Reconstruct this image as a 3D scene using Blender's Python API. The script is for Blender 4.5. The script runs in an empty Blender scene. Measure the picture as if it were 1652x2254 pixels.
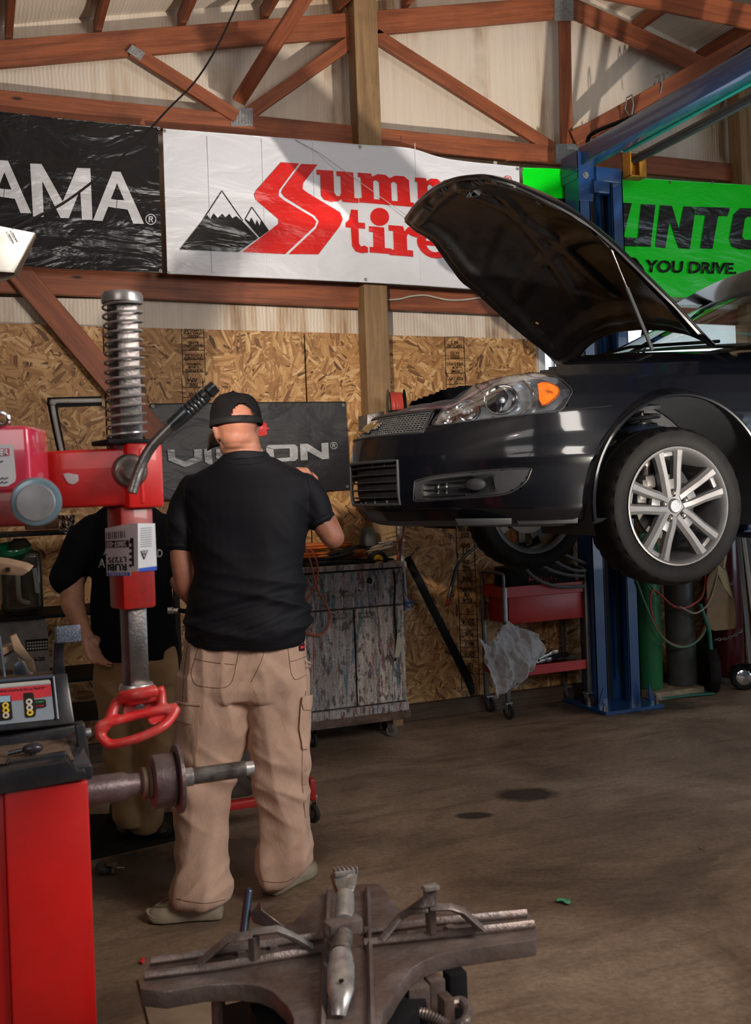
import bpy, bmesh, math, random
from mathutils import Vector, Matrix, Quaternion, noise
random.seed(7)
V = Vector
SC = bpy.context.scene
COL = SC.collection
PI = math.pi

# ---------------------------------------------------------------- camera
FPX, CX, HY, ROLL, TH, CAMH = 2200.0, 826.0, 1080.0, 0.037, math.radians(68), 1.5
_c, _s = math.cos(ROLL), math.sin(ROLL)
FWD = V((math.cos(TH), math.sin(TH), 0)); RGT = V((math.sin(TH), -math.cos(TH), 0)); UP = V((0, 0, 1))
CAM = V((0, 0, CAMH))
cd = bpy.data.cameras.new('camera'); cam = bpy.data.objects.new('camera', cd); COL.objects.link(cam)
cd.sensor_fit = 'HORIZONTAL'; cd.sensor_width = 36.0; cd.lens = 36.0 * FPX / 1652.0
cd.shift_y = (HY - 1127.0) / 1652.0; cd.clip_start = 0.05; cd.clip_end = 200
_U = RGT * _c - UP * _s; _Vv = RGT * _s + UP * _c
cam.matrix_world = Matrix(((_U.x, _Vv.x, -FWD.x, 0), (_U.y, _Vv.y, -FWD.y, 0), (_U.z, _Vv.z, -FWD.z, CAMH), (0, 0, 0, 1)))
SC.camera = cam
cd.dof.use_dof = True; cd.dof.focus_distance = 4.6; cd.dof.aperture_fstop = 13.0

# ---------------------------------------------------------------- world, lights, exposure
SC.view_settings.view_transform = 'Standard'; SC.view_settings.look = 'None'
SC.view_settings.gamma = 1.0; SC.view_settings.exposure = 0.0; SC.view_settings.use_curve_mapping = False
w = bpy.data.worlds.new('world'); SC.world = w; w.use_nodes = True
bg = w.node_tree.nodes['Background']; bg.inputs[0].default_value = (0.75, 0.85, 1.0, 1); bg.inputs[1].default_value = 0.05

def area(name, loc, tgt, sx, sy, power, col, spread=180):
    l = bpy.data.lights.new(name, 'AREA'); l.shape = 'RECTANGLE'; l.size = sx; l.size_y = sy
    l.energy = power; l.color = col; l.spread = math.radians(spread)
    o = bpy.data.objects.new(name, l); COL.objects.link(o); o.location = loc
    o.rotation_euler = (V(tgt) - V(loc)).to_track_quat('-Z', 'Y').to_euler()
    return o
def spot(name, loc, tgt, cone, power, col, blend=0.5, rad=0.1):
    l = bpy.data.lights.new(name, 'SPOT'); l.energy = power; l.color = col; l.spot_size = math.radians(cone); l.spot_blend = blend; l.shadow_soft_size = rad
    o = bpy.data.objects.new(name, l); COL.objects.link(o); o.location = loc; o.rotation_euler = (V(tgt) - V(loc)).to_track_quat('-Z', 'Y').to_euler(); return o
area('key_light_right', (2.3, 0.1, 2.75), (0.9, 3.8, 0.9), 1.2, 1.2, 88, (1.0, 0.92, 0.85))  # unseen key lamp right of the camera, not daylight from a doorway
spot('truss_strobe', (3.4, 0.6, 0.5), (2.3, 6.0, 4.9), 64, 1200, (1.0, 0.90, 0.78), 0.9, 0.06)
spot('wall_patch_spot', (-1.3, -0.3, 2.7), (2.75, 6.0, 2.15), 21, 1300, (1.0, 0.88, 0.74), 0.3, 0.06)  # added spot that brightens the strand board around the post
area('fill_light_left', (-1.8, -1.6, 3.0), (1.5, 5.0, 1.2), 1.8, 1.8, 34, (1.0, 0.95, 0.92))  # added soft fill from behind the camera's left, no doorway there
area('side_daylight', (8.2, 0.0, 1.9), (2.2, 3.5, 1.3), 3.6, 3.2, 95, (0.72, 0.86, 1.0))

# ---------------------------------------------------------------- pixel <-> world
def ray(px, py):
    u = (px - CX) / FPX; v = (HY - py) / FPX
    return FWD + RGT * (u * _c + v * _s) + UP * (-u * _s + v * _c)
def WD(px, py, d): return CAM + ray(px, py) * d
def WY(px, py, y=6.0): r = ray(px, py); return CAM + r * (y / r.y)
def WX(px, py, x): r = ray(px, py); return CAM + r * (x / r.x)
def WZ(px, py, z=0.0): r = ray(px, py); return CAM + r * ((z - CAMH) / r.z)
def WP(px, py, p0, n):
    r = ray(px, py); n = V(n); return CAM + r * ((V(p0) - CAM).dot(n) / r.dot(n))

# ---------------------------------------------------------------- materials
def nt(m):
    m.use_nodes = True; t = m.node_tree; return t, t.nodes['Principled BSDF']
def N(t, typ, **kw):
    n = t.nodes.new(typ)
    for k, v in kw.items(): setattr(n, k, v)
    return n
def ramp(t, stops, interp='LINEAR'):
    r = N(t, 'ShaderNodeValToRGB'); r.color_ramp.interpolation = interp; e = r.color_ramp.elements
    while len(e) < len(stops): e.new(0.5)
    for i, (p, c) in enumerate(stops):
        e[i].position = p; e[i].color = (*c, 1) if len(c) == 3 else c
    return r
def coords(t, scale=(1, 1, 1), rot=(0, 0, 0), kind='Object'):
    tc = N(t, 'ShaderNodeTexCoord'); mp = N(t, 'ShaderNodeMapping')
    mp.inputs['Scale'].default_value = scale; mp.inputs['Rotation'].default_value = rot
    t.links.new(tc.outputs[kind], mp.inputs[0]); return mp.outputs[0]
def geo(t, scale=(1, 1, 1)):
    g = N(t, 'ShaderNodeNewGeometry'); mp = N(t, 'ShaderNodeMapping'); mp.inputs['Scale'].default_value = scale
    t.links.new(g.outputs['Position'], mp.inputs[0]); return mp.outputs[0]
def noiz(t, vec, scale, detail=4, rough=0.55, dist=0.0):
    n = N(t, 'ShaderNodeTexNoise'); n.inputs['Scale'].default_value = scale; n.inputs['Detail'].default_value = detail
    n.inputs['Roughness'].default_value = rough; n.inputs['Distortion'].default_value = dist
    t.links.new(vec, n.inputs['Vector']); return n
def mixc(t, f, a, b, mode='MIX'):
    m = N(t, 'ShaderNodeMix', data_type='RGBA', blend_type=mode)
    for s, v in ((0, f), (6, a), (7, b)):
        if hasattr(v, 'is_output'): t.links.new(v, m.inputs[s])
        elif s == 0: m.inputs[0].default_value = v
        else: m.inputs[s].default_value = (*v, 1)
    return m.outputs[2]
def bump(t, b, h, strength=0.3, dist=0.01):
    n = N(t, 'ShaderNodeBump'); n.inputs['Strength'].default_value = strength; n.inputs['Distance'].default_value = dist
    t.links.new(h, n.inputs['Height']); t.links.new(n.outputs[0], b.inputs['Normal'])
_mc = {}
def mat(name, col, rough=0.5, metal=0.0, var=0.12, sc=18.0, bmp=0.0, bsc=60.0, coat=0.0, grime=0.0, gcol=(0.03, 0.022, 0.018), gsc=5.0, trans=0.0, sheen=0.0):
    if name in _mc: return _mc[name]
    m = bpy.data.materials.new(name); t, b = nt(m); vec = geo(t)
    n = noiz(t, vec, sc, 5)
    r = ramp(t, [(0.3, tuple(c * (1 - var) for c in col)), (0.7, tuple(min(1, c * (1 + var)) for c in col))])
    t.links.new(n.outputs[0], r.inputs[0]); out = r.outputs[0]
    if grime:
        g = noiz(t, vec, gsc, 8, 0.7); gr = ramp(t, [(0.45 - 0.1 * grime, (0, 0, 0)), (0.75 - 0.1 * grime, (grime,) * 3)])
        t.links.new(g.outputs[0], gr.inputs[0]); out = mixc(t, gr.outputs[0], out, gcol)
    t.links.new(out, b.inputs['Base Color'])
    b.inputs['Metallic'].default_value = metal
    rr = N(t, 'ShaderNodeMapRange'); rr.inputs[3].default_value = max(0.02, rough - 0.08); rr.inputs[4].default_value = min(1, rough + 0.08)
    t.links.new(n.outputs[0], rr.inputs[0]); t.links.new(rr.outputs[0], b.inputs['Roughness'])
    if rough > .55: b.inputs['Specular IOR Level'].default_value = 0.12
    if coat: b.inputs['Coat Weight'].default_value = coat; b.inputs['Coat Roughness'].default_value = 0.04
    if trans: b.inputs['Transmission Weight'].default_value = trans
    if sheen: b.inputs['Sheen Weight'].default_value = sheen; b.inputs['Sheen Roughness'].default_value = 0.6
    if bmp:
        bn = noiz(t, vec, bsc, 4); bump(t, b, bn.outputs[0], bmp, 0.01)
    _mc[name] = m; return m

def wood(name, c1, c2, dark, rough=0.6, knots=True):
    if name in _mc: return _mc[name]
    m = bpy.data.materials.new(name); t, b = nt(m); vec = coords(t, (1.2, 16, 16))
    n1 = noiz(t, vec, 1.6, 6, 0.6, 0.6); r = ramp(t, [(0.3, c1), (0.62, c2)]); t.links.new(n1.outputs[0], r.inputs[0])
    n2 = noiz(t, coords(t, (1.0, 60, 60)), 2.0, 3, 0.7); r2 = ramp(t, [(0.5, (0, 0, 0)), (0.75, (0.55,) * 3)]); t.links.new(n2.outputs[0], r2.inputs[0])
    o = mixc(t, r2.outputs[0], r.outputs[0], dark)
    n3 = noiz(t, coords(t, (1, 1, 1)), 2.3, 6, 0.7); r3 = ramp(t, [(0.5, (0, 0, 0)), (0.75, (0.5,) * 3)]); t.links.new(n3.outputs[0], r3.inputs[0])
    o = mixc(t, r3.outputs[0], o, dark)
    if knots:
        v = N(t, 'ShaderNodeTexVoronoi'); v.inputs['Scale'].default_value = 1.0; t.links.new(coords(t, (2.2, 7, 7)), v.inputs['Vector'])
        rk = ramp(t, [(0.05, (1, 1, 1)), (0.10, (0, 0, 0))]); t.links.new(v.outputs['Distance'], rk.inputs[0]); o = mixc(t, rk.outputs[0], o, tuple(c * 0.35 for c in dark))
    t.links.new(o, b.inputs['Base Color']); b.inputs['Roughness'].default_value = rough
    bump(t, b, n2.outputs[0], 0.25, 0.004); _mc[name] = m; return m

def osb_mat():
    if 'osb' in _mc: return _mc['osb']
    m = bpy.data.materials.new('oriented_strand_board'); t, b = nt(m); base = geo(t)
    col = None; hh = None
    def layer(off, cellscale, st, palette):
        mp = N(t, 'ShaderNodeMapping'); mp.inputs['Location'].default_value = off; t.links.new(base, mp.inputs[0])
        cv = N(t, 'ShaderNodeTexVoronoi'); cv.inputs['Scale'].default_value = cellscale; cv.inputs['Randomness'].default_value = 1
        nn = noiz(t, mp.outputs[0], cellscale * 2.0, 2); dm = N(t, 'ShaderNodeVectorMath', operation='MULTIPLY_ADD')
        t.links.new(nn.outputs[1], dm.inputs[0]); dm.inputs[1].default_value = (.07, .0, .07); t.links.new(mp.outputs[0], dm.inputs[2])
        t.links.new(dm.outputs[0], cv.inputs['Vector'])
        sx = N(t, 'ShaderNodeSeparateColor'); t.links.new(cv.outputs['Color'], sx.inputs[0])
        an = N(t, 'ShaderNodeMath', operation='MULTIPLY'); an.inputs[1].default_value = 6.28; t.links.new(sx.outputs[0], an.inputs[0])
        vr = N(t, 'ShaderNodeVectorRotate', rotation_type='Y_AXIS'); t.links.new(mp.outputs[0], vr.inputs['Vector']); t.links.new(an.outputs[0], vr.inputs['Angle'])
        m2 = N(t, 'ShaderNodeMapping'); m2.inputs['Scale'].default_value = (st, 1, st * 7); t.links.new(vr.outputs[0], m2.inputs[0])
        v2 = N(t, 'ShaderNodeTexVoronoi'); v2.inputs['Scale'].default_value = 1.0; t.links.new(m2.outputs[0], v2.inputs['Vector'])
        s2 = N(t, 'ShaderNodeSeparateColor'); t.links.new(v2.outputs['Color'], s2.inputs[0])
        r = ramp(t, palette); t.links.new(s2.outputs[1], r.inputs[0])
        fine = noiz(t, m2.outputs[0], 6, 3); rf = ramp(t, [(0.3, (0.72,) * 3), (0.7, (1.1,) * 3)]); t.links.new(fine.outputs[0], rf.inputs[0])
        return mixc(t, 1.0, r.outputs[0], rf.outputs[0], 'MULTIPLY'), s2.outputs[2], v2.outputs['Distance']
    pal = [(0.0, (0.10, 0.040, 0.012)), (0.12, (0.30, 0.140, 0.045)), (0.5, (0.42, 0.215, 0.075)), (0.85, (0.56, 0.32, 0.13)), (1.0, (0.68, 0.45, 0.22))]
    a, fa, da = layer((0, 0, 0), 9, 8, pal); c, fc, dc = layer((3.1, 0, 1.7), 12, 11, pal)
    rm = ramp(t, [(0.50, (0, 0, 0)), (0.52, (1, 1, 1))], 'LINEAR'); t.links.new(fa, rm.inputs[0])
    o = mixc(t, rm.outputs[0], a, c)
    t.links.new(o, b.inputs['Base Color']); b.inputs['Roughness'].default_value = 0.6
    bump(t, b, da, 0.25, 0.003); _mc['osb'] = m; return m

# ---------------------------------------------------------------- object helpers
def tag(o, label=None, cat=None, group=None, kind=None):
    if label: o['label'] = label
    if cat: o['category'] = cat
    if group: o['group'] = group
    if kind: o['kind'] = kind
    return o
def empty(name, loc, label, cat, group=None, kind=None):
    o = bpy.data.objects.new(name, None); COL.objects.link(o); o.location = loc; o.empty_display_size = 0.1
    return tag(o, label, cat, group, kind)
def pworld(o):
    m = Matrix.Identity(4)
    while o is not None:
        m = (o.matrix_parent_inverse @ o.matrix_basis if o.parent else o.matrix_basis) @ m if False else m
        break
    return m
def wmat(o):
    if o.parent: return wmat(o.parent) @ o.matrix_parent_inverse @ o.matrix_basis
    return o.matrix_basis.copy()
def obj(name, bm, m, parent=None, smooth=True, M=None, angle=35, mods=None):
    me = bpy.data.meshes.new(name)
    if M is None:
        cs = [v.co for v in bm.verts]
        c = V([(min(q[i] for q in cs) + max(q[i] for q in cs)) / 2 for i in range(3)]) if cs else V((0, 0, 0))
        bmesh.ops.translate(bm, verts=bm.verts, vec=-c); M = Matrix.Translation(c)
    bmesh.ops.recalc_face_normals(bm, faces=bm.faces)
    bm.to_mesh(me); bm.free()
    for mm in (m if isinstance(m, (list, tuple)) else [m]): me.materials.append(mm)
    if smooth:
        me.polygons.foreach_set('use_smooth', [True] * len(me.polygons))
        try: me.set_sharp_from_angle(angle=math.radians(angle))
        except Exception: pass
    o = bpy.data.objects.new(name, me); COL.objects.link(o)
    if parent: o.parent = parent; o.matrix_parent_inverse = wmat(parent).inverted()
    o.matrix_basis = M
    return o
def nb(): return bmesh.new()
def dup(root, loc=None, rotz=None, label=None, delta=None):
    r = root.copy(); COL.objects.link(r)
    if loc is not None: r.location = loc
    if delta is not None: r.location = root.location + V(delta)
    if rotz is not None: r.rotation_euler.z = rotz
    if label: r['label'] = label
    def rec(a, b):
        for ch in [x for x in bpy.data.objects if x.parent == a]:
            k = ch.copy(); COL.objects.link(k); k.parent = b; rec(ch, k)
    rec(root, r); return r

def bevel(bm, w, seg=2, ang=30, geom=None):
    bmesh.ops.recalc_face_normals(bm, faces=bm.faces)
    es = [e for e in bm.edges if len(e.link_faces) == 2 and e.calc_face_angle(0) > math.radians(ang)]
    if es: bmesh.ops.bevel(bm, geom=es, offset=w, segments=seg, profile=0.5, affect='EDGES', clamp_overlap=True)
    return bm
def merge(dst, src):
    me = bpy.data.meshes.new('t'); src.to_mesh(me); src.free(); dst.from_mesh(me); bpy.data.meshes.remove(me); return dst
def box(bm, c, s, R=None, bv=0.0, seg=2):
    """box centred at c with sizes s; R = 3x3/Quaternion rotation"""
    b = bmesh.new() if bv else bm
    vs = bmesh.ops.create_cube(b, size=1.0)['verts']
    for v in vs:
        q = V((v.co.x * s[0], v.co.y * s[1], v.co.z * s[2])); v.co = q
    if bv: bevel(b, bv, seg)
    for v in (b.verts if bv else vs):
        q = v.co.copy()
        if R is not None: q = R @ q
        v.co = q + V(c)
    if bv: merge(bm, b)
    return bm
def quadbox(bm, pts, vec, bv=0.0, seg=2):
    """polygon pts (list of Vector) extruded by vec"""
    b = bmesh.new(); vec = V(vec)
    a = [b.verts.new(p) for p in pts]; d = [b.verts.new(V(p) + vec) for p in pts]; n = len(pts)
    b.faces.new(a); b.faces.new(d[::-1])
    for i in range(n): b.faces.new((a[i], a[(i + 1) % n], d[(i + 1) % n], d[i]))
    if bv: bevel(b, bv, seg)
    else: bmesh.ops.recalc_face_normals(b, faces=b.faces)
    return merge(bm, b)
def frames(pts, up=None):
    n = len(pts); T = []
    for i in range(n):
        d = pts[min(i + 1, n - 1)] - pts[max(i - 1, 0)]; T.append(d.normalized() if d.length > 1e-9 else V((0, 0, 1)))
    u = V(up) if up else (V((0, 0, 1)) if abs(T[0].z) < 0.9 else V((1, 0, 0)))
    A = []; a = (u - T[0] * u.dot(T[0])).normalized()
    for i in range(n):
        a = (a - T[i] * a.dot(T[i])); a = a.normalized() if a.length > 1e-6 else T[i].orthogonal().normalized()
        A.append((T[i], a, T[i].cross(a)))
    return A
def tube(bm, pts, r, seg=8, cap=True, up=None, shape=None):
    """tube along pts, r scalar or list (or (ra, rb) tuples); shape(ang)->factor"""
    pts = [V(p) for p in pts]; fr = frames(pts, up); rings = []
    for i, p in enumerate(pts):
        rr = r[i] if isinstance(r, (list, tuple)) else r
        ra, rb = rr if isinstance(rr, (list, tuple)) else (rr, rr)
        T, a, b = fr[i]; ring = []
        for k in range(seg):
            t = 2 * PI * k / seg; f = shape(t) if shape else 1
            ring.append(bm.verts.new(p + a * math.cos(t) * ra * f + b * math.sin(t) * rb * f))
        rings.append(ring)
    for i in range(len(rings) - 1):
        for k in range(seg): bm.faces.new((rings[i][k], rings[i][(k + 1) % seg], rings[i + 1][(k + 1) % seg], rings[i + 1][k]))
    if cap: bm.faces.new(rings[0][::-1]); bm.faces.new(rings[-1])
    return bm
def lathe(bm, prof, c, axis=(0, 0, 1), seg=32, up=None, capends=True):
    """prof = [(radius, height along axis)]"""
    ax = V(axis).normalized(); a = V(up) if up else ax.orthogonal(); a = (a - ax * a.dot(ax)).normalized(); b = ax.cross(a); rings = []
    for (r, h) in prof:
        if r < 1e-6: rings.append([bm.verts.new(V(c) + ax * h)])
        else: rings.append([bm.verts.new(V(c) + ax * h + (a * math.cos(2 * PI * k / seg) + b * math.sin(2 * PI * k / seg)) * r) for k in range(seg)])
    for i in range(len(rings) - 1):
        A, B = rings[i], rings[i + 1]
        for k in range(seg):
            k2 = (k + 1) % seg
            if len(A) == 1 and len(B) == 1: continue
            if len(A) == 1: bm.faces.new((A[0], B[k], B[k2]))
            elif len(B) == 1: bm.faces.new((A[k], A[k2], B[0]))
            else: bm.faces.new((A[k], A[k2], B[k2], B[k]))
    if capends:
        if len(rings[0]) > 1: bm.faces.new(rings[0][::-1])
        if len(rings[-1]) > 1: bm.faces.new(rings[-1])
    return bm
def ball(bm, c, r, seg=16, rings=10, R=None):
    rr = r if isinstance(r, (tuple, list)) else (r, r, r)
    vs = bmesh.ops.create_uvsphere(bm, u_segments=seg, v_segments=rings, radius=1.0)['verts']
    for v in vs:
        q = V((v.co.x * rr[0], v.co.y * rr[1], v.co.z * rr[2])); v.co = (R @ q if R else q) + V(c)
    return bm
def crv(pts, n=8, closed=False):
    """catmull-rom through pts"""
    pts = [V(p) for p in pts]; out = []; m = len(pts)
    rng = m if closed else m - 1
    for i in range(rng):
        g = (lambda k: pts[k % m]) if closed else (lambda k: pts[max(0, min(m - 1, k))])
        p0, p1, p2, p3 = g(i - 1), g(i), g(i + 1), g(i + 2)
        for j in range(n):
            t = j / n; out.append(0.5 * ((2 * p1) + (p2 - p0) * t + (2 * p0 - 5 * p1 + 4 * p2 - p3) * t * t + (3 * p1 - p0 - 3 * p2 + p3) * t ** 3))
    if not closed: out.append(pts[-1])
    return out
def board(name, p0, p1, wv, tv, m, parent=None, bv=0.003):
    """timber from p0 to p1 (centre line), wv = width vector, tv = thickness vector; own local frame so grain runs lengthwise"""
    p0, p1 = V(p0), V(p1); x = (p1 - p0); L = x.length; x.normalize(); wv, tv = V(wv), V(tv)
    y = (wv - x * wv.dot(x)); w_ = y.length; y.normalize(); z = x.cross(y); t_ = tv.length
    M = Matrix(((x.x, y.x, z.x, 0), (x.y, y.y, z.y, 0), (x.z, y.z, z.z, 0), (0, 0, 0, 1))); M.translation = (p0 + p1) / 2
    bm = nb(); box(bm, (0, 0, 0), (L, w_, t_), bv=bv, seg=1)
    return obj(name, bm, m, parent, smooth=False, M=M)
def grid(bm, f, nu, nv, closed_u=False):
    vs = [[bm.verts.new(f(i / (nu if closed_u else nu - 1), j / (nv - 1))) for j in range(nv)] for i in range(nu)]
    for i in range(nu if closed_u else nu - 1):
        for j in range(nv - 1):
            i2 = (i + 1) % nu
            bm.faces.new((vs[i][j], vs[i2][j], vs[i2][j + 1], vs[i][j + 1]))
    return bm
def textbm(s, quad, thick=0.001, bold=0.0, shear=0.0, space=1.0):
    """text fitted to quad (TL, TR, BR, BL world points), extruded towards the camera side by thick"""
    cu = bpy.data.curves.new('txt', 'FONT'); cu.body = s; cu.offset = bold; cu.shear = shear; cu.space_character = space; cu.resolution_u = 3
    o = bpy.data.objects.new('txt', cu); COL.objects.link(o)
    dg = bpy.context.evaluated_depsgraph_get(); dg.update(); me = bpy.data.meshes.new_from_object(o.evaluated_get(dg))
    bpy.data.objects.remove(o); bpy.data.curves.remove(cu)
    bm = bmesh.new(); bm.from_mesh(me); bpy.data.meshes.remove(me)
    if not bm.verts: return bm
    xs = [v.co.x for v in bm.verts]; ys = [v.co.y for v in bm.verts]; x0, x1, y0, y1 = min(xs), max(xs), min(ys), max(ys)
    TL, TR, BR, BL = [V(q) for q in quad]; n = (TR - TL).cross(BL - TL).normalized()
    if n.dot(CAM - TL) < 0: n = -n
    for v in bm.verts:
        u = (v.co.x - x0) / (x1 - x0 + 1e-9); w_ = (v.co.y - y0) / (y1 - y0 + 1e-9)
        v.co = (BL * (1 - u) + BR * u) * (1 - w_) + (TL * (1 - u) + TR * u) * w_
    r = bmesh.ops.extrude_face_region(bm, geom=bm.faces[:]); bmesh.ops.translate(bm, verts=[g for g in r['geom'] if isinstance(g, bmesh.types.BMVert)], vec=n * thick)
    return bm
def polys(lst, proj, thick_vec):
    """flat shapes: lst of pixel polygons, proj maps pixel->world"""
    bm = nb()
    for pl in lst:
        b = bmesh.new(); vs = [b.verts.new(proj(*q)) for q in pl]; f = b.faces.new(vs); f.normal_update()
        bmesh.ops.triangulate(b, faces=[f], ngon_method='EAR_CLIP')
        r = bmesh.ops.extrude_face_region(b, geom=b.faces[:]); bmesh.ops.translate(b, verts=[g for g in r['geom'] if isinstance(g, bmesh.types.BMVert)], vec=V(thick_vec))
        merge(bm, b)
    return bm
def apply_mods(o):
    dg = bpy.context.evaluated_depsgraph_get(); dg.update(); me = bpy.data.meshes.new_from_object(o.evaluated_get(dg)); old = o.data
    o.modifiers.clear(); o.data = me; bpy.data.meshes.remove(old); return o
def remesh(o, vox, smooth_it=2, sf=0.5):
    md = o.modifiers.new('r', 'REMESH'); md.mode = 'VOXEL'; md.voxel_size = vox; md.use_smooth_shade = True
    if smooth_it: s = o.modifiers.new('s', 'SMOOTH'); s.iterations = smooth_it; s.factor = sf
    apply_mods(o); o.data.polygons.foreach_set('use_smooth', [True] * len(o.data.polygons)); return o
def boolean(o, cutter, op='DIFFERENCE'):
    md = o.modifiers.new('b', 'BOOLEAN'); md.object = cutter; md.operation = op; md.solver = 'EXACT'
    apply_mods(o); bpy.data.objects.remove(cutter); return o
# ================================================================= SETTING
M_red = wood('stained_red_timber', (0.15, 0.040, 0.016), (0.30, 0.085, 0.032), (0.05, 0.016, 0.009), 0.55)
M_tan = wood('pale_post_timber', (0.17, 0.098, 0.045), (0.29, 0.18, 0.085), (0.09, 0.05, 0.022), 0.6, knots=False)
M_dkw = wood('dark_base_timber', (0.045, 0.025, 0.014), (0.085, 0.05, 0.028), (0.02, 0.012, 0.008), 0.7)
M_galv = mat('galvanised_plate', (0.30, 0.31, 0.32), 0.45, 0.8, 0.25, 60, bmp=0.3, bsc=150)
# floor
def floor_mat():
    m = bpy.data.materials.new('stained_shadowed_concrete'); t, b = nt(m); g = geo(t)
    n1 = noiz(t, g, 1.1, 9, 0.68, 0.6); r1 = ramp(t, [(0.32, (0.12, 0.078, 0.052)), (0.5, (0.235, 0.160, 0.108)), (0.68, (0.36, 0.26, 0.185))]); t.links.new(n1.outputs[0], r1.inputs[0])
    n2 = noiz(t, geo(t, (1, 4.5, 1)), 1.6, 8, 0.7); r2 = ramp(t, [(0.5, (0, 0, 0)), (0.72, (0.55,) * 3)]); t.links.new(n2.outputs[0], r2.inputs[0])
    o = mixc(t, r2.outputs[0], r1.outputs[0], (0.045, 0.030, 0.020))
    n3 = noiz(t, g, 45, 6, 0.75); r3 = ramp(t, [(0.35, (0.75,) * 3), (0.65, (1.15,) * 3)]); t.links.new(n3.outputs[0], r3.inputs[0])
    o = mixc(t, 1.0, o, r3.outputs[0], 'MULTIPLY')
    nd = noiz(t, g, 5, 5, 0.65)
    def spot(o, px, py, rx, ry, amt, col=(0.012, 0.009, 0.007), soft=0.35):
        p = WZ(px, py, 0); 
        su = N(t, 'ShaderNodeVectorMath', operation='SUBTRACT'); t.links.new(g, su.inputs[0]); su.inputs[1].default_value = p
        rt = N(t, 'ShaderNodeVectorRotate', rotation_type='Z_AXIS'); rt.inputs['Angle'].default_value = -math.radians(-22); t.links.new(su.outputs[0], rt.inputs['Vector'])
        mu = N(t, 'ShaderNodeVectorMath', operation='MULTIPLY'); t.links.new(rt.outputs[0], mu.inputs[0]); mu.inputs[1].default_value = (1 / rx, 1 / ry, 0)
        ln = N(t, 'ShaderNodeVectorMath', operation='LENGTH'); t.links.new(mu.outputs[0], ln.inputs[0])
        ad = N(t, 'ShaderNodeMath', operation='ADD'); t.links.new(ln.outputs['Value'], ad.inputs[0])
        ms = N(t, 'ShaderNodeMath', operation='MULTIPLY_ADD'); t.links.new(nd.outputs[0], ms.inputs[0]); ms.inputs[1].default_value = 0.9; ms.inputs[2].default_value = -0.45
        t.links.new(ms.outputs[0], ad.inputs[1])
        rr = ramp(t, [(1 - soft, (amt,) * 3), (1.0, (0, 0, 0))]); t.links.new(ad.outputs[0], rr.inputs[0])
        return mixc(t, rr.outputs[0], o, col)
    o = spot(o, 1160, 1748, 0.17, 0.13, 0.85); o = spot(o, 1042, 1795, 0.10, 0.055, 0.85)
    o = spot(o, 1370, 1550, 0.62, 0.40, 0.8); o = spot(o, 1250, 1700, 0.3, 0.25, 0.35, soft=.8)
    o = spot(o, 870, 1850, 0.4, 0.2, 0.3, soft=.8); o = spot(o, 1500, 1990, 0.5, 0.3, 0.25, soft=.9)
    o = spot(o, 300, 1930, 0.30, 0.35, 0.75); o = spot(o, 760, 1660, 0.35, 0.5, 0.4, soft=.8)  # first patch: the standing man's cast shadow, painted into the floor
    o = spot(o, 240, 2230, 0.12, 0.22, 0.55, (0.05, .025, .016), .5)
    o = spot(o, 520, 1880, 0.5, 0.3, 0.65, soft=.5)  # shadow behind the man's legs, painted into the floor colour
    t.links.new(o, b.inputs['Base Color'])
    rr = N(t, 'ShaderNodeMapRange'); rr.inputs[3].default_value = 0.42; rr.inputs[4].default_value = 0.78; t.links.new(n1.outputs[0], rr.inputs[0]); t.links.new(rr.outputs[0], b.inputs['Roughness'])
    bump(t, b, n3.outputs[0], 0.25, 0.006); return m
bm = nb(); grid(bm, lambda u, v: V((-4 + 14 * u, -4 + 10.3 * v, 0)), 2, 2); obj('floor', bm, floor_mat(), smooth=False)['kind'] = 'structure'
# insulation wall
def insul_mat(name='insulation_skin'):
    if name in _mc: return _mc[name]
    m = bpy.data.materials.new(name); t, b = nt(m)
    n1 = noiz(t, geo(t, (5.5, 1, 0.35)), 1.0, 7, 0.7); r1 = ramp(t, [(0.47, (0.70, 0.61, 0.50)), (0.56, (0.48, 0.34, 0.22)), (0.66, (0.15, 0.08, 0.04))]); t.links.new(n1.outputs[0], r1.inputs[0])
    n4 = noiz(t, geo(t, (30, 1, 1.2)), 1.0, 4, 0.7); r4 = ramp(t, [(0.3, (0.9,) * 3), (0.65, (1.03,) * 3)]); t.links.new(n4.outputs[0], r4.inputs[0])
    n2 = noiz(t, geo(t), 0.9, 5); r2 = ramp(t, [(0.44, (0, 0, 0)), (0.56, (1, 1, 1))]); t.links.new(n2.outputs[0], r2.inputs[0])
    o = mixc(t, r2.outputs[0], (0.66, 0.575, 0.48), r1.outputs[0]); o = mixc(t, 1.0, o, r4.outputs[0], 'MULTIPLY')
    t.links.new(o, b.inputs['Base Color']); b.inputs['Roughness'].default_value = 0.55
    wv = N(t, 'ShaderNodeTexWave'); wv.inputs['Scale'].default_value = 14; wv.inputs['Distortion'].default_value = 3.0; t.links.new(geo(t), wv.inputs['Vector'])
    ad = N(t, 'ShaderNodeMath', operation='ADD'); t.links.new(wv.outputs[0], ad.inputs[0]); t.links.new(n4.outputs[0], ad.inputs[1])
    bump(t, b, ad.outputs[0], 0.25, 0.008); _mc[name] = m; return m
MI = insul_mat()
YW, YI, YB, YP = 5.985, 6.13, 5.97, 5.85     # strand board face, insulation, red boards' centre, post face
bm = nb(); grid(bm, lambda u, v: V((-3 + 9.5 * u, YI + 0.012 * math.sin(u * 60) * math.sin(v * 3.1), -0.0 + 5.6 * v)), 120, 3)
wall = obj('wall_back', bm, MI); wall['kind'] = 'structure'
M_osb = osb_mat()
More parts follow.
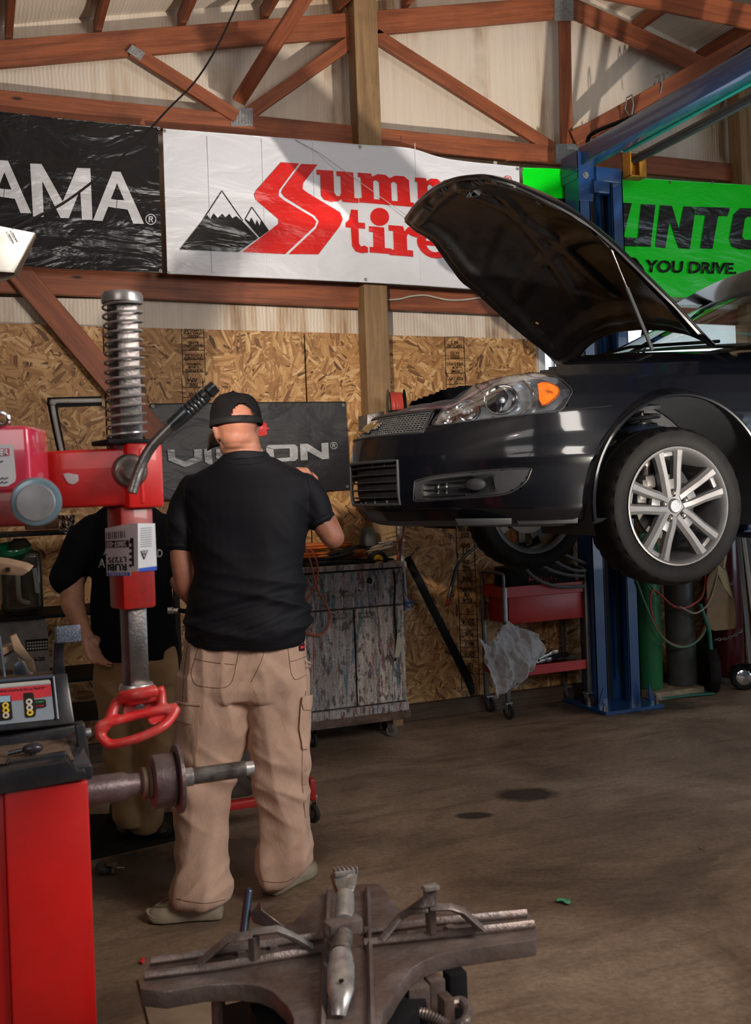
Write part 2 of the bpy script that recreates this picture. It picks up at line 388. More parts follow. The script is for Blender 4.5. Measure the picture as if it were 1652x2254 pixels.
# strand boards: seams at pixels -60.., 668, 853(post), 1030?
def osb(px0, px1, ytop0, ytop1, zbot=0.10):
    a, b = WY(px0, ytop0, YW), WY(px1, ytop1, YW)
    bm = nb(); quadbox(bm, [a, b, V((b.x, YW, zbot)), V((a.x, YW, zbot))], (0, 0.012, 0), 0.001, 1)
    return obj('strand_board', bm, M_osb, wall, smooth=False)
p4_x = WY(1183, 747, YW).x + .004
p1 = osb(-200, 225, 704, 719); p2 = osb(228, 668, 719, 731); p3 = osb(671, 830, 731, 736); p4 = osb(832, 1183, 737, 747); p5 = obj('strand_board', quadbox(nb(), [V((p4_x, YW, 1.52)), V((7.0, YW, 1.52)), V((7.0, YW, .1)), V((p4_x, YW, .1))], (0, .012, 0)), M_osb, wall, smooth=False)
# white lining strip under the girt
a, b = WY(-200, 650, 6.03), WY(1900, 690, 6.03)
bm = nb(); quadbox(bm, [a, b, b + V((0, 0, -0.30)), a + V((0, 0, -0.30))], (0, 0.01, 0)); obj('lining_strip', bm, MI, wall, smooth=False)
# base timber
bm0 = board('baseboard_back', V((-2.5, 5.955, 0.052)), V((7.0, 5.955, 0.052)), (0, 0, 0.104), (0, 0.045, 0), M_dkw); bm0['kind'] = 'structure'
def wp(px, py, y=YB): return WY(px, py, y)
def bpx(name, a, b, wpx, parent, y=YB, th=0.038, m=None):
    """board in the wall plane from pixel a to pixel b, wpx wide at its middle"""
    A, B = wp(*a, y), wp(*b, y); d = (B - A).normalized(); wv = V((-d.z, 0, d.x))
    mx, my = (a[0] + b[0]) / 2, (a[1] + b[1]) / 2
    return board(name, A, B, wv * wpx, (0, th, 0), m or M_red, parent)
# posts
def POSTTOP(x):
    e0, e1, pk_ = WY(0, 92, YB), WY(1240, -20, YB), WY(1240, -28, YB); q = WY(1536, 115, YB)
    return pk_.z + .10 + ((e1.z - e0.z) / (e1.x - e0.x) * (x - pk_.x) if x < pk_.x else (q.z - pk_.z) / (q.x - pk_.x) * (x - pk_.x)) - (.03 if x < pk_.x else .16)
def post(px_l, px_r, y0, label):
    a, b = WY(px_l, y0, YP), WY(px_r, y0, YP); w_ = b.x - a.x
    o = board('timber_post', V(((a.x + b.x) / 2, YP + 0.066, 0)), V(((a.x + b.x) / 2, YP + 0.066, min(5.2, 5.3 if False else POSTTOP(a.x)))), (w_, 0, 0), (0, 0.13, 0), M_tan); return tag(o, label, 'post')
post(805, 856, 740, 'pale square timber post running floor to roof between the black and the white banners’ wall').__setitem__('label', 'tall pale timber post behind the middle of the white banner')
post(1632, 1680, 380, 'pale timber post at the right edge beside the green banner')
# girt under banners
g = bpx('timber_girt', (-160, 606), (1900, 708), 0.155, None); tag(g, 'long red-stained horizontal timber under the three tire banners', 'timber')
# truss
TR = empty('roof_truss', wp(800, 300), 'red-stained timber roof truss with web members against the white wall', 'roof truss')
bpx('bottom_chord', (-160, 211), (1760, 396), 0.135, TR)
bpx('top_chord', (-160, 134), (1240, 17), 0.150, TR)
bpx('top_chord', (1240, 10), (1760, 245), 0.140, TR)
bpx('web', (1241, 20), (1246, 335), 0.085, TR)
bpx('web', (825, 78), (1215, 328), 0.088, TR)
bpx('web', (290, 112), (520, 258), 0.078, TR, y=YB - 0.02)
bpx('web', (778, 88), (545, 252), 0.078, TR)
bpx('web', (1262, 325), (1480, 230), 0.085, TR)
for (x0, y0, x1, y1) in ((508, 238, 556, 278), (1219, -6, 1261, 46), (1222, 317, 1273, 360)):
    a, b, c, d = wp(x0, y0, YB - 0.021), wp(x1, y0, YB - 0.021), wp(x1, y1, YB - 0.021), wp(x0, y1, YB - 0.021)
    bm = nb(); quadbox(bm, [a, b, c, d], (0, -0.002, 0))
    for k in range(7):
        q = a.lerp(b, (k + 0.5) / 7); q2 = d.lerp(c, (k + 0.5) / 7); tube(bm, [q + V((0, -.002, -.01)), q2 + V((0, -.002, .01))], 0.0025, 5)
    obj('gusset_plate', bm, M_galv, TR, smooth=False)
a, b, c, d = [wp(x, y, YB - 0.043) for x, y in ((291, 98), (320, 117), (308, 134), (279, 113))]
bm = nb(); quadbox(bm, [a, b, c, d], (0, -0.002, 0)); obj('gusset_plate', bm, M_galv, TR, smooth=False)
# braces that lean out of the wall
o = board('diagonal_brace', WY(525, 222, 5.90), WY(704, -60, 5.1), RGT * 0.10, UP * 0.04, M_red); tag(o, 'dark red diagonal timber brace rising in front of the truss, left of the post', 'brace')
o = board('diagonal_brace', WY(1262, 306, 5.92), WY(1760, 30, 5.0), (0, 0, 0.11), (0.04, 0, 0), M_red); tag(o, 'long red timber brace rising right from the truss heel above the lift column', 'brace')
o = board('diagonal_brace', WY(20, 575, 5.92), WY(345, 958, 5.92), (0.11, 0, 0.08), (0, 0.04, 0), M_red); tag(o, 'red diagonal timber brace crossing the strand board behind the coil spring', 'brace')
o = board('roof_beam', WY(1280, -35, 5.2), WY(1760, 60, 4.2), (0, 0, 0.14), (0.03, 0, 0), M_red); tag(o, 'thick dark red timber beam across the top right corner', 'beam')
# roof sheets and purlins
zl0, zl1 = WY(0, 92, YB), WY(1240, -20, YB); sl = (zl1.z - zl0.z) / (zl1.x - zl0.x)
pk = WY(1240, -28, YB); zr = WY(1536, 115, YB); sr = (zr.z - pk.z) / (zr.x - pk.x)
M_roof = insul_mat('roof_lining')
bm = nb(); off = 0.13
def roofp(x, y): return V((x, y, pk.z + off + (sl * (x - pk.x) if x < pk.x else sr * (x - pk.x))))
grid(bm, lambda u, v: roofp(-4 + (pk.x + 4) * u, -4 + 10.2 * v) + V((0, 0, 0.02 * math.sin(v * 70))), 2, 160)
grid(bm, lambda u, v: roofp(pk.x + 5 * u, -4 + 10.2 * v) + V((0, 0, 0.02 * math.sin(v * 70))), 2, 160)
cl = obj('ceiling', bm, M_roof); cl['kind'] = 'structure'
pxs = [(20, 'at the far left corner'), (218, 'second from the left corner'), (406, 'third from the left corner'), (590, 'left of the front diagonal brace'), (755, 'just left of the tall post'), (905, 'just right of the tall post')]
for px, wh in pxs:
    q = WY(px, 92 - 0.09 * px - 20, YB)
    o = board('roof_purlin', V((q.x, 6.1, roofp(q.x, 0).z - off + 0.05)), V((q.x, 1.0, roofp(q.x, 0).z - off + 0.05)), (0.038, 0, 0), (0, 0, 0.10), M_red)
    tag(o, 'short visible red roof purlin under the pale roof lining, ' + wh, 'purlin')
for px, py, wh in ((1418, 50, 'just right of the ridge'), (1560, 110, 'in the top right corner')):
    q = WY(px, py, YB)
    o = board('roof_purlin', V((q.x, 6.1, roofp(q.x, 0).z - off + 0.05)), V((q.x, 1.0, roofp(q.x, 0).z - off + 0.05)), (0.038, 0, 0), (0, 0, 0.10), M_red)
    tag(o, 'red roof purlin on the right roof slope, ' + wh, 'purlin')
# side and rear walls (out of view, close the room apart from its door openings)
for nm, a, b in (('wall_left', (-4, -4), (-4, 6.2)),):
    bm = nb(); quadbox(bm, [V((*a, 0)), V((*b, 0)), V((*b, 4.9)), V((*a, 4.9))], (-0.05, 0, 0)); obj(nm, bm, M_dkw, smooth=False)['kind'] = 'structure'
# window behind the open hood
M_win = bpy.data.materials.new('bright_sky_beyond'); t, b_ = nt(M_win); b_.inputs['Emission Color'].default_value = (0.80, 0.90, 1.0, 1); b_.inputs['Emission Strength'].default_value = 1.1; b_.inputs['Base Color'].default_value = (0.8, 0.85, 0.9, 1)
wn = empty('window_1', WY(1340, 760, YW), None, None, kind='structure')
a, b = WY(1188, 745, 5.975), WY(1640, 1040, 5.975); zt = WY(1340, 672, 5.975).z; zb = 1.55
bm = nb(); quadbox(bm, [V((a.x, 5.98, zt)), V((b.x, 5.98, zt)), V((b.x, 5.98, zb)), V((a.x, 5.98, zb))], (0, 0.01, 0)); obj('pane', bm, M_win, wn, smooth=False)
M_wf = mat('white_window_frame', (0.55, 0.57, 0.6), 0.4)
bm = nb()
for (x0, x1, z0, z1) in ((a.x - .03, a.x + .02, zb, zt), (a.x + .085, a.x + .10, zb, zt), (b.x, b.x + .05, zb, zt), (a.x - .03, b.x + .05, zt, zt + .04), (a.x - .03, b.x + .05, zb - .04, zb), (a.x + .62, a.x + .66, zb, zt)):
    box(bm, ((x0 + x1) / 2, 5.97, (z0 + z1) / 2), (x1 - x0, 0.04, z1 - z0), bv=.002, seg=1)
obj('window_frame', bm, M_wf, wn, smooth=False)
# ================================================================= CAR
from mathutils.bvhtree import BVHTree
M_paint = bpy.data.materials.new('black_car_paint'); t, b = nt(M_paint)
nn = noiz(t, geo(t), 260, 2); rr = ramp(t, [(0.70, (0.0015, 0.002, 0.004)), (0.80, (0.04, 0.055, 0.08))]); t.links.new(nn.outputs[0], rr.inputs[0]); t.links.new(rr.outputs[0], b.inputs['Base Color'])
b.inputs['Roughness'].default_value = 0.35; b.inputs['Specular IOR Level'].default_value = 0.15; b.inputs['Metallic'].default_value = 0.0; b.inputs['Coat Weight'].default_value = 0.8; b.inputs['Coat Roughness'].default_value = 0.09
nn2 = noiz(t, geo(t), 3.5, 3); bump(t, b, nn2.outputs[0], 0.04, 0.01)
M_plas = mat('black_plastic', (0.022, 0.024, 0.027), 0.42, var=0.2, bmp=0.1, bsc=300)
M_plas2 = mat('dark_grey_plastic', (0.028, 0.03, 0.034), 0.5, var=0.15)
M_rubber = mat('tyre_rubber', (0.008, 0.0078, 0.008), 0.62, var=0.25, bmp=0.15, bsc=200, grime=0.3, gcol=(0.022, 0.017, 0.014), gsc=14)
M_alloy = mat('alloy_wheel', (0.17, 0.17, 0.175), 0.45, 0.55, 0.06, 30, grime=0.35, gcol=(0.13, 0.11, 0.10), gsc=4)
M_alloyd = mat('dull_wheel_barrel', (0.10, 0.095, 0.09), 0.5, 0.7, 0.2)
M_chrome = mat('bright_chrome', (0.75, 0.76, 0.78), 0.12, 1.0, 0.03)
M_steel = mat('worn_steel', (0.30, 0.28, 0.26), 0.38, 0.85, 0.3, 25, bmp=0.15, bsc=90, grime=0.5, gcol=(0.10, 0.05, 0.03))
M_blk = mat('matte_black', (0.010, 0.010, 0.011), 0.6, var=0.2)
M_amber = mat('amber_lens', (0.9, 0.19, 0.01), 0.15, var=0.25, sc=90, coat=1.0)
M_refl = mat('lamp_reflector', (0.33, 0.36, 0.40), 0.28, 0.75, 0.15, 14)
M_gold = mat('gold_badge', (0.35, 0.26, 0.10), 0.3, 0.8)
def glassmat(name, tint, refl=0.12, rough=0.02, fr=0.8):
    m = bpy.data.materials.new(name); m.use_nodes = True; t = m.node_tree; t.nodes.clear()
    out = N(t, 'ShaderNodeOutputMaterial'); tr = N(t, 'ShaderNodeBsdfTransparent'); gl = N(t, 'ShaderNodeBsdfGlossy'); mx = N(t, 'ShaderNodeMixShader')
    tr.inputs[0].default_value = (*tint, 1); gl.inputs['Roughness'].default_value = rough
    lw = N(t, 'ShaderNodeLayerWeight'); lw.inputs[0].default_value = 0.35; ma = N(t, 'ShaderNodeMath', operation='MULTIPLY_ADD'); ma.inputs[1].default_value = fr; ma.inputs[2].default_value = refl
    t.links.new(lw.outputs['Fresnel'], ma.inputs[0]); t.links.new(ma.outputs[0], mx.inputs[0]); t.links.new(tr.outputs[0], mx.inputs[1]); t.links.new(gl.outputs[0], mx.inputs[2]); t.links.new(mx.outputs[0], out.inputs[0]); return m
M_lens = glassmat('clear_lens', (0.93, 0.95, 0.97), 0.02, 0.02, 0.4)
M_wind = glassmat('windshield_glass', (0.55, 0.60, 0.57), 0.18)

CAR = empty('car', (3.3, 4.27, 1.05), 'black car raised on the blue lift with its hood propped open', 'car')
YC = 4.27
def interp(tab, x):
    if x <= tab[0][0]: return tab[0][1]
    for (a, va), (c, vc) in zip(tab, tab[1:]):
        if x <= c:
            t = (x - a) / (c - a); return va + (vc - va) * t
    return tab[-1][1]
_pl = crv([V((1.655, 0, 0)), V((1.672, .15, 0)), V((1.71, .27, 0)), V((1.76, .37, 0)), V((1.84, .48, 0)), V((1.94, .58, 0)), V((2.05, .67, 0)), V((2.17, .745, 0)), V((2.32, .80, 0)), V((2.55, .828, 0)), V((2.9, .84, 0)), V((3.4, .845, 0)), V((4.0, .85, 0)), V((4.7, .85, 0))], 10)
_ln = [0]
for a_, b_ in zip(_pl, _pl[1:]): _ln.append(_ln[-1] + (b_ - a_).length)
LT = _ln[-1]
def plan(s):      # s metres along the outline from the nose; returns (X, dy, nx, ny) outward normal on the near side
    s = max(0, min(LT - 1e-6, s)); lo = 0
    import bisect
    i = bisect.bisect_right(_ln, s) - 1; i = min(i, len(_pl) - 2); f = (s - _ln[i]) / (_ln[i + 1] - _ln[i])
    p = _pl[i].lerp(_pl[i + 1], f)
    d0 = (_pl[min(i + 1, len(_pl) - 1)] - _pl[max(i - 1, 0)]).normalized(); d1 = (_pl[min(i + 2, len(_pl) - 1)] - _pl[i]).normalized(); d = d0.lerp(d1, f).normalized()
    return p.x, p.y, -d.y, d.x
FZ = [(0, 1.362), (.10, 1.41), (.2, 1.47), (.5, 1.64), (.62, 1.70), (.70, 1.74), (.80, 1.785), (.9, 1.83), (1, 1.86)]
FO = [(0, .055), (.10, .012), (.2, 0), (.5, 0), (.62, .012), (.70, .020), (.80, .05), (.9, .095), (1, .16)]
SZ = [(0, 1.352), (.08, 1.40), (.2, 1.50), (.5, 1.72), (.62, 1.80), (.72, 1.87), (.82, 1.95), (.90, 2.005), (.96, 2.04), (1, 2.055)]
SO = [(0, .03), (.08, .006), (.2, 0), (.5, .0), (.62, .012), (.72, .035), (.82, .075), (.90, .125), (.96, .19), (1, .25)]
def bodyp(s, v, push=0.0):
    sgn = 1 if s >= 0 else -1; X, dy, nx, ny = plan(abs(s))
    w_ = min(1, max(0, (dy - .42) / .36)); w_ = w_ * w_ * (3 - 2 * w_)
    z = interp(FZ, v) * (1 - w_) + interp(SZ, v) * w_; o = interp(FO, v) * (1 - w_) + interp(SO, v) * w_ - push
    if X > 2.3: z += (X - 2.3) * 0.035 * max(0, v - .8) * 5
    crease = 0.006 * math.exp(-((z - 1.615) / 0.02) ** 2) * w_
    dyy = dy - (o - crease) * ny; XX = X - (o - crease) * nx
    return V((XX, YC - sgn * dyy, z))
NS, NVV = 330, 60
bm = nb(); SR = [(-LT * .97 + 2 * LT * .97 * i / (NS - 1)) for i in range(NS)]
vs = [[bm.verts.new(bodyp(s, j / (NVV - 1))) for j in range(NVV)] for s in SR]
for i in range(NS - 1):
    for j in range(NVV - 1): bm.faces.new((vs[i][j], vs[i + 1][j], vs[i + 1][j + 1], vs[i][j + 1]))
bm.normal_update()
BT = BVHTree.FromBMesh(bm)
def hit(px, py, push=0.003):
    d = ray(px, py).normalized(); h = BT.ray_cast(CAM, d, 20)
    if h[0] is None: return None
    n = h[1] if h[1].dot(d) < 0 else -h[1]
    return h[0] + n * push
def proj(p):
    q = p - CAM; d = q.dot(FWD); a = q.dot(RGT) / d; b2 = q.z / d
    return CX + FPX * (a * _c - b2 * _s), HY - FPX * (a * _s + b2 * _c)
def inpoly(x, y, pl):
    r = False; n = len(pl)
    for i in range(n):
        x1, y1 = pl[i]; x2, y2 = pl[(i + 1) % n]
        if (y1 > y) != (y2 > y) and x < (x2 - x1) * (y - y1) / (y2 - y1) + x1: r = not r
    return r
def smoothpx(pl, n=5, closed=True): return [(q.x, q.y) for q in crv([V((x, y, 0)) for x, y in pl], n, closed)]
HL = smoothpx([(954, 936), (966, 912), (990, 885), (1030, 855), (1085, 836), (1140, 826), (1190, 823), (1230, 833), (1257, 858), (1250, 878), (1232, 903), (1180, 910), (1110, 917), (1030, 927)], 4)
LG = smoothpx([(781, 1032), (800, 1028), (840, 1023), (874, 1020), (877, 1030), (877, 1070), (875, 1100), (868, 1106), (830, 1110), (790, 1108), (783, 1090)], 3)
UG = [(812, 966), (822, 952), (850, 934), (880, 924), (915, 917), (928, 917), (920, 930), (908, 947), (870, 956), (830, 964)]
FOG = smoothpx([(912, 1062), (916, 1058), (955, 1048), (1020, 1040), (1100, 1033), (1163, 1031), (1167, 1038), (1155, 1062), (1125, 1083), (1090, 1091), (1030, 1096), (960, 1101), (914, 1103), (910, 1090)], 3)
WN = (2.80, 3.55, 1.385); AR = 0.465
def uvof(s, v): p = bodyp(s, v); return p
# cut openings on the near side and mirror them to the far side
dele = []
for f in bm.faces:
    c = f.calc_center_median(); m_ = V((c.x, 2 * YC - c.y, c.z)) if c.y > YC else c
    x, y = proj(m_); fy, fx = None, None
    arch = math.hypot(m_.x - WN[0], (m_.z - 1.40)) < AR
    opening = inpoly(x, y, HL) or inpoly(x, y, FOG)
    gr = False
    x2, y2 = proj(c if c.y <= YC else m_)
    # central grilles: visible outline on the camera side, mirrored about the nose
    lowg = 1.44 < c.z < 1.625 and abs(c.y - YC) < 0.285; upg = 1.745 < c.z < 1.835 and abs(c.y - YC) < 0.40
    above = abs(c.y - YC) > .40 and c.x < 2.7 and c.z > interp([(1.85, 1.77), (1.95, 1.86), (2.05, 1.912), (2.2, 1.965), (2.43, 2.045), (2.7, 2.075)], c.x)
    if arch or opening or lowg or upg or above: dele.append(f)
bmesh.ops.delete(bm, geom=dele, context='FACES')
for v in [v for v in bm.verts if v.is_boundary]:
    d = V((v.co.x - WN[0], 0, v.co.z - 1.40)); L = d.length
    if abs(L - AR) < 0.05 and abs(v.co.y - YC) > .6 and v.co.z > 1.36: k = AR / L; v.co.x = WN[0] + d.x * k; v.co.z = 1.40 + d.z * k
loose = [v for v in bm.verts if not v.link_faces]; bmesh.ops.delete(bm, geom=loose, context='VERTS')
obj('body_shell', bm, M_paint, CAR, angle=60)
def patch(name, low, up, m, push=0.003, nx=40, ny=8, parent=CAR, fn=None):
    """skin patch between two pixel polylines on the body surface"""
    def at(pl, t):
        n = len(pl) - 1; k = min(int(t * n), n - 1); f = t * n - k; return (pl[k][0] * (1 - f) + pl[k + 1][0] * f, pl[k][1] * (1 - f) + pl[k + 1][1] * f)
    bmm = nb(); rows = []
    for i in range(nx):
        a, c = at(low, i / (nx - 1)), at(up, i / (nx - 1)); row = []
        for j in range(ny):
            f = j / (ny - 1); x, y = a[0] * (1 - f) + c[0] * f, a[1] * (1 - f) + c[1] * f
            pp = push + (fn(i / (nx - 1), f) if fn else 0); p = hit(x, y, pp)
            if p is None: p = rows[-1][j].co.copy() if rows else V((1.7, YC, 1.5))
            row.append(bmm.verts.new(p))
        rows.append(row)
    for i in range(nx - 1):
        for j in range(ny - 1): bmm.faces.new((rows[i][j], rows[i + 1][j], rows[i + 1][j + 1], rows[i][j + 1]))
    return obj(name, bmm, m, parent)
def rim(bm, pl, r, push=0.002, closed=True, seg=6):
    pts = [hit(x, y, push) for x, y in pl]; pts = [p for p in pts if p]
    if closed: pts.append(pts[0])
    tube(bm, pts, r, seg, cap=not closed); return bm
def mirror(o):
    """far-side twin of a car part"""
    k = o.copy(); COL.objects.link(k); me = o.data.copy(); k.data = me; W = wmat(o)
    for v in me.vertices: q = W @ v.co; q.y = 2 * YC - q.y; v.co = q
    me.flip_normals(); k.parent = o.parent; k.matrix_parent_inverse = wmat(o.parent).inverted(); k.matrix_basis = Matrix.Identity(4)
    c = sum((v.co for v in me.vertices), V()) / len(me.vertices); me.transform(Matrix.Translation(-c)); k.matrix_basis = Matrix.Translation(c); return k
# ---- headlamp
lowpx = [(954, 936), (1030, 927), (1110, 917), (1180, 910), (1232, 903), (1250, 880), (1257, 858)]
uppx = [(954, 935), (985, 888), (1040, 850), (1110, 830), (1180, 823), (1228, 832), (1257, 857)]
hlo = empty('headlamp', hit(1120, 880), None, None); hlo.parent = CAR; hlo.matrix_parent_inverse = wmat(CAR).inverted(); hlo['label'] = 'clear headlamp with amber turn signal'
patch('lamp_housing', lowpx, uppx, M_refl, push=-0.055, nx=60, ny=14, parent=hlo, fn=lambda u, v: 0.052 * max(0, 1 - 7 * min(v, 1 - v, u, 1 - u)))
bm = nb(); rim(bm, HL, 0.0032, 0.001); obj('lamp_seal', bm, M_plas, hlo)
def bowl(px, py, r, depth, squash=1.0, push=-0.02):
    p = hit(px, py, push); bmm = nb(); ax = V((-.62, -.72, .12)).normalized()
    lathe(bmm, [(r * .16, -depth), (r * .55, -depth * .75), (r * .85, -depth * .35), (r, 0), (r * 1.05, .002), (r * 1.03, -.006)], p, ax, 28, capends=False)
    for v in bmm.verts: v.co.z = p.z + (v.co.z - p.z) * squash
    obj('reflector_bowl', bmm, M_chrome, hlo); bmm = nb(); ball(bmm, p - ax * depth * .5, r * .2, 12, 8); obj('bulb', bmm, M_lens if False else M_refl, hlo)
bowl(1024, 899, .050, .04, .9, -.016); bowl(1100, 874, .068, .05, .9, -.016); bowl(982, 916, .026, .025, 1, -.012)
amlow = [(1184, 857), (1186, 878), (1193, 890), (1205, 887), (1224, 873), (1231, 862)]; amup = [(1182, 842), (1192, 838), (1204, 838), (1216, 842), (1228, 848), (1232, 856)]
patch('turn_signal', amlow, amup, M_amber, push=-0.012, nx=20, ny=8, parent=hlo)
bm = nb(); rim(bm, amlow + amup[::-1], 0.0025, -.012); tube(bm, [hit(1206, 860, -.009), hit(1217, 861, -.009)], .0035, 6); obj('signal_rim', bm, mat('dark_amber', (.35, .06, .01), .3), hlo)
bm = nb(); pts = [hit(x, y, -.02) for x, y in smoothpx([(1145, 826), (1166, 850), (1172, 878), (1162, 896), (1140, 912)], 4, False)]; tube(bm, pts, .006, 8); obj('chrome_divider', bm, M_chrome, hlo)
patch('lamp_lens', lowpx, uppx, M_lens, push=0.004, nx=60, ny=14, parent=hlo)
# far side headlamp, simple
# ---- lower grille
bm = nb()
def frontp(dy, z, push=0.0):
    """point on nose skin for signed dy (+ = near side) and height z"""
    lo, hi = 0.0, 1.2; a = abs(dy)
    for _ in range(30):
        mid = (lo + hi) / 2
        if plan(mid)[1] < a: lo = mid
        else: hi = mid
    X, d_, nx, ny = plan(lo)
    v0, v1 = 0.0, 1.0
    for _ in range(30):
        mv = (v0 + v1) / 2
        if bodyp(lo, mv).z < z: v0 = mv
        else: v1 = mv
    p = bodyp(lo, v0, push); return V((p.x, YC - (YC - p.y) * (1 if dy >= 0 else -1), p.z)) if dy >= 0 else V((p.x, YC + (YC - p.y), p.z))
for k in range(5):
    z = 1.468 + k * 0.034; pts = [frontp(-.285 + .57 * i / 20, z, -.012) for i in range(21)]; tube(bm, pts, [(0.0045, 0.014)] * 21, 8, up=(0, 0, 1))
obj('lower_grille_slats', bm, M_plas, CAR)
bm = nb()
for d_ in (-.17, -.06, .06, .17): bm = nb(); tube(bm, [frontp(d_, 1.44, -.035), frontp(d_, 1.625, -.035)], .006, 6); obj('grille_bar', bm, M_galv, CAR)
bm = nb(); zz = [(a, 1.437) for a in [-.288 + .576 * i / 20 for i in range(21)]] + [(.288, z) for z in (1.48, 1.53, 1.58)] + [(a, 1.628) for a in [.288 - .576 * i / 20 for i in range(21)]] + [(-.288, z) for z in (1.58, 1.53, 1.48)]
pts = [frontp(a, z, .002) for a, z in zz]; tube(bm, pts + [pts[0]], .007, 8, cap=False); obj('grille_surround', bm, M_plas2, CAR)
bm = nb(); grid(bm, lambda u, v: frontp(-.55 + 1.0 * u, 1.40 + .26 * v, -.029), 30, 4); obj('radiator', bm, M_blk, CAR)
# ---- upper grille with mesh and badge
bm = nb()
for k in range(9):
    z = 1.75 + k * .0100; pts = [frontp(-.40 + .8 * i / 24, z, -.012 - .002 * (k % 2)) for i in range(25)]; tube(bm, pts, .0026, 5)
for i in range(41):
    d_ = -.40 + .02 * i; tube(bm, [frontp(d_ + (.0), 1.742, -.014), frontp(d_, 1.838, -.014)], .0026, 5)
obj('upper_grille_mesh', bm, M_galv, CAR)
bm = nb(); grid(bm, lambda u, v: frontp(-.41 + .82 * u, 1.735 + .11 * v, -.05), 24, 4); obj('grille_backing', bm, M_blk, CAR)
bm = nb(); zz = [(a, 1.742) for a in [-.40 + .8 * i / 24 for i in range(25)]] + [(.405, 1.78), (.402, 1.82)] + [(a, 1.838) for a in [.40 - .8 * i / 24 for i in range(25)]] + [(-.402, 1.82), (-.405, 1.78)]
pts = [frontp(a, z, .001) for a, z in zz]; tube(bm, pts + [pts[0]], .006, 8, cap=False); obj('grille_frame', bm, M_plas, CAR)
bm = nb(); pts = [frontp(-.43 + .86 * i / 24, 1.846, .004) for i in range(25)]; tube(bm, pts, [(.004, .012)] * 25, 8); obj('grille_trim', bm, M_alloyd, CAR)
def bowtie(sc, push, th):
    pl = [(-.085, -.012), (-.03, -.012), (-.03, -.024), (.03, -.024), (.03, -.012), (.085, -.012), (.095, .014), (.036, .014), (.036, .026), (-.036, .026), (-.036, .014), (-.095, .014)]
    bmm = nb(); ps = [frontp(a * sc - .0, 1.79 + z_ * sc, push) for a, z_ in pl]; n_ = V((-.8, -.1, .5)).normalized() * th; quadbox(bmm, ps, n_); return bmm
bd = obj('badge', bowtie(1.12, .004, .006), M_chrome, CAR); obj('badge_face', bowtie(.92, .011, .002), M_gold, bd)
# ---- fog lamp recess
fl = [(912, 1101), (960, 1101), (1030, 1096), (1090, 1091), (1125, 1083), (1155, 1060), (1167, 1034)]; fu = [(912, 1062), (955, 1048), (1020, 1040), (1080, 1035), (1120, 1032), (1150, 1031), (1166, 1031)]
patch('fog_lamp_recess', fl, fu, M_plas2, push=-.002, nx=50, ny=16, fn=lambda u, v: -.045 * max(0, math.sin(min(1, max(0, (u - .08) / .42)) * PI)) ** .5 * max(0, math.sin(min(1, max(0, (v - .12) / .7)) * PI)) ** .5)
bm = nb(); rim(bm, FOG, .0035, 0); obj('recess_seal', bm, M_plas, CAR)
bm = nb()
for (x0, y0, x1, y1) in ((932, 1067, 1022, 1057), (928, 1080, 1020, 1072), (928, 1094, 1025, 1088)):
    pts = [hit(x0 + (x1 - x0) * i / 10, y0 + (y1 - y0) * i / 10, -.006) for i in range(11)]; tube(bm, pts, [(.003, .003)] + [(.004, .012)] * 10, 8, up=(0, 0, 1))
obj('recess_fins', bm, M_plas, CAR)
bm = nb()
for x0 in (957, 976): tube(bm, [hit(x0, 1063, -.03), hit(x0, 1092, -.03)], .005, 6)
obj('recess_bars', bm, M_galv, CAR)
bm = nb(); p = hit(1046, 1066, .006); n_ = V((-.66, -.74, .0)).normalized(); lathe(bm, [(0, .008), (.030, .005), (.040, 0), (.043, -.012), (.040, -.03), (.036, -.045)], p, n_, 32)
for v in bm.verts: v.co.z = p.z + (v.co.z - p.z) * .60
obj('fog_lamp_cover', bm, M_plas2, CAR)
# ---- valance and splitter under the bumper
bm = nb(); grid(bm, lambda u, v: bodyp(-1.3 + 2.6 * u, 0, -0.01 - .10 * v) + V((0, 0, -.03 * math.sin(v * PI / 2))), 60, 4); obj('lower_valance', bm, M_plas, CAR)
bm = nb(); 
for (x0, x1, y0, y1) in ((1132, 1272, 1136, 1155), (1000, 1126, 1142, 1158)):
    ps = [WY(x0, y0, 3.62 if x0 > 1100 else 3.72), WY(x1, y0 - 2, 3.50 if x0 > 1100 else 3.62), WY(x1 - 1, y1 - 3, 3.50 if x0 > 1100 else 3.62), WY(x0 + 8, y1, 3.62 if x0 > 1100 else 3.72)]; quadbox(bm, ps, (.03, .06, 0), .004)
obj('air_deflector', bm, M_plas2, CAR)
bm = nb(); pts = smoothpx([(1163, 976), (1174, 974), (1177, 980), (1170, 995), (1157, 1012)], 3, False); rim(bm, pts, .0015, 0, closed=False); obj('tow_hook_cover_seam', bm, M_blk, CAR)
bm = nb(); rim(bm, [(1232, 904), (1260, 901), (1290, 898), (1325, 895), (1345, 893)], .0018, 0, closed=False); obj('bumper_seam', bm, M_blk, CAR); bm = nb(); rim(bm, [(900, 948), (925, 945), (954, 937)], .0018, 0, closed=False); obj('bumper_seam', bm, M_blk, CAR)
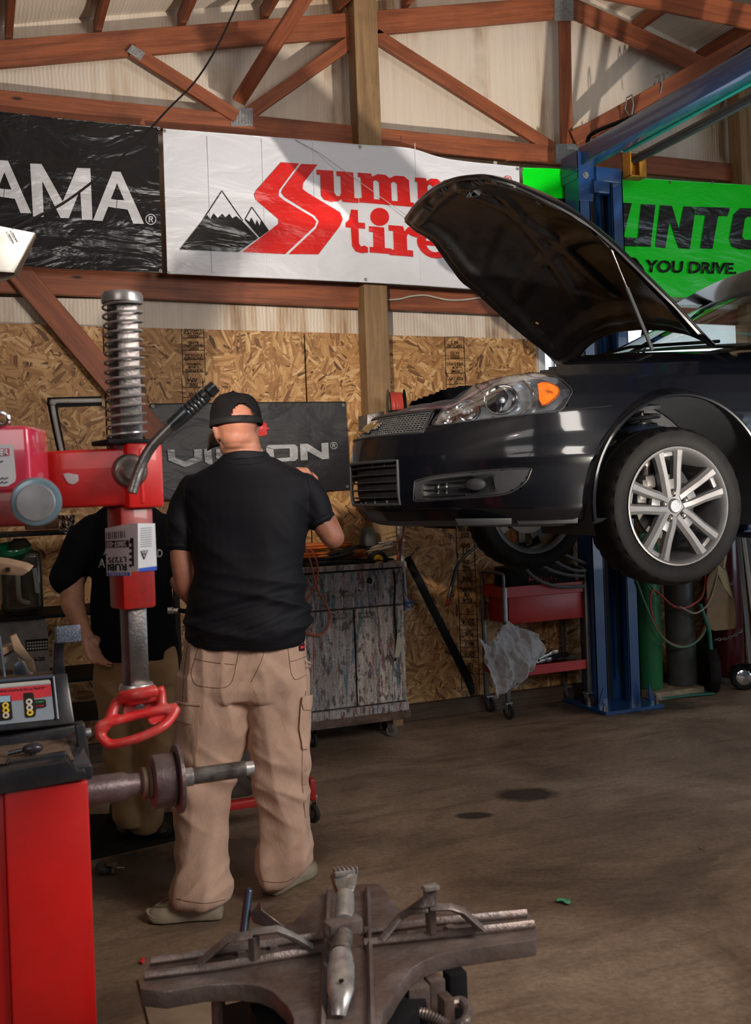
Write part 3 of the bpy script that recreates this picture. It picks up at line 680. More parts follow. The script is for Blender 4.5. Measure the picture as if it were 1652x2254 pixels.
# ---- engine bay: radiator support, covers, inner fenders
bm = nb(); grid(bm, lambda u, v: frontp(-.62 + 1.24 * u, 1.845, -.02) + V((.30 * v, 0, .055 * math.sin(v * PI / 2) + .012 * math.sin(u * 40) * math.sin(v * PI))), 70, 10); obj('radiator_cover', bm, M_plas, CAR)
def eb(c, s, m=M_plas, bv=.015, R=None, nm='engine_cover'):
    bmm = nb(); box(bmm, c, s, R, bv=bv, seg=3); return obj(nm, bmm, m, CAR)
eb((2.55, 4.27, 1.78), (.85, .80, .12), M_blk, .02, nm='engine_bay_floor')
eb((2.36, 4.35, 1.84), (.28, .50, .08), M_plas, .03); eb((2.70, 4.30, 1.93), (.36, .50, .12), M_plas2, .03, nm='intake_manifold')
eb((2.36, 4.80, 1.81), (.20, .18, .08), M_blk, .02, nm='battery'); eb((2.35, 3.78, 1.93), (.30, .20, .10), M_blk, .02, nm='air_box'); eb((2.85, 3.85, 1.98), (.22, .26, .10), M_blk, .02, nm='brake_reservoir')
for k in range(6):
    bm = nb(); a0 = V((2.05 + .07 * k, 4.0 + .16 * k, 1.83)); tube(bm, crv([a0, a0 + V((.1, .08, .06 + .01 * k)), a0 + V((.25, .02, .03)), a0 + V((.4, .1, -.02))], 6), .010 + .003 * (k % 2), 8); obj('engine_hose', bm, M_blk, CAR)
bm = nb(); grid(bm, lambda u, v: V((2.05 + 1.15 * u, YC - .58 + .0 * v, 1.80 + .12 * v + .08 * u)), 12, 4); obj('inner_fender', bm, M_paint, CAR)
bm = nb(); grid(bm, lambda u, v: V((2.05 + 1.15 * u, YC + .58, 1.80 + .12 * v + .08 * u)), 12, 4); obj('inner_fender', bm, M_paint, CAR)
# cowl + windshield + pillar + roof edge + interior
bm = nb(); grid(bm, lambda u, v: V((3.20 - .34 * math.cos((u - .5) * PI) + .20 * v, YC - .70 + 1.40 * u, 2.085 + .035 * math.sin(u * PI) + .03 * v)), 24, 5); obj('cowl_panel', bm, M_plas, CAR)
def wsp(u, v):
    y = YC + (u - .5) * 2 * (.70 - .10 * v); bow = math.cos((u - .5) * PI); x = 3.36 - .34 * bow + v * (.66 + .16 * bow); z = 2.10 + .035 * bow + v * (.37 + .01 * bow) - .03 * v * v
    return V((x, y, z))
bm = nb(); grid(bm, wsp, 24, 14); obj('windshield', bm, M_wind, CAR)
bm = nb(); tube(bm, crv([wsp(0, v_) + V((-.01, -.012, 0)) for v_ in (0, .25, .5, .75, 1)] + [V((4.3, YC - .58, 2.60)), V((4.7, YC - .58, 2.61))], 5), [(.022, .028)] * 31, 8); obj('roof_pillar', bm, M_paint, CAR)
bm = nb(); tube(bm, crv([wsp(1, v_) + V((-.01, .012, 0)) for v_ in (0, .25, .5, .75, 1)] + [V((4.3, YC + .58, 2.60)), V((4.7, YC + .58, 2.61))], 5), [(.022, .028)] * 31, 8); obj('roof_pillar', bm, M_paint, CAR)
bm = nb(); grid(bm, lambda u, v: V((3.93 + .77 * v, YC + (u - .5) * 1.18, 2.545 + .07 * math.cos((u - .5) * PI) + .03 * v)), 14, 4); obj('roof', bm, M_paint, CAR)
bm = nb(); grid(bm, lambda u, v: V((3.25 + .5 * v, YC + (u - .5) * 1.30, 2.08 + .06 * math.sin(v * PI) )), 14, 8); obj('dashboard', bm, mat('tan_interior', (.20, .15, .10), .6), CAR)
bm = nb(); box(bm, (4.1, YC - .33, 2.15), (.16, .46, .62), bv=.05, seg=3); box(bm, (4.12, YC - .33, 2.52), (.10, .22, .16), bv=.04, seg=3); obj('front_seat', bm, mat('tan_seat', (.26, .20, .14), .7), CAR)
bm = nb(); tube(bm, [wsp(.1, .03) + V((-.02, 0, .015)), wsp(.4, .06) + V((-.02, 0, .012)), wsp(.62, .05) + V((-.02, 0, .012))], .008, 6); obj('wiper', bm, M_blk, CAR)
bm = nb(); grid(bm, lambda u, v: V((3.05 + 1.6 * v, YC - .62 - .19 * (1 - abs(u)) , 2.075 + .035 * v + .02 * u)), 4, 10); obj('fender_ledge', bm, M_paint, CAR)
# underbody
bm = nb(); box(bm, (3.3, YC, 1.42), (2.6, .95, .10), bv=.02); box(bm, (2.15, YC, 1.43), (.5, .9, .08), bv=.02); obj('underbody', bm, M_blk, CAR)
bm = nb(); box(bm, (2.82, YC, 1.36), (.12, 1.1, .06), bv=.02); tube(bm, [(2.80, 3.6, 1.34), (2.85, 4.0, 1.38)], .025, 8); tube(bm, [(2.80, 4.94, 1.34), (2.85, 4.5, 1.38)], .025, 8); obj('front_subframe', bm, M_blk, CAR)
# wheel wells
for sg in (1, -1):
    bm = nb(); 
    grid(bm, lambda u, v: V((WN[0] + (AR + .004) * math.cos(PI * (1.08 - 1.16 * u)), YC - sg * (.835 - .415 * v), 1.40 + (AR + .004) * math.sin(PI * (1.08 - 1.16 * u)))), 40, 6)
    a = []
    cen = bm.verts.new((WN[0], YC - sg * .42, 1.40)); ring = [bm.verts.new((WN[0] + AR * math.cos(PI * (1.08 - 1.16 * k / 30)), YC - sg * .42, 1.40 + AR * math.sin(PI * (1.08 - 1.16 * k / 30)))) for k in range(31)]
    for k in range(30): bm.faces.new((cen, ring[k], ring[k + 1]))
    obj('wheel_well_liner', bm, M_plas2 if sg == 1 else M_blk, CAR)
    bm = nb(); tube(bm, [V((WN[0] + (AR - .004) * math.cos(PI * (1.04 - 1.08 * k / 40)), YC - sg * .835, 1.40 + (AR - .004) * math.sin(PI * (1.04 - 1.08 * k / 40)))) for k in range(41)], .010, 8); obj('arch_lip', bm, M_paint, CAR)
# strut and spring (near side)
sx, sy = 2.82, 3.735
bm = nb(); pts = [V((sx + .075 * math.cos(a * 2 * PI), sy + .075 * math.sin(a * 2 * PI), 1.752 + .042 * a)) for a in [i / 24 for i in range(0, 66)]]; tube(bm, pts, .011, 8); obj('coil_spring', bm, M_plas2, CAR)
bm = nb(); lathe(bm, [(.03, 0), (.10, .012), (.105, .03), (.06, .04), (.03, .05)], (sx, sy, 1.708), (0, 0, 1), 28); obj('spring_seat', bm, mat('blue_black_paint', (.02, .03, .06), .35), CAR)
bm = nb(); lathe(bm, [(.028, 0), (.028, .30), (.034, .30), (.034, .36)], (sx, sy, 1.40), (0, 0, 1), 16); tube(bm, [(sx, sy, 1.7), (sx, sy, 1.86)], .010, 8); obj('strut', bm, M_steel, CAR)
# ---- wheels
def make_wheel(cx, cy, cz, steer, inward=1):
    """outboard axis n; wheel built in a local frame u (forward), v (up), n (outboard)"""
    n_ = V((-math.sin(steer), -math.cos(steer) * inward, 0)); vv = V((0, 0, 1)); uu = vv.cross(n_) 
    C0 = V((cx, cy, cz)); R0 = .342; W2 = .112
    wo = empty('wheel', C0, None, None); wo.parent = CAR; wo.matrix_parent_inverse = wmat(CAR).inverted()
    def L(u, v, n): return C0 + uu * u + vv * v + n_ * n
    bmm = nb(); prof = [(.247, -.095), (.262, -.105), (.300, -.112), (.326, -.104), (.337, -.088), (R0, -.05), (R0, -.004), (R0 - .008, -.002), (R0 - .008, .002), (R0, .004), (R0, .05), (.337, .088), (.326, .104), (.322, .1065), (.318, .1085), (.300, .113), (.285, .113), (.262, .107), (.252, .100), (.247, .095)]
    lathe(bmm, prof, C0, n_, 96, capends=False, up=vv)
    # tread blocks: shoulder sipes
    for v in bmm.verts:
        q = v.co - C0; nn_ = q.dot(n_); rad = (q - n_ * nn_).length
        if rad > .325 and abs(nn_) > .045:
            an = math.atan2(q.dot(vv), q.dot(uu)); k = int(round((an / (2 * PI)) * 96)) % 3
            if k == 0: v.co -= (q - n_ * nn_).normalized() * .006
    obj('tyre', bmm, M_rubber, wo, angle=40)
    bmm = nb(); 
    lathe(bmm, [(.249, .098), (.2535, .104), (.2535, .108), (.247, .109), (.240, .103), (.233, .085), (.228, .060), (.222, .03), (.215, -.06), (.225, -.09), (.247, -.10), (.252, -.10), (.249, -.09)], C0, n_, 72, capends=False, up=vv)
    rim_ = obj('rim', bmm, M_alloy if inward == 1 else M_alloyd, wo)
    # spokes
    bmm = nb()
    for k in range(5):
        A = math.radians(97 + 72 * k) if inward == 1 else math.radians(40 + 72 * k); ca, sa = math.cos(A), math.sin(A)
        def S(r, o, n): return L(-(r * ca - o * sa) if False else (r * ca - o * sa), r * sa + o * ca, n)
        for sg in (1, -1):
            b2 = bmesh.new(); secs = []
            for (r, o, hw, nf, nbk) in ((.040, .022, .022, .080, .040), (.085, .030, .0205, .088, .045), (.15, .037, .0205, .093, .055), (.205, .046, .0225, .098, .06), (.240, .052, .028, .103, .06)):
                pro = [(-hw, nbk), (-hw * 1.0, nf - .014), (-hw * .45 - .003 * sg, nf), (hw * .45 - .003 * sg + .001, nf), (hw, nf - .014), (hw, nbk)]
                secs.append([b2.verts.new(S(r, sg * o + dx, nz)) for dx, nz in pro])
            for a_, c_ in zip(secs, secs[1:]):
                for i in range(6): b2.faces.new((a_[i], a_[(i + 1) % 6], c_[(i + 1) % 6], c_[i]))
            b2.faces.new(secs[0]); b2.faces.new(secs[-1]); merge(bmm, b2)
        quadbox(bmm, [S(.035, -.035, .045), S(.118, -.022, .05), S(.118, .022, .05), S(.035, .035, .045)], n_ * .028, .004)
        quadbox(bmm, [S(.214, -.04, .05), S(.24, -.05, .05), S(.24, .05, .05), S(.214, .04, .05)], n_ * .030, .004)
    lathe(bmm, [(.0, .072), (.030, .074), (.055, .076), (.066, .066), (.070, .045), (.0, .045)], C0, n_, 40, up=vv)
    obj('spokes', bmm, M_alloy if inward == 1 else M_alloyd, wo, angle=25)
    bmm = nb(); lathe(bmm, [(.0, .088), (.026, .086), (.031, .080), (.032, .07)], C0, n_, 32); obj('centre_cap', bmm, M_galv, wo)
    for k in range(5):
        A = math.radians(97 + 72 * k); p = L(.057 * math.cos(A), .057 * math.sin(A), .076)
        bmm = nb(); lathe(bmm, [(.017, .004), (.0135, .005), (.013, -.002), (.0, -.003)], p, n_, 16, capends=False); obj('lug_recess', bmm, M_blk, wo)
        bmm = nb(); lathe(bmm, [(.0105, -.004), (.0105, .010), (.006, .013), (.006, .017), (0, .018)], p, n_, 6); obj('lug_nut', bmm, M_steel, wo)
    bmm = nb(); lathe(bmm, [(.0, .0), (.14, .0), (.14, -.022), (0, -.022)], C0 + n_ * .0, n_, 48); obj('brake_disc', bmm, M_alloyd, wo)
    bmm = nb(); A = math.radians(150 if inward == 1 else 30)
    for q in range(5):
        a2 = A + (q - 2) * .16; p = L(.145 * math.cos(a2), .145 * math.sin(a2), .012); box(bmm, p, (.055, .075, .055), bv=.01)
    obj('brake_caliper', bmm, M_alloyd, wo)
    return wo
make_wheel(2.785, 3.56, 1.387, math.radians(2)); make_wheel(2.93, 4.98, 1.365, math.radians(-4), -1)
# ---- hood
def yz(px, py, y): return WY(px, py, y)
near = crv([yz(1573, 760, 3.60), yz(1541, 729, 3.585), yz(1486, 669, 3.585), yz(1421, 604, 3.60), yz(1366, 549, 3.62), yz(1322, 511, 3.64), yz(1273, 475, 3.66), yz(1213, 442, 3.70), yz(1131, 404, 3.77), yz(1080, 388, 3.84)], 6)
front = crv([yz(1080, 388, 3.84), yz(1054, 386, 3.92), yz(1000, 393, 4.10), yz(956, 412, 4.30), yz(918, 445, 4.56), yz(891, 481, 4.82)], 6)
far = crv([yz(1229, 802, 4.93), yz(1202, 773, 4.95), yz(1153, 735, 4.95), yz(1103, 691, 4.95), yz(1054, 647, 4.93), yz(1010, 609, 4.91), yz(978, 565, 4.89), yz(950, 527, 4.86), yz(912, 502, 4.84), yz(891, 481, 4.82)], 6)
rear = crv([yz(1573, 760, 3.60), yz(1525, 735, 3.78), yz(1459, 724, 4.05), yz(1393, 724, 4.30), yz(1339, 735, 4.55), yz(1295, 760, 4.75), yz(1262, 796, 4.88), yz(1229, 802, 4.93)], 6)
def at(pl, t):
    n = len(pl) - 1; k = min(int(t * n), n - 1); return pl[k].lerp(pl[k + 1], t * n - k)
def coons(u, v):   # u: near->far, v: rear->front
    c0, c1, d0, d1 = at(rear, u), at(front, u), at(near, v), at(far, v)
    P00, P10, P01, P11 = rear[0], rear[-1], near[-1], far[-1]
    return c0 * (1 - v) + c1 * v + d0 * (1 - u) + d1 * u - (P00 * (1 - u) * (1 - v) + P10 * u * (1 - v) + P01 * (1 - u) * v + P11 * u * v)
hn = (coons(.5, .55) - coons(.5, .45)).cross(coons(.55, .5) - coons(.45, .5)).normalized()
if hn.dot(CAM - coons(.5, .5)) < 0: hn = -hn      # hn: out of the underside, towards the camera side
def ss(a, b, x): x = max(0, min(1, (x - a) / (b - a))); return x * x * (3 - 2 * x)
def hoodu(u, v):
    p = coons(u, v); e = min(u, 1 - u, v * .8, (1 - v) * .9); dome = -.09 * (1 - (2 * u - 1) ** 2) * (1 - (2 * v - 1) ** 2)
    d = dome + .022 * ss(.0, .012, e) + .018 * ss(.05, .07, e) - .030 * ss(.10, .13, e) 
    # recessed field with raised ribs
    inn = ss(.13, .17, e); r = 0
    for (a, b, c, w_) in ((1, .25, .52, .035), (1, -.25, .48, .035), (.15, 1, .40, .03)):
        dd = abs(a * (u - .5) + b * (v - .5) + .5 - c); r = max(r, 1 - ss(w_ * .5, w_, dd))
    d += inn * (.020 * r) + inn * .012 * noise.noise(V((u * 5, v * 6, 1.3))) + .004 * noise.noise(V((u * 16, v * 16, 3)))
    lat = ss(.085, .06, math.hypot((u - .42) * 1.0, (v - .87) * .9)) ; d += lat * .02
    return p + hn * d
bm = nb(); NU, NV2 = 110, 90; grid(bm, lambda u, v: hoodu(u, v), NU, NV2)
M_hood = mat('hood_underside_black', (0.005, 0.0045, 0.005), 0.36, var=0.4, sc=9, grime=0.5, gcol=(0.014, 0.010, 0.009), gsc=6)
hd = obj('hood', bm, M_hood, CAR, angle=60)
bm = nb(); grid(bm, lambda u, v: coons(u, v) - hn * (.004 + .09 * (1 - (2 * u - 1) ** 2) * (1 - (2 * v - 1) ** 2)), 50, 50); obj('hood_skin', bm, M_paint, hd, angle=60)
bm = nb()
edge = [at(rear, i / 30) for i in range(31)] + [at(far, i / 30) for i in range(1, 31)] + [at(front, 1 - i / 30) for i in range(1, 31)] + [at(near, 1 - i / 30) for i in range(1, 31)]
tube(bm, edge, .006, 8, cap=False); obj('hood_edge', bm, M_paint, hd)
def HP(u, v, k=.002): return hoodu(u, v) + hn * k
bm = nb(); p = HP(.46, .86, .004); ex = (coons(.5, .86) - coons(.42, .86)).normalized(); ey = ex.cross(hn)
RM = Matrix((ex, ey, hn)).transposed()
for dx, dy, sx_, sy_ in ((-.028, 0, .012, .07), (.028, 0, .012, .07), (0, .03, .06, .012), (0, -.03, .06, .012)): box(bm, p + ex * dx + ey * dy, (sx_, sy_, .02), RM, bv=.002)
tube(bm, [p + ex * -.015 + hn * .0, p + ex * -.015 + hn * .035, p + ex * .015 + hn * .035, p + ex * .015], .004, 6)
obj('hood_striker', bm, M_plas2, hd)
bm = nb()
for (u_, v_, r_) in ((.22, .95, .022), (.3, .93, .018), (.62, .94, .022), (.75, .92, .022), (.10, .78, .02), (.12, .55, .016), (.9, .7, .018), (.88, .2, .018), (.93, .45, .016), (.55, .95, .014)):
    p = HP(u_, v_, .001); bm = nb(); lathe(bm, [(0, 0), (r_, .001), (r_ * 1.15, .005), (r_ * 1.3, .001)], p, hn, 16, capends=False); obj('hood_slot', bm, M_blk, hd)
bm = nb(); lathe(bm, [(0, .006), (.010, .004), (.012, 0)], HP(.86, .24, .0), hn, 12); obj('hood_plug', bm, mat('tan_plug', (.35, .22, .12), .6), hd)
# gas strut
a, b = yz(1338, 532, 3.66), yz(1435, 770, 3.66); mpt = a.lerp(b, .42)
bm = nb(); tube(bm, [mpt, b], .0085, 10); o = obj('gas_strut', bm, M_plas2, CAR); bm = nb(); tube(bm, [a, mpt], .0042, 8); obj('strut_rod', bm, M_chrome, o)
bm = nb(); quadbox(bm, [yz(1312, 517, 3.665), yz(1322, 514, 3.665), yz(1362, 548, 3.665), yz(1350, 556, 3.665)], (0.006, .012, 0), .002); ball(bm, a + V((0, .0, 0)), .009, 10, 8); obj('strut_bracket', bm, M_plas2, CAR)
# ================================================================= BANNERS
def vinyl(name, col, rough=0.3, streak=0.5, fold=None):
    m = bpy.data.materials.new(name); t, b = nt(m); g = geo(t)
    b.inputs['Base Color'].default_value = (*col, 1); b.inputs['Roughness'].default_value = rough
    n1 = noiz(t, geo(t, (1.6, 1, 4.0)), 1.4, 4, 0.5, 0.6); n2 = noiz(t, g, 9, 3)
    wv = N(t, 'ShaderNodeTexVoronoi', feature='DISTANCE_TO_EDGE'); wv.inputs['Scale'].default_value = 1.0; t.links.new(geo(t, (2.9, 0.01, 1.6)), wv.inputs['Vector'])
    rr = ramp(t, [(0.0, (0, 0, 0)), (0.03, (1, 1, 1))]); t.links.new(wv.outputs[0], rr.inputs[0])
    a = N(t, 'ShaderNodeMath', operation='MULTIPLY_ADD'); t.links.new(n2.outputs[0], a.inputs[0]); a.inputs[1].default_value = 0.10; t.links.new(n1.outputs[0], a.inputs[2])
    bump(t, b, a.outputs[0], streak, 0.12); return m
M_white = vinyl('white_vinyl', (0.66, 0.68, 0.74), 0.38, 0.30); M_bk = vinyl('black_vinyl', (0.005, 0.005, 0.007), 0.25, 0.30)
M_grn = vinyl('green_vinyl', (0.0, 0.80, 0.012), 0.30, 0.15); M_bk2 = vinyl('charcoal_vinyl', (0.016, 0.017, 0.021), 0.45, 0.18)
M_pr = vinyl('printed_red', (0.62, 0.012, 0.010), 0.35, 0.3); M_pw = vinyl('printed_white', (0.55, 0.56, 0.60), 0.33, 0.5)
M_pk = vinyl('printed_black', (0.012, 0.012, 0.012), 0.28, 0.3); M_ps = vinyl('printed_silver', (0.38, 0.39, 0.41), 0.35, 0.5)
YN = 5.79
def wr(x, z, amp=1.0):
    return amp * (0.016 * noise.noise(V((x * 1.3, 0, z * 2.1))) + 0.006 * noise.noise(V((x * 5, 3, z * 2.5))))
def banner(name, top, bot, m, label, Y=YN, nx=90, ny=36, amp=1.0, hem=True, grom=()):
    o = empty(name, WY(*top[len(top) // 2], Y), label, 'banner')
    tp = crv([V((x, y, 0)) for x, y in top], 8); bt = crv([V((x, y, 0)) for x, y in bot], 8)
    def f(u, v):
        a = at(tp, u); c = at(bt, u); q = a.lerp(c, v); p = WY(q.x, q.y, Y); p.y += wr(p.x, p.z, amp) * math.sin(min(1, v * 1.5 + .1) * PI * .66 + .3); return p
    bm = nb(); grid(bm, f, nx, ny); r = bmesh.ops.extrude_face_region(bm, geom=bm.faces[:]); bmesh.ops.translate(bm, verts=[g for g in r['geom'] if isinstance(g, bmesh.types.BMVert)], vec=(0, .0015, 0))
    obj('sheet', bm, m, o, angle=50)
    for e in (lambda t: f(t, 0.004), lambda t: f(t, 0.996)): bm = nb(); tube(bm, [e(k / 60) + V((0, -.001, 0)) for k in range(61)], .0035, 5); obj('hem', bm, m, o)
    for gx, gy in grom:
        p = WY(gx, gy, Y - .006); bm = nb(); lathe(bm, [(.004, 0), (.009, 0), (.010, .002), (.009, .004), (.004, .004)], p, (0, -1, 0), 14, capends=False); obj('grommet', bm, M_galv, o)
    return o
PL = lambda dy=0.0: (lambda x, y: (lambda p: V((p.x, p.y + wr(p.x, p.z) * .9 - .0055 + dy, p.z)))(WY(x, y, YN)))
def shape(name, lst, m, parent, proj=None, th=0.0012, sub=True):
    """printed shape: polygon(s) in the banner's plane, cut finely so they follow its ripples"""
    bm = nb(); pr = proj or PL()
    for pl in lst:
        b = bmesh.new(); vs = [b.verts.new((x, y, 0)) for x, y in pl]; f = b.faces.new(vs); f.normal_update(); bmesh.ops.triangulate(b, faces=[f], ngon_method='EAR_CLIP')
        if sub:
            x0, x1 = min(q[0] for q in pl), max(q[0] for q in pl); x = math.ceil(x0 / 9) * 9
            while x < x1: bmesh.ops.bisect_plane(b, geom=b.verts[:] + b.edges[:] + b.faces[:], plane_co=(x, 0, 0), plane_no=(1, 0, 0)); x += 9
            y0, y1 = min(q[1] for q in pl), max(q[1] for q in pl); y = math.ceil(y0 / 18) * 18
            while y < y1: bmesh.ops.bisect_plane(b, geom=b.verts[:] + b.edges[:] + b.faces[:], plane_co=(0, y, 0), plane_no=(0, 1, 0)); y += 18
        for v in b.verts: v.co = pr(v.co.x, v.co.y)
        merge(bm, b)
    return obj(name, bm, m, parent, smooth=False)
def hf(pl): return [(x / 2, y / 2) for x, y in pl]
def hf2(pl): return [(826 + x / 2, y / 2) for x, y in pl]
def ring(cx, cy, ro, ri, n=28, sx=1):
    o = [(cx + sx * ro * math.cos(2 * PI * k / n), cy + ro * math.sin(2 * PI * k / n)) for k in range(n + 1)]; i = [(cx + sx * ri * math.cos(2 * PI * k / n), cy + ri * math.sin(2 * PI * k / n)) for k in range(n, -1, -1)]
    return o + i
def regmark(par, cx, cy, r, m, pr=None):
    hw = r * .12
    shape('registered_mark', [ring(cx, cy, r, r * .84), [(cx - r * .4, cy - r * .55), (cx - r * .18, cy - r * .55), (cx - r * .18, cy + r * .55), (cx - r * .4, cy + r * .55)],
        [(cx - r * .2, cy - r * .55), (cx + r * .3, cy - r * .55), (cx + r * .42, cy - r * .3), (cx + r * .3, cy + .02 * r), (cx - r * .2, cy + .02 * r), (cx - r * .2, cy - r * .15), (cx + r * .15, cy - r * .15), (cx + r * .2, cy - r * .3), (cx + r * .12, cy - r * .38), (cx - r * .2, cy - r * .38)],
        [(cx - r * .02, cy), (cx + r * .2, cy), (cx + r * .42, cy + r * .55), (cx + r * .2, cy + r * .55)]], m, par, pr, sub=False)
# black banner, top left
B1 = banner('banner', [(-220, 222), (0, 246), (150, 262), (347, 279)], [(-220, 572), (0, 582), (150, 592), (357, 601)], M_bk, 'glossy black tire banner with large white letters AMA', grom=((349, 283), (353, 596)))
Aoff = -245
def Ag(dx, dy): return hf([(495 + dx, 755 + dy), (530 + dx, 757 + dy), (632 + dx, 988 + dy), (585 + dx, 987 + dy), (560 + dx, 925 + dy), (512 + dx, 918 + dy), (515 + dx, 882 + dy), (545 + dx, 884 + dy), (514 + dx, 808 + dy), (487 + dx, 878 + dy), (512 + dx, 882 + dy), (510 + dx, 918 + dy), (475 + dx, 912 + dy), (450 + dx, 975 + dy), (408 + dx, 972 + dy)])
shape('letter', [Ag(0, 0)], M_pw, B1); shape('letter', [Ag(-495, -47)], M_pw, B1)
shape('letter', [hf([(132, 722), (182, 724), (275, 890), (338, 740), (397, 742), (406, 970), (360, 970), (352, 835), (302, 963), (266, 962), (185, 800), (192, 957), (145, 955)])], M_pw, B1)
regmark(B1, 331, 484, 12, M_pw)
# white banner
B2 = banner('banner', [(358, 283), (470, 292), (640, 305), (792, 318), (900, 326), (985, 350), (1141, 367)], [(368, 603), (480, 608), (640, 614), (805, 622), (950, 631), (1060, 638), (1148, 644)], M_white, 'white tire store banner with red lettering and mountain logo', nx=140, grom=((362, 288), (792, 323), (1138, 372), (371, 600), (804, 615)))
# two thin extra folds: pressed creases
bm = nb()
for px in (455, 575, 688, 912):
    pts = []
    for k in range(24):
        y = 300 + 300 * k / 23; x = px + .037 * (y - 300); p = WY(x, y + (px - 400) * .03, YN); p.y += wr(p.x, p.z) * .95 - .0018; pts.append(p)
    tube(bm, pts, .0028, 5)
obj('fold_crease', bm, M_white, B2)
shape('logo_stripe', [hf(smoothpx([(1235, 716), (1315, 720), (1228, 838)], 1, False) + [(1226, 862), (1248, 880), (1375, 955), (1392, 975), (1385, 995), (1255, 1118), (1065, 1110), (1225, 985), (1225, 965), (1125, 880), (1118, 855), (1130, 835)])], M_pr, B2)
shape('logo_stripe', [hf([(1325, 722), (1397, 724), (1335, 805), (1331, 830), (1350, 845), (1495, 935), (1507, 965), (1495, 995), (1400, 1120), (1270, 1118), (1390, 1005), (1402, 975), (1385, 950), (1252, 868), (1237, 848), (1245, 830)])], M_pr, B2)
def lin(pts, w_=1.6):
    out = []
    for (x0, y0), (x1, y1) in zip(pts, pts[1:]):
        L = math.hypot(x1 - x0, y1 - y0); nx, ny = -(y1 - y0) / L * w_ / 2, (x1 - x0) / L * w_ / 2; out.append([(x0 + nx, y0 + ny), (x1 + nx, y1 + ny), (x1 - nx, y1 - ny), (x0 - nx, y0 - ny)])
    return out
shape('mountain', [hf([(788, 1101), (893, 968), (912, 948), (924, 968), (940, 940), (958, 962), (978, 942), (992, 958), (1010, 942), (1022, 962), (1040, 952), (1068, 976), (1136, 1048), (1048, 1110)])] + lin(hf([(893, 968), (976, 841), (1068, 972)]), 2), M_pk, B2)
shape('mountain', [hf([(1078, 962), (1098, 978), (1106, 958), (1124, 992), (1130, 968), (1142, 996), (1150, 968), (1182, 1016), (1142, 1046), (1078, 970)])] + lin(hf([(1078, 966), (1108, 912), (1182, 1016)]), 1.8), M_pk, B2)
def glyph(par, x0, y0, x1, y1, polysl, m, dy=0.0):
    """unit-box polygons (y up) placed in pixel box, rows follow the banner's slope"""
    k = .085; sl = .037
    def q(u, v): y = y1 + (y0 - y1) * v; return (x0 + (x1 - x0) * u + sl * (y - y0), y + k * (x1 - x0) * u)
    shape('letter', [[q(u, v) for u, v in pl] for pl in polysl], m, par)
U_ = [[(0, 1), (.42, 1), (.42, .30), (.47, .18), (.56, .18), (.60, .3), (.60, .84), (.50, .84), (.50, 1), (.93, 1), (.93, .16), (1.03, .16), (1.03, 0), (.62, 0), (.60, .09), (.5, 0), (.32, -.03), (.16, .02), (.09, .15), (.09, .84), (0, .84)]]
Mm = [[(0, 1), (.24, 1), (.26, .90), (.36, 1), (.50, 1), (.58, .9), (.68, 1), (.84, 1), (.93, .88), (.94, .15), (1.0, .15), (1, 0), (.66, 0), (.66, .15), (.71, .15), (.71, .74), (.65, .80), (.60, .74), (.60, .15), (.66, .15), (.66, 0), (.33, 0), (.33, .15), (.38, .15), (.38, .74), (.32, .80), (.27, .74), (.27, .15), (.33, .15), (.33, 0), (0, 0), (0, .15), (.05, .15), (.05, .85), (0, .85)]]
glyph(B2, 697, 373, 783, 440, U_, M_pr); glyph(B2, 787, 380, 907, 446, Mm, M_pr); glyph(B2, 912, 391, 1010, 456, Mm, M_pr)
T_ = [[(.30, 1.0), (.58, 1.0), (.58, .70), (.86, .70), (.86, .56), (.58, .56), (.58, .20), (.66, .13), (.82, .16), (.95, .12), (.95, 0), (.70, -.03), (.42, 0), (.28, .12), (.26, .56), (.05, .56), (.05, .66), (.2, .75)]]
I_ = [[(0, .66), (.70, .66), (.70, .14), (1, .14), (1, 0), (0, 0), (0, .14), (.18, .14), (.18, .52), (0, .52)]]
R_ = [[(0, .97), (.46, .97), (.50, .80), (.62, .95), (.80, 1.0), (.98, .94), (1.0, .72), (.88, .64), (.70, .68), (.60, .74), (.56, .62), (.56, .2), (.74, .2), (.74, 0), (0, 0), (0, .18), (.14, .18), (.14, .79), (0, .79)]]
def ell(cx, cy, rx, ry, a0, a1, n=16): return [(cx + rx * math.cos(math.radians(a0 + (a1 - a0) * k / n)), cy + ry * math.sin(math.radians(a0 + (a1 - a0) * k / n))) for k in range(n + 1)]
E_ = [ell(.5, .5, .5, .5, 0, 330, 26)[:1] + ell(.5, .5, .5, .5, 0, 325, 26)[1:] + ell(.5, .46, .27, .26, 320, 180, 12) + [(.24, .44), (1.0, .44)], [(.24, .60), (.30, .78), (.5, .86), (.66, .80), (.74, .60)][::-1] if False else [(.24, .44), (1, .44), (1, .56), (.24, .56)]]
E_ = [ell(.5, .5, .5, .5, -10, 320, 30) + ell(.5, .5, .24, .28, 320, 190, 12) + [(.26, .47), (1, .47)] if False else ell(.5, .5, .5, .5, 8, 318, 30) + ell(.5, .5, .25, .30, 318, 8, 26), [(.2, .40), (.99, .40), (.99, .55), (.2, .55)]]
glyph(B2, 756, 460, 808, 552, T_, M_pr); glyph(B2, 809, 469, 857, 556, I_, M_pr)
shape('letter', [[(834 + 21 * math.cos(2 * PI * k / 20), 478 + 20 * math.sin(2 * PI * k / 20)) for k in range(20)]], M_pr, B2)
glyph(B2, 853, 494, 922, 562, R_, M_pr); glyph(B2, 914, 498, 992, 566, E_, M_pr)
glyph(B2, 994, 520, 1040, 572, T_, M_pr)
regmark(B2, 1115, 397, 9, M_pr)
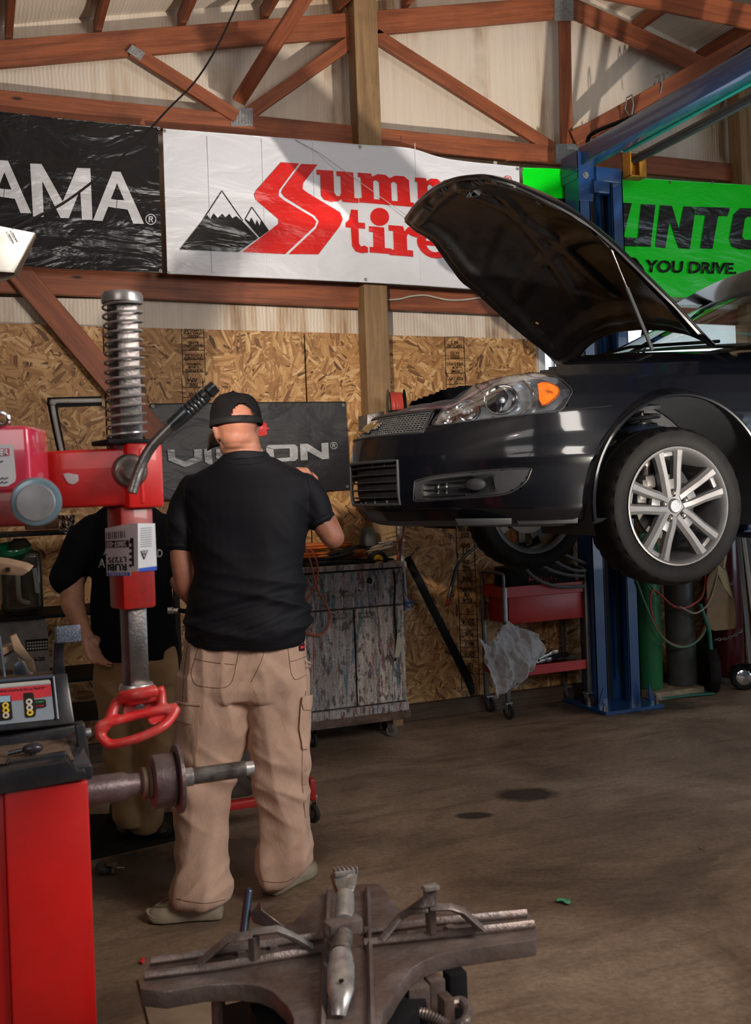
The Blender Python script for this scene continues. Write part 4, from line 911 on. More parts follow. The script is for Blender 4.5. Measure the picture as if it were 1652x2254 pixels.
# green banner
B3 = banner('banner', [(1148, 369), (1240, 373), (1365, 388), (1480, 397), (1660, 408), (1900, 425)], [(1160, 640), (1240, 645), (1365, 650), (1480, 654), (1660, 658), (1900, 664)], M_grn, 'bright green tire banner with black letters behind the lift column', nx=120, grom=((1369, 392), (1474, 401), (1567, 402), (1149, 373)))
shape('letter', [[(1200, 436), (1246, 438), (1243, 460), (1196, 458)]], M_pk, B3)
shape('letter', [[(1352, 446), (1388, 448), (1371, 522), (1402, 524), (1399, 543), (1330, 540)]], M_pk, B3)
for pl in ([(1165, 900), (1228, 903), (1210, 1087), (1150, 1085)], [(1248, 905), (1300, 907), (1335, 1012), (1352, 910), (1405, 912), (1385, 1095), (1335, 1093), (1292, 975), (1275, 1092), (1232, 1088)], [(1410, 912), (1557, 915), (1547, 953), (1507, 951), (1485, 1095), (1430, 1093), (1450, 949), (1405, 947)],
           [(1720, 920), (1600, 918), (1572, 945), (1556, 1050), (1566, 1085), (1600, 1098), (1720, 1100), (1730, 1010), (1665, 1008), (1664, 1030), (1680, 1032), (1678, 1058), (1622, 1056), (1610, 1042), (1622, 965), (1634, 955), (1720, 958)]):
    shape('letter', [hf2(pl)], M_pk, B3)
def tx(s, quad, m, par, nm='lettering', proj=None, **k):
    bm = textbm(s, [(proj or PL(-.0015))(*q) for q in quad], .0008, **k); return obj(nm, bm, m, par, smooth=False)
tx('YOU DRIVE.', [(1419, 572), (1621, 579), (1619, 604), (1416, 600)], M_pk, B3, bold=.03)
# charcoal banner low on the strand board
B4 = banner('banner', [(330, 889), (540, 886), (760, 884)], [(346, 1103), (550, 1092), (771, 1077)], M_bk2, 'charcoal banner with silver letters low on the strand board', Y=5.955, amp=.35, grom=((336, 894), (755, 892), (352, 1095), (764, 1071)))
P4 = lambda x, y: (lambda p: V((p.x, p.y - .012, p.z)))(WY(x, y, 5.955))
def z5(pl): return [(300 + x * .3027, 820 + y * .3027) for x, y in pl]
shape('letter', [z5([(222, 562), (274, 560), (280, 622), (350, 648), (417, 616), (417, 560), (473, 555), (473, 642), (350, 690), (230, 640)])], M_ps, B4, P4)
shape('letter', [z5([(488, 556), (540, 554), (552, 672), (520, 668), (494, 650)])], M_ps, B4, P4)
shape('letter', [z5([(575, 556), (700, 550), (700, 660), (575, 668), (575, 640), (660, 636), (660, 622), (575, 628)])], M_ps, B4, P4)
shape('letter', [z5([(855, 545), (898, 540), (918, 570), (915, 640), (860, 640)])], M_ps, B4, P4)
shape('letter', [z5([(940, 540), (960, 528), (1145, 523), (1168, 540), (1170, 625), (1150, 643), (965, 653), (945, 640), (940, 545), (993, 560), (998, 627), (1112, 617), (1110, 552), (993, 558)])], M_ps, B4, P4)
shape('letter', [z5([(1184, 520), (1240, 518), (1342, 583), (1340, 515), (1390, 510), (1396, 628), (1348, 632), (1238, 572), (1242, 637), (1190, 640)])], M_ps, B4, P4)
regmark(B4, 733, 981, 8, M_ps, P4)
shape('red_emblem', [z5([(880, 365), (935, 365), (945, 380), (945, 402), (962, 402), (962, 412), (945, 412), (945, 455), (915, 462), (880, 462)])], M_pr, B4, P4)
shape('red_emblem', [z5([(445, 725), (480, 716), (540, 716), (560, 745), (450, 748)])], M_pr, B4, P4)
# stamped print on the strand boards
M_ink = mat('black_ink', (0.02, 0.016, 0.012), 0.7, var=.4)
def stamp(pxl, pxr, y0, y1, rows, panel, seed):
    R_ = random.Random(seed); P = lambda x, y: WY(x, y, YW - .0012)
    n = len(rows); H_ = (y1 - y0) / n; lean = .037
    for i, s in enumerate(rows):
        ya, yb = y0 + i * H_, y0 + (i + .86) * H_; dx = lean * (ya - y0)
        if s == '-':
            bm = polys(lin([(pxl + dx, ya), (pxr + dx, ya - 1)], 1.2), P, (0, -.0006, 0)); obj('printed_line', bm, M_ink, panel, smooth=False); continue
        if s == '[':
            bm = polys(lin([(pxl + dx, ya), (pxr + dx, ya), (pxr + dx + .8, yb), (pxl + dx + .8, yb), (pxl + dx, ya)], 1.2), P, (0, -.0006, 0)); obj('printed_box', bm, M_ink, panel, smooth=False); continue
        big = s.startswith('*'); s2 = s.lstrip('*'); L = min(1, len(s2) / (5 if big else 9)); c = (pxl + pxr) / 2 + dx; hw = (pxr - pxl) / 2 * L * .86
        # upside down, as the sheet is hung
        bm = textbm(s2, [P(c + hw, yb), P(c - hw, yb), P(c - hw, ya), P(c + hw, ya)], .0006, bold=.02); obj('printed_text', bm, M_ink, panel, smooth=False)
    bm = polys(lin([(pxl, y0), (pxl + lean * (y1 - y0), y1)], 1.4) + lin([(pxr, y0), (pxr + lean * (y1 - y0), y1)], 1.4), P, (0, -.0006, 0)); obj('printed_line', bm, M_ink, panel, smooth=False)
stamp(399, 448, 724, 826, ['EXPOSURE', 'SPAN 24/16', 'SIZED', '-', 'RATED', 'SHEATHING', 'PANEL', '-', 'EXPOSURE', 'THICKNESS', '-', 'NOMINAL', '0.418', 'FLATNESS', '-'], p2, 1)
stamp(400, 446, 832, 885, ['*APA', 'PANEL', '-', 'SPAN', '-'], p2, 2)
stamp(978, 1020, 742, 862, ['-', 'PS 2', 'EXPOSURE', '-', 'RATED', 'SIZED', '-', 'SHEATHING', 'NOM', 'FRAME', '-', 'KEEP DRY', '20', '-', 'LINEAR'], p4, 3)
stamp(1003, 1042, 1160, 1520, ['EXPOSURE', 'SIZED', '-', 'RATED', 'PS 2', '-', 'SPAN', 'PANEL', '-', '*APA', '-', 'SHEATHING', 'NOM', '*E-4', '-', 'R', '[', '*20/4', '[', '*28', '[', '*MAY', '[', 'CENTER', '-', 'KEEP', 'DRY', '-', 'LOT', 'MILL'], p4, 4)

# ================================================================= LIFT
M_blue = mat('blue_lift_paint', (0.010, 0.060, 0.20), 0.32, 0.0, .25, 6, coat=.5, grime=.6, gcol=(0.02, 0.025, 0.035), gsc=3)
M_yel = mat('yellow_ochre_paint', (0.50, 0.22, 0.02), .45, grime=.3)
M_teal = mat('teal_reflection', (0.0, 0.25, 0.22), .5)
LIFT = empty('car_lift', (3.95, 5.65, 0), 'blue two-post car lift column with overhead crossbeam behind the car', 'car lift')
yf, yb_, xl, xr, zt_ = 5.58, 5.75, 3.775, 4.125, 3.56
bm = nb(); box(bm, (xl + .004, (yf + yb_) / 2, zt_ / 2), (.008, yb_ - yf, zt_)); box(bm, (xl + .045, yf + .004, zt_ / 2), (.090, .008, zt_)); box(bm, (xr - .045, yf + .004, zt_ / 2), (.090, .008, zt_)); box(bm, (xr - .004, (yf + yb_) / 2, zt_ / 2), (.008, yb_ - yf, zt_)); box(bm, ((xl + xr) / 2, yb_ - .004, zt_ / 2), (xr - xl, .008, zt_))
box(bm, (xl + .084, yf + .025, zt_ / 2), (.008, .05, zt_)); box(bm, (xr - .084, yf + .025, zt_ / 2), (.008, .05, zt_))
obj('column', bm, M_blue, LIFT, smooth=False)
bm = nb(); box(bm, ((xl + xr) / 2, 5.66, .012), (.46, .50, .024), bv=.003, seg=1)
for sx_ in (-1, 1): quadbox(bm, [V(((xl + xr) / 2 + sx_ * .18, 5.50, .024)), V(((xl + xr) / 2 + sx_ * .225, 5.50, .024)), V(((xl + xr) / 2 + sx_ * .225, 5.50, .04)), V(((xl + xr) / 2 + sx_ * .18, 5.50, .16))], (0, .01, 0))
obj('base_plate', bm, M_blue, LIFT, smooth=False)
for dx in (-.205, .205):
    for dy in (-.18, .0):
        bm = nb(); lathe(bm, [(.016, 0), (.016, .02), (.009, .02), (.009, .05), (0, .05)], ((xl + xr) / 2 + dx, 5.64 + dy, .024), (0, 0, 1), 6); obj('anchor_bolt', bm, M_steel, LIFT)
bm = nb(); lathe(bm, [(.037, 0), (.037, 3.35), (.045, 3.35), (.045, 3.43)], (3.905, 5.655, .05), (0, 0, 1), 20); obj('hydraulic_cylinder', bm, M_blk, LIFT)
bm = nb(); tube(bm, [(4.0, 5.64, .2), (4.0, 5.64, 3.4)], .008, 6); obj('lift_cable', bm, M_blk, LIFT)
for px, zz_ in ((1283, 343), (1283, 366)):
    pass
zt2 = 3.70
bm = nb(); quadbox(bm, [V((xl - .005, yf - .012, 3.36)), V((xl + .10, yf - .012, 3.36)), V((xl + .13, yf - .012, 3.50)), V((xl + .13, yf - .012, zt2)), V((xl - .005, yf - .012, zt2 - .02))], (0, .012, 0), .002); box(bm, (xl, (yf + yb_) / 2, 3.60), (.01, .20, .18)); box(bm, ((xl + xr) / 2, (yf + yb_) / 2, 3.565), (xr - xl + .02, .19, .012)); obj('top_bracket', bm, M_blue, LIFT, smooth=False)
for z_ in (3.64, 3.53):
    bm = nb(); lathe(bm, [(.024, 0), (.024, .004), (.015, .004), (.015, .014), (0, .014)], (xl + .05, yf - .012, z_), (0, -1, 0), 6); obj('bracket_bolt', bm, M_galv, LIFT)
bm = nb(); box(bm, (3.99, 5.57, 3.535), (.20, .07, .10), bv=.008); box(bm, (3.93, 5.56, 3.45), (.12, .05, .08), bv=.004); obj('pulley_housing', bm, M_blue, LIFT)
bm = nb(); box(bm, (3.845, 3.9, 3.655), (.10, 3.4, .125), bv=.006, seg=2); obj('crossbeam', bm, M_blue, LIFT)
bm = nb(); tube(bm, [(4.17, 5.50, 3.64), (4.17, 2.3, 3.64)], .030, 14); obj('shutoff_bar', bm, M_plas, LIFT)
bm = nb(); box(bm, (4.02, 3.9, 3.665), (.03, 3.0, .05), bv=.003); obj('beam_reflection', bm, M_teal, LIFT)  # teal strip standing in for a reflection along the crossbeam
bm = nb(); 
for (c_, s_) in (((4.105, 5.50, 3.60), (.008, .09, .17)), ((4.225, 5.50, 3.60), (.008, .09, .17)), ((4.165, 5.50, 3.518), (.128, .09, .008)), ((4.165, 5.542, 3.60), (.128, .008, .17))): box(bm, c_, s_, bv=.001, seg=1)
box(bm, (4.20, 5.456, 3.60), (.055, .006, .17), bv=.001, seg=1); obj('yellow_bracket', bm, M_yel, LIFT, smooth=False)
bm = nb(); tube(bm, crv([(3.88, 5.6, 3.70), (3.88, 5.58, 3.80), (3.90, 5.3, 3.79), (3.94, 4.8, 3.75), (3.93, 4.2, 3.79), (3.92, 3.4, 3.80), (3.9, 2.5, 3.8)], 8), .014, 8); obj('hydraulic_hose', bm, M_blk, LIFT)
bm = nb(); pts = [(4.16, 5.60, 3.0), (4.20, 5.56, 2.98), (4.24, 5.55, 2.85), (4.24, 5.55, 2.6), (4.21, 5.57, 2.4), (4.15, 5.6, 2.3)]; tube(bm, crv(pts, 6), .011, 8); tube(bm, crv([V(p) + V((.03, 0, -.03)) for p in pts], 6), .009, 8); obj('side_hose', bm, M_blk, LIFT)
# swing arm with lift pad, right edge
bm = nb(); q = WY(1660, 1160, 4.3); box(bm, q + V((.22, .10, -.03)), (.5, .35, .06), bv=.012); quadbox(bm, [WY(1634, 1172, 4.25), WY(1652, 1150, 4.25), WY(1700, 1140, 4.25), WY(1700, 1172, 4.25)], (0, .25, 0), .003); box(bm, WY(1636, 1158, 4.3), (.06, .12, .04), bv=.004); obj('swing_arm', bm, M_blue, LIFT)
bm = nb(); q = WY(1640, 1150, 4.32); lathe(bm, [(.038, 0), (.038, .05), (.045, .05), (.045, .062), (.02, .066), (0, .066)], q + V((0, 0, -.01)), (0, 0, 1), 20); obj('lift_pad', bm, M_blk, LIFT)
# other column of the lift (beside the camera, outside the picture) carries the beam
bm = nb(); box(bm, (3.95, 2.25, 1.8), (.30, .20, 3.6), bv=.006); obj('column', bm, M_blue, LIFT)
# rope ties on the brace
for px, py, ex_ in ((1385, 235, 50), (1448, 190, 40), (1458, 186, 0), (1468, 184, 0)):
    a = WY(px, py, 5.55); bm = nb(); tube(bm, [a + V((.0, -.03, .07)), a + V((.005, -.034, 0)), a + V((.01, 0, -.075)), a + V((.0, .05, 0)), a + V((0, .03, .07)), a + V((.0, -.03, .07))], .005, 6)
    if ex_: tube(bm, [a + V((.01, 0, -.07)), a + V((.015, 0, -.07 - ex_ * .003))], .004, 6)
    tag(obj('cord_tie', bm, M_galv), 'grey cord tied round the right-hand roof brace' + (', loose end hanging, lower one' if px == 1385 else ', loose end hanging, upper one' if ex_ else ', in the tight pair beside the hanging one'), 'cord', 'cord ties on the roof brace')
# long thin cable from the lamp up to the roof
bm = nb(); P3 = lambda x, y, d: WD(x, y, d)
tube(bm, crv([P3(30, 503, 2.6), P3(80, 478, 2.8), P3(150, 440, 3.1), P3(230, 378, 3.5), P3(310, 305, 3.9), P3(370, 240, 4.2), P3(430, 178, 4.5), P3(480, 98, 4.7), P3(530, -10, 4.9)], 8), .0045, 6); tag(obj('hanging_cable', bm, M_blk), 'thin dark cable sagging from the lamp up across the black banner', 'cable')
bm = nb(); tube(bm, [WY(650, 308, 5.78), WY(700, 335, 5.775), WY(905, 482, 5.5)], .002, 5); tag(obj('guy_wire', bm, M_galv), 'thin grey wire running over the white banner to the hood tip', 'wire')
# white electric cable stapled along the girt
bm = nb(); tube(bm, crv([WY(x, y, 5.935) for x, y in ((853, 660), (880, 658), (905, 652), (935, 650), (960, 655), (985, 660), (1020, 660), (1060, 655), (1100, 655))], 6), .006, 6); tag(obj('electric_cable', bm, mat('cream_cable', (.5, .45, .38), .5)), 'cream electric cable sagging along the red girt right of the post', 'cable')
# lamp head at the left edge
LP = empty('work_lamp', WD(20, 570, 2.6), 'white boxy lamp hanging at the left edge of the photo', 'lamp')
D1 = 2.6
bm = nb(); quadbox(bm, [WD(-90, 480, D1), WD(78, 513, D1), WD(30, 600, D1 + .06), WD(-120, 590, D1)], FWD * .004 + UP * .0, .001); obj('lamp_face', bm, mat('white_enamel', (.62, .62, .60), .4), LP)
bm = nb(); quadbox(bm, [WD(78, 513, D1), WD(80, 520, D1 + .10), WD(40, 610, D1 + .16), WD(30, 600, D1 + .06)], RGT * -.003, 0); quadbox(bm, [WD(-100, 560, D1 + .02), WD(74, 526, D1 + .03), WD(38, 606, D1 + .1), WD(-90, 660, D1 + .1)], FWD * .004); obj('lamp_housing', bm, mat('brown_housing', (.20, .15, .11), .5), LP)
for a_, b_ in (((14, 510), (24, 530)), ((22, 507), (32, 527))): bm = nb(); tube(bm, [WD(*a_, D1 - .01), WD(*b_, D1 - .01)], .002, 6); obj('lamp_clip', bm, M_galv, LP)
# conduit in the strand board cut-out
CO = empty('conduit', WY(112, 885, 5.96), 'grey pipe elbow set in a cut-out of the strand board', 'pipe')
M_pvc = mat('grey_white_pipe', (.42, .41, .40), .5, grime=.5, gcol=(.15, .10, .07))
bm = nb(); tube(bm, crv([WY(224, 881, 5.965), WY(180, 882, 5.965), WY(128, 883, 5.965), WY(117, 886, 5.965), WY(116, 895, 5.965), WY(124, 940, 5.965), WY(137, 1000, 5.965)], 5), .013, 10); obj('pipe', bm, M_pvc, CO)
bm = nb(); ball(bm, WY(116, 886, 5.958), .020, 12, 8); obj('elbow', bm, M_pvc, CO)
bm = polys([[(104, 875), (224, 872), (224, 893), (126, 897), (146, 1000), (128, 1002), (112, 930), (104, 890)]], lambda x, y: WY(x, y, YW - .0015), (0, -.0006, 0)); obj('cutout', bm, M_blk, CO, smooth=False)
# ================================================================= THINGS ALONG THE WALL
def paintwood(name, hue):
    m = bpy.data.materials.new(name); t, b = nt(m); g = geo(t)
    n1 = noiz(t, geo(t, (34, 34, 3.2)), 1.0, 6, 0.75); r1 = ramp(t, [(0.30, tuple(c * .35 for c in hue)), (0.46, tuple(c * .8 for c in hue)), (0.60, tuple(c * 1.1 for c in hue)), (0.74, tuple(min(.7, c * 1.6) for c in hue))]); t.links.new(n1.outputs[0], r1.inputs[0]); o = r1.outputs[0]
    for off, col, th in ((1, (0.25, 0.03, 0.03), .56), (2, (0.03, 0.13, 0.16), .56), (3, (0.02, 0.05, 0.14), .58), (4, (0.05, 0.018, 0.012), .54), (5, (0.5, 0.5, 0.5), .64), (6, (.30, .18, .08), .63)):
        mp = N(t, 'ShaderNodeMapping'); mp.inputs['Location'].default_value = (off * 7.3, off * 3.1, off * 5.7); mp.inputs['Scale'].default_value = (30, 30, 3.5 if off != 4 else 14); t.links.new(g, mp.inputs[0])
        n = noiz(t, mp.outputs[0], 1.0, 5, 0.7); r = ramp(t, [(th, (0, 0, 0)), (th + .05, (.8,) * 3)]); t.links.new(n.outputs[0], r.inputs[0]); o = mixc(t, r.outputs[0], o, col)
    sp = noiz(t, g, 160, 3, .8); rs = ramp(t, [(.40, (.6,) * 3), (.62, (1.2,) * 3)]); t.links.new(sp.outputs[0], rs.inputs[0]); o = mixc(t, 1.0, o, rs.outputs[0], 'MULTIPLY')
    big = noiz(t, g, 3.2, 5, .6); rb = ramp(t, [(.50, (0, 0, 0)), (.70, (.6,) * 3)]); t.links.new(big.outputs[0], rb.inputs[0]); o = mixc(t, rb.outputs[0], o, (.07, .05, .042))
    t.links.new(o, b.inputs['Base Color']); b.inputs['Roughness'].default_value = .65; bump(t, b, n1.outputs[0], .35, .004); return m
M_pc1 = paintwood('paint_spattered_boards', (0.38, 0.34, 0.325)); M_pc2 = paintwood('paint_spattered_pale_door', (0.60, 0.51, 0.44))
M_rust = mat('rusty_frame', (.10, .055, .04), .7, .2, .4, 20, grime=.6, gcol=(.2, .18, .17))
M_crub = mat('caster_rubber', (.02, .02, .02), .6, grime=.5, gcol=(.10, .08, .06))
YCB = 5.56
CAB = empty('storage_cabinet', V((1.78, 5.7, 0)), 'paint-spattered wooden cabinet on casters, against the strand board', 'cabinet')
xL, xR = WY(545, 1300, YCB).x, WY(886, 1300, YCB).x; xM = WY(779, 1400, YCB).x
zT, zDr, zB = WY(780, 1256, YCB).z, WY(780, 1338, YCB).z, WY(780, 1556, YCB).z
bm = nb(); box(bm, ((xL + xR) / 2, YCB + .14, (zT + zB) / 2), (xR - xL - .01, .26, zT - zB), bv=.003, seg=1); obj('body', bm, M_dkw, CAB, smooth=False)
bm = nb(); box(bm, ((xL + xR) / 2, YCB + .12, zT + .022), (xR - xL + .03, .32, .03), bv=.004, seg=2); obj('top', bm, M_pc1, CAB, smooth=False)
def handle(x0, x1, z, par, y=YCB - .012):
    bm = nb(); tube(bm, crv([(x0, y, z + .022), (x0, y - .025, z + .018), (x0 + .004, y - .032, z), (x1 - .004, y - .032, z), (x1, y - .025, z + .018), (x1, y, z + .022)], 4), .0042, 8); obj('handle', bm, M_steel, par)
    for x in (x0, x1): bm = nb(); lathe(bm, [(.011, 0), (.011, .003), (0, .004)], (x, y + .002, z + .022), (0, -1, 0), 12); obj('handle_plate', bm, M_steel, par)
bm = nb(); box(bm, ((xL + xR) / 2, YCB - .006, (zT + zDr) / 2), (xR - xL - .012, .014, zT - zDr - .008), bv=.002, seg=1); dr = obj('drawer', bm, M_pc1, CAB, smooth=False)
q = WY(762, 1300, YCB), WY(789, 1300, YCB); handle(q[0].x, q[1].x, WY(775, 1308, YCB).z, dr, YCB - .014)
bm = nb(); box(bm, ((xL + xM) / 2, YCB - .006, (zDr + zB) / 2), (xM - xL - .010, .014, zDr - zB - .012), bv=.002, seg=1); d1 = obj('door', bm, M_pc1, CAB, smooth=False); d1['label'] = 'darker left door'
handle(WY(732, 1350, YCB).x, WY(759, 1350, YCB).x, WY(745, 1358, YCB).z, d1, YCB - .014)
bm = nb(); box(bm, ((xM + xR) / 2, YCB - .006, (zDr + zB) / 2), (xR - xM - .010, .014, zDr - zB - .012), bv=.002, seg=1); d2 = obj('door', bm, M_pc2, CAB, smooth=False); d2['label'] = 'paler right door'
handle(WY(790, 1350, YCB).x, WY(818, 1350, YCB).x, WY(805, 1355, YCB).z, d2, YCB - .014)
bm = polys([[(x + 6 * math.cos(a) * k, y + 7 * math.sin(a) * k) for a, k in [(i * .9, 1 + .25 * (i % 2)) for i in range(7)]] for x, y in ((813, 1278),)], lambda x, y: WY(x, y, YCB - .0138), (0, -.0006, 0)); obj('paint_splash', bm, M_blk, dr, smooth=False)
M_rsp = mat('sprayed_red', (.20, .045, .05), .7, var=.5, sc=40)
bm = nb(); box(bm, ((xL + xR) / 2, YCB + .12, zB - .03), (xR - xL + .005, .30, .058), bv=.004, seg=1); obj('plinth', bm, M_pc1, CAB, smooth=False)
bm = nb(); box(bm, ((xL + xR) / 2, YCB - .035, zB - .075), (xR - xL + .01, .012, .05), bv=.003, seg=1); box(bm, ((xL + xR) / 2, YCB + .26, zB - .075), (xR - xL + .01, .012, .05)); box(bm, (xR, YCB + .11, zB - .075), (.012, .3, .05)); box(bm, (xL, YCB + .11, zB - .075), (.012, .3, .05)); obj('steel_frame', bm, M_rust, CAB, smooth=False)
def caster(x, y, r, par, ztop, ang=0.0, m=M_crub, nm='caster', brk=M_rust, w=.022):
    c = empty(nm, V((x, y, 0)), None, None); c.parent = par; c.matrix_parent_inverse = wmat(par).inverted()
    ax = V((math.cos(ang), math.sin(ang), 0)); d = V((-ax.y, ax.x, 0)); C0 = V((x, y, r))
    bm = nb(); lathe(bm, [(r * .35, -w / 2), (r * .85, -w / 2), (r, -w * .3), (r, w * .3), (r * .85, w / 2), (r * .35, w / 2)], C0, ax, 28); obj('wheel', bm, m, c)
    bm = nb(); lathe(bm, [(0, -w * .56), (r * .5, -w * .55), (r * .5, w * .55), (0, w * .56)], C0, ax, 20); obj('hub', bm, M_steel, c)
    bm = nb()
    for s in (-1, 1): quadbox(bm, [C0 + ax * s * w * .75 + d * -.006, C0 + ax * s * w * .75 + d * .008, V((x, y, ztop - .008)) + ax * s * w * .75 + d * .026 + d * r * .3, V((x, y, ztop - .008)) + ax * s * w * .75 + d * -.018 + d * r * .3], ax * s * .003)
    box(bm, V((x, y, ztop - .005)) + d * r * .3, (.05, .05, .010)); obj('fork', bm, brk, c, smooth=False); return c
zc = zB - .10
caster(WY(862, 1580, 5.62).x, 5.63, .036, CAB, zc, 1.0, mat('taped_grey', (.14, .13, .125), .6)); caster(WY(690, 1600, 5.62).x, 5.63, .040, CAB, zc, .2); caster(xL + .06, 5.63, .040, CAB, zc, .2); caster(xR - .05, 5.80, .036, CAB, zc, .2)
# tag and strap hanging down the right door
bm = nb(); tube(bm, crv([WY(x, y, YCB - .028) for x, y in ((866, 1256), (869, 1290), (867, 1330), (869, 1370), (872, 1400), (871, 1440), (869, 1455))], 5), [(.007, .0025)] * 31, 6); tag(obj('hanging_strap', bm, M_blk), 'dark strap hanging down the right door of the painted cabinet', 'strap')
bm = nb(); quadbox(bm, [WY(x, y, YCB - .040) for x, y in ((874, 1394), (888, 1412), (877, 1446), (868, 1448))], (0, -.001, 0)); tag(obj('paper_tag', bm, mat('yellowed_paper', (.45, .42, .30), .7)), 'small yellowed paper tag hanging on the right cabinet door', 'tag')
# ---- clutter on the cabinet
zt3 = zT + .038
def coil(name, c, r, n, m, tr, label, cat, sq=.35, jit=.02, seed=0, tilt=0.0):
    R_ = random.Random(seed); pts = []
    for k in range(n * 14): 
        a = 2 * PI * k / 14; rr = r * (1 + .25 * math.sin(a * .37 + seed)) ; pts.append(V((c[0] + rr * math.cos(a) + R_.uniform(-jit, jit), c[1] + rr * sq * math.sin(a) + R_.uniform(-jit, jit) * .4, c[2] + tr + (k / (n * 14)) * tr * 2 * n * .45 + abs(R_.uniform(-.3, .3)) * jit + tilt * math.cos(a))))
    bm = nb(); tube(bm, crv(pts, 3), tr, 7); return tag(obj(name, bm, m), label, cat)
M_orc = mat('orange_cord', (.55, .13, .02), .5); M_brc = mat('tan_cord', (.26, .17, .10), .5); M_bkc = mat('black_cord', (.012, .012, .012), .4)
cx_ = lambda px: WY(px, 1240, 5.65).x
coil('extension_cord', (cx_(715), 5.72, zt3 + .085), .15, 5, M_orc, .007, 'coiled orange extension cord heaped on the painted cabinet behind the elbow', 'cord', .45, .012, 3)
coil('extension_cord', (cx_(800), 5.66, zt3 + .045), .12, 6, M_brc, .0055, 'coiled tan cord lying on the painted cabinet under the black mug', 'cord', .45, .012, 5, .02)
coil('black_cable', (cx_(730), 5.62, zt3), .16, 4, M_bkc, .005, 'tangled black cable across the front of the painted cabinet top', 'cord', .3, .02, 8)
coil('black_cable', (cx_(815), 5.60, zt3), .11, 3, M_bkc, .0045, 'loose black cable at the right end of the painted cabinet top', 'cord', .4, .02, 11)
bm = nb(); tube(bm, crv([WY(x, y, 5.515) for x, y in ((672, 1205), (678, 1220), (684, 1240), (692, 1275), (700, 1300), (716, 1330), (726, 1352), (722, 1378), (708, 1396), (690, 1398), (670, 1390), (655, 1370), (660, 1345), (676, 1320), (692, 1290), (699, 1262), (697, 1238), (688, 1215), (680, 1208))], 6), .0055, 8); tag(obj('extension_cord', bm, mat('red_orange_cord', (.42, .07, .02), .5)), 'red-orange cord looping down over the left cabinet door', 'cord')
bm = nb(); p = V((cx_(812), 5.66, zt3 + .10)); lathe(bm, [(.050, 0), (.052, .03), (.045, .07), (.040, .105), (.036, .11), (.03, .10)], p, (0, 0, 1), 24); tag(obj('cup', bm, mat('dark_grey_rubber', (.05, .05, .048), .55)), 'dark grey rubber cup on the cord pile, under the car bumper', 'cup')
RL = empty('tape_reel', V((cx_(835), 5.60, zt3)), 'black tape reel with yellow centre at the cabinet’s right end', 'reel'); RL['label'] = 'small black tape reel with a yellow centre on the cabinet'
p = WY(832, 1232, 5.56); ax = V((-.15, -1, .15)).normalized()
bm = nb(); lathe(bm, [(.02, -.02), (.058, -.02), (.058, .0), (.050, .006), (.034, .008), (.0, .006)], p, ax, 32); obj('spool', bm, M_blk, RL)
bm = nb(); lathe(bm, [(.0, .014), (.028, .012), (.030, .006)], p, ax, 28); obj('yellow_disc', bm, mat('yellow_plastic', (.55, .33, .02), .45), RL)
bm = nb(); tube(bm, [p + ax * .016, p + ax * .016 + V((-.03, 0, -.015))], .004, 6); obj('crank', bm, M_blk, RL)
coil('black_cable', (cx_(765), 5.68, zt3 + .04), .15, 6, M_bkc, .0065, 'thick heap of black cable between the orange and tan cords on the cabinet', 'cord', .5, .035, 17, .02)
coil('grey_cord', (cx_(825), 5.68, zt3 + .06), .13, 5, mat('grey_brown_cord', (.12, .10, .08), .5), .0055, 'grey-brown cord looped over the tan cord at the cabinet end', 'cord', .5, .03, 23, .03)
coil('extension_cord', (cx_(690), 5.70, zt3 + .035), .13, 5, M_orc, .0065, 'lower coil of orange cord beside the standing man on the cabinet', 'cord', .5, .015, 29)
# stacked copper-ish tools/boxes in the heap
for i, (px, z_, s_, m_, nm, lb, ct) in enumerate(((700, .045, (.22, .14, .05), M_blk, 'tool_box', 'flat black tool box under the cables on the painted cabinet', 'box'), (770, .05, (.10, .10, .06), mat('copper_brown', (.22, .08, .03), .35, .5), 'power_tool', 'copper-coloured tool body half buried in the cords', 'tool'))):
    bm = nb(); box(bm, (cx_(px), 5.68, zt3 + z_ * .6), s_, bv=.012, seg=2)
    if nm == 'power_tool': lathe(bm, [(.026, 0), (.03, .03), (.02, .09), (.008, .1)], (cx_(px), 5.62, zt3 + .05), (.6, -.7, .2), 16)
    tag(obj(nm, bm, m_), lb, ct)
# long sticks beside the cabinet
WPp = empty('plastic_pipe', WY(884, 1340, 5.78), 'white plastic pipe with blue clip beside the painted cabinet', 'pipe')
bm = nb(); tube(bm, [WY(876, 1128, 5.70), WY(893, 1342, 5.70)], .017, 12); obj('pipe', bm, mat('dirty_white_plastic', (.40, .38, .35), .5, grime=.4), WPp)
bm = nb(); tube(bm, [WY(893, 1318, 5.70), WY(894, 1344, 5.70)], .022, 12); obj('sleeve', bm, mat('pale_violet_plastic', (.35, .33, .42), .5), WPp)
bm = nb(); q = WY(898, 1330, 5.67); tube(bm, [q + V((-.03, -.01, .01)), q + V((.04, -.01, .012)), q + V((0, -.01, -.02)), q + V((-.03, -.01, .01))], .006, 8); tube(bm, crv([q + V((.02, -.01, 0)), WY(890, 1300, 5.67), WY(888, 1260, 5.67)], 5), .003, 6); obj('clip', bm, mat('blue_plastic', (.02, .07, .30), .4), WPp)
bm = nb(); tube(bm, [WY(892, 1140, 5.74), WY(873, 1243, 5.62)], .008, 8); tag(obj('pry_bar', bm, mat('dark_red_paint', (.16, .02, .018), .5)), 'thin dark red bar leaning at the right end of the painted cabinet', 'bar')
bm = nb(); tube(bm, [WY(840, 1178, 5.72), WY(880, 1168, 5.74)], .003, 6); tag(obj('brass_rod', bm, M_gold), 'thin brass rod sticking out right of the rubber cup', 'rod')
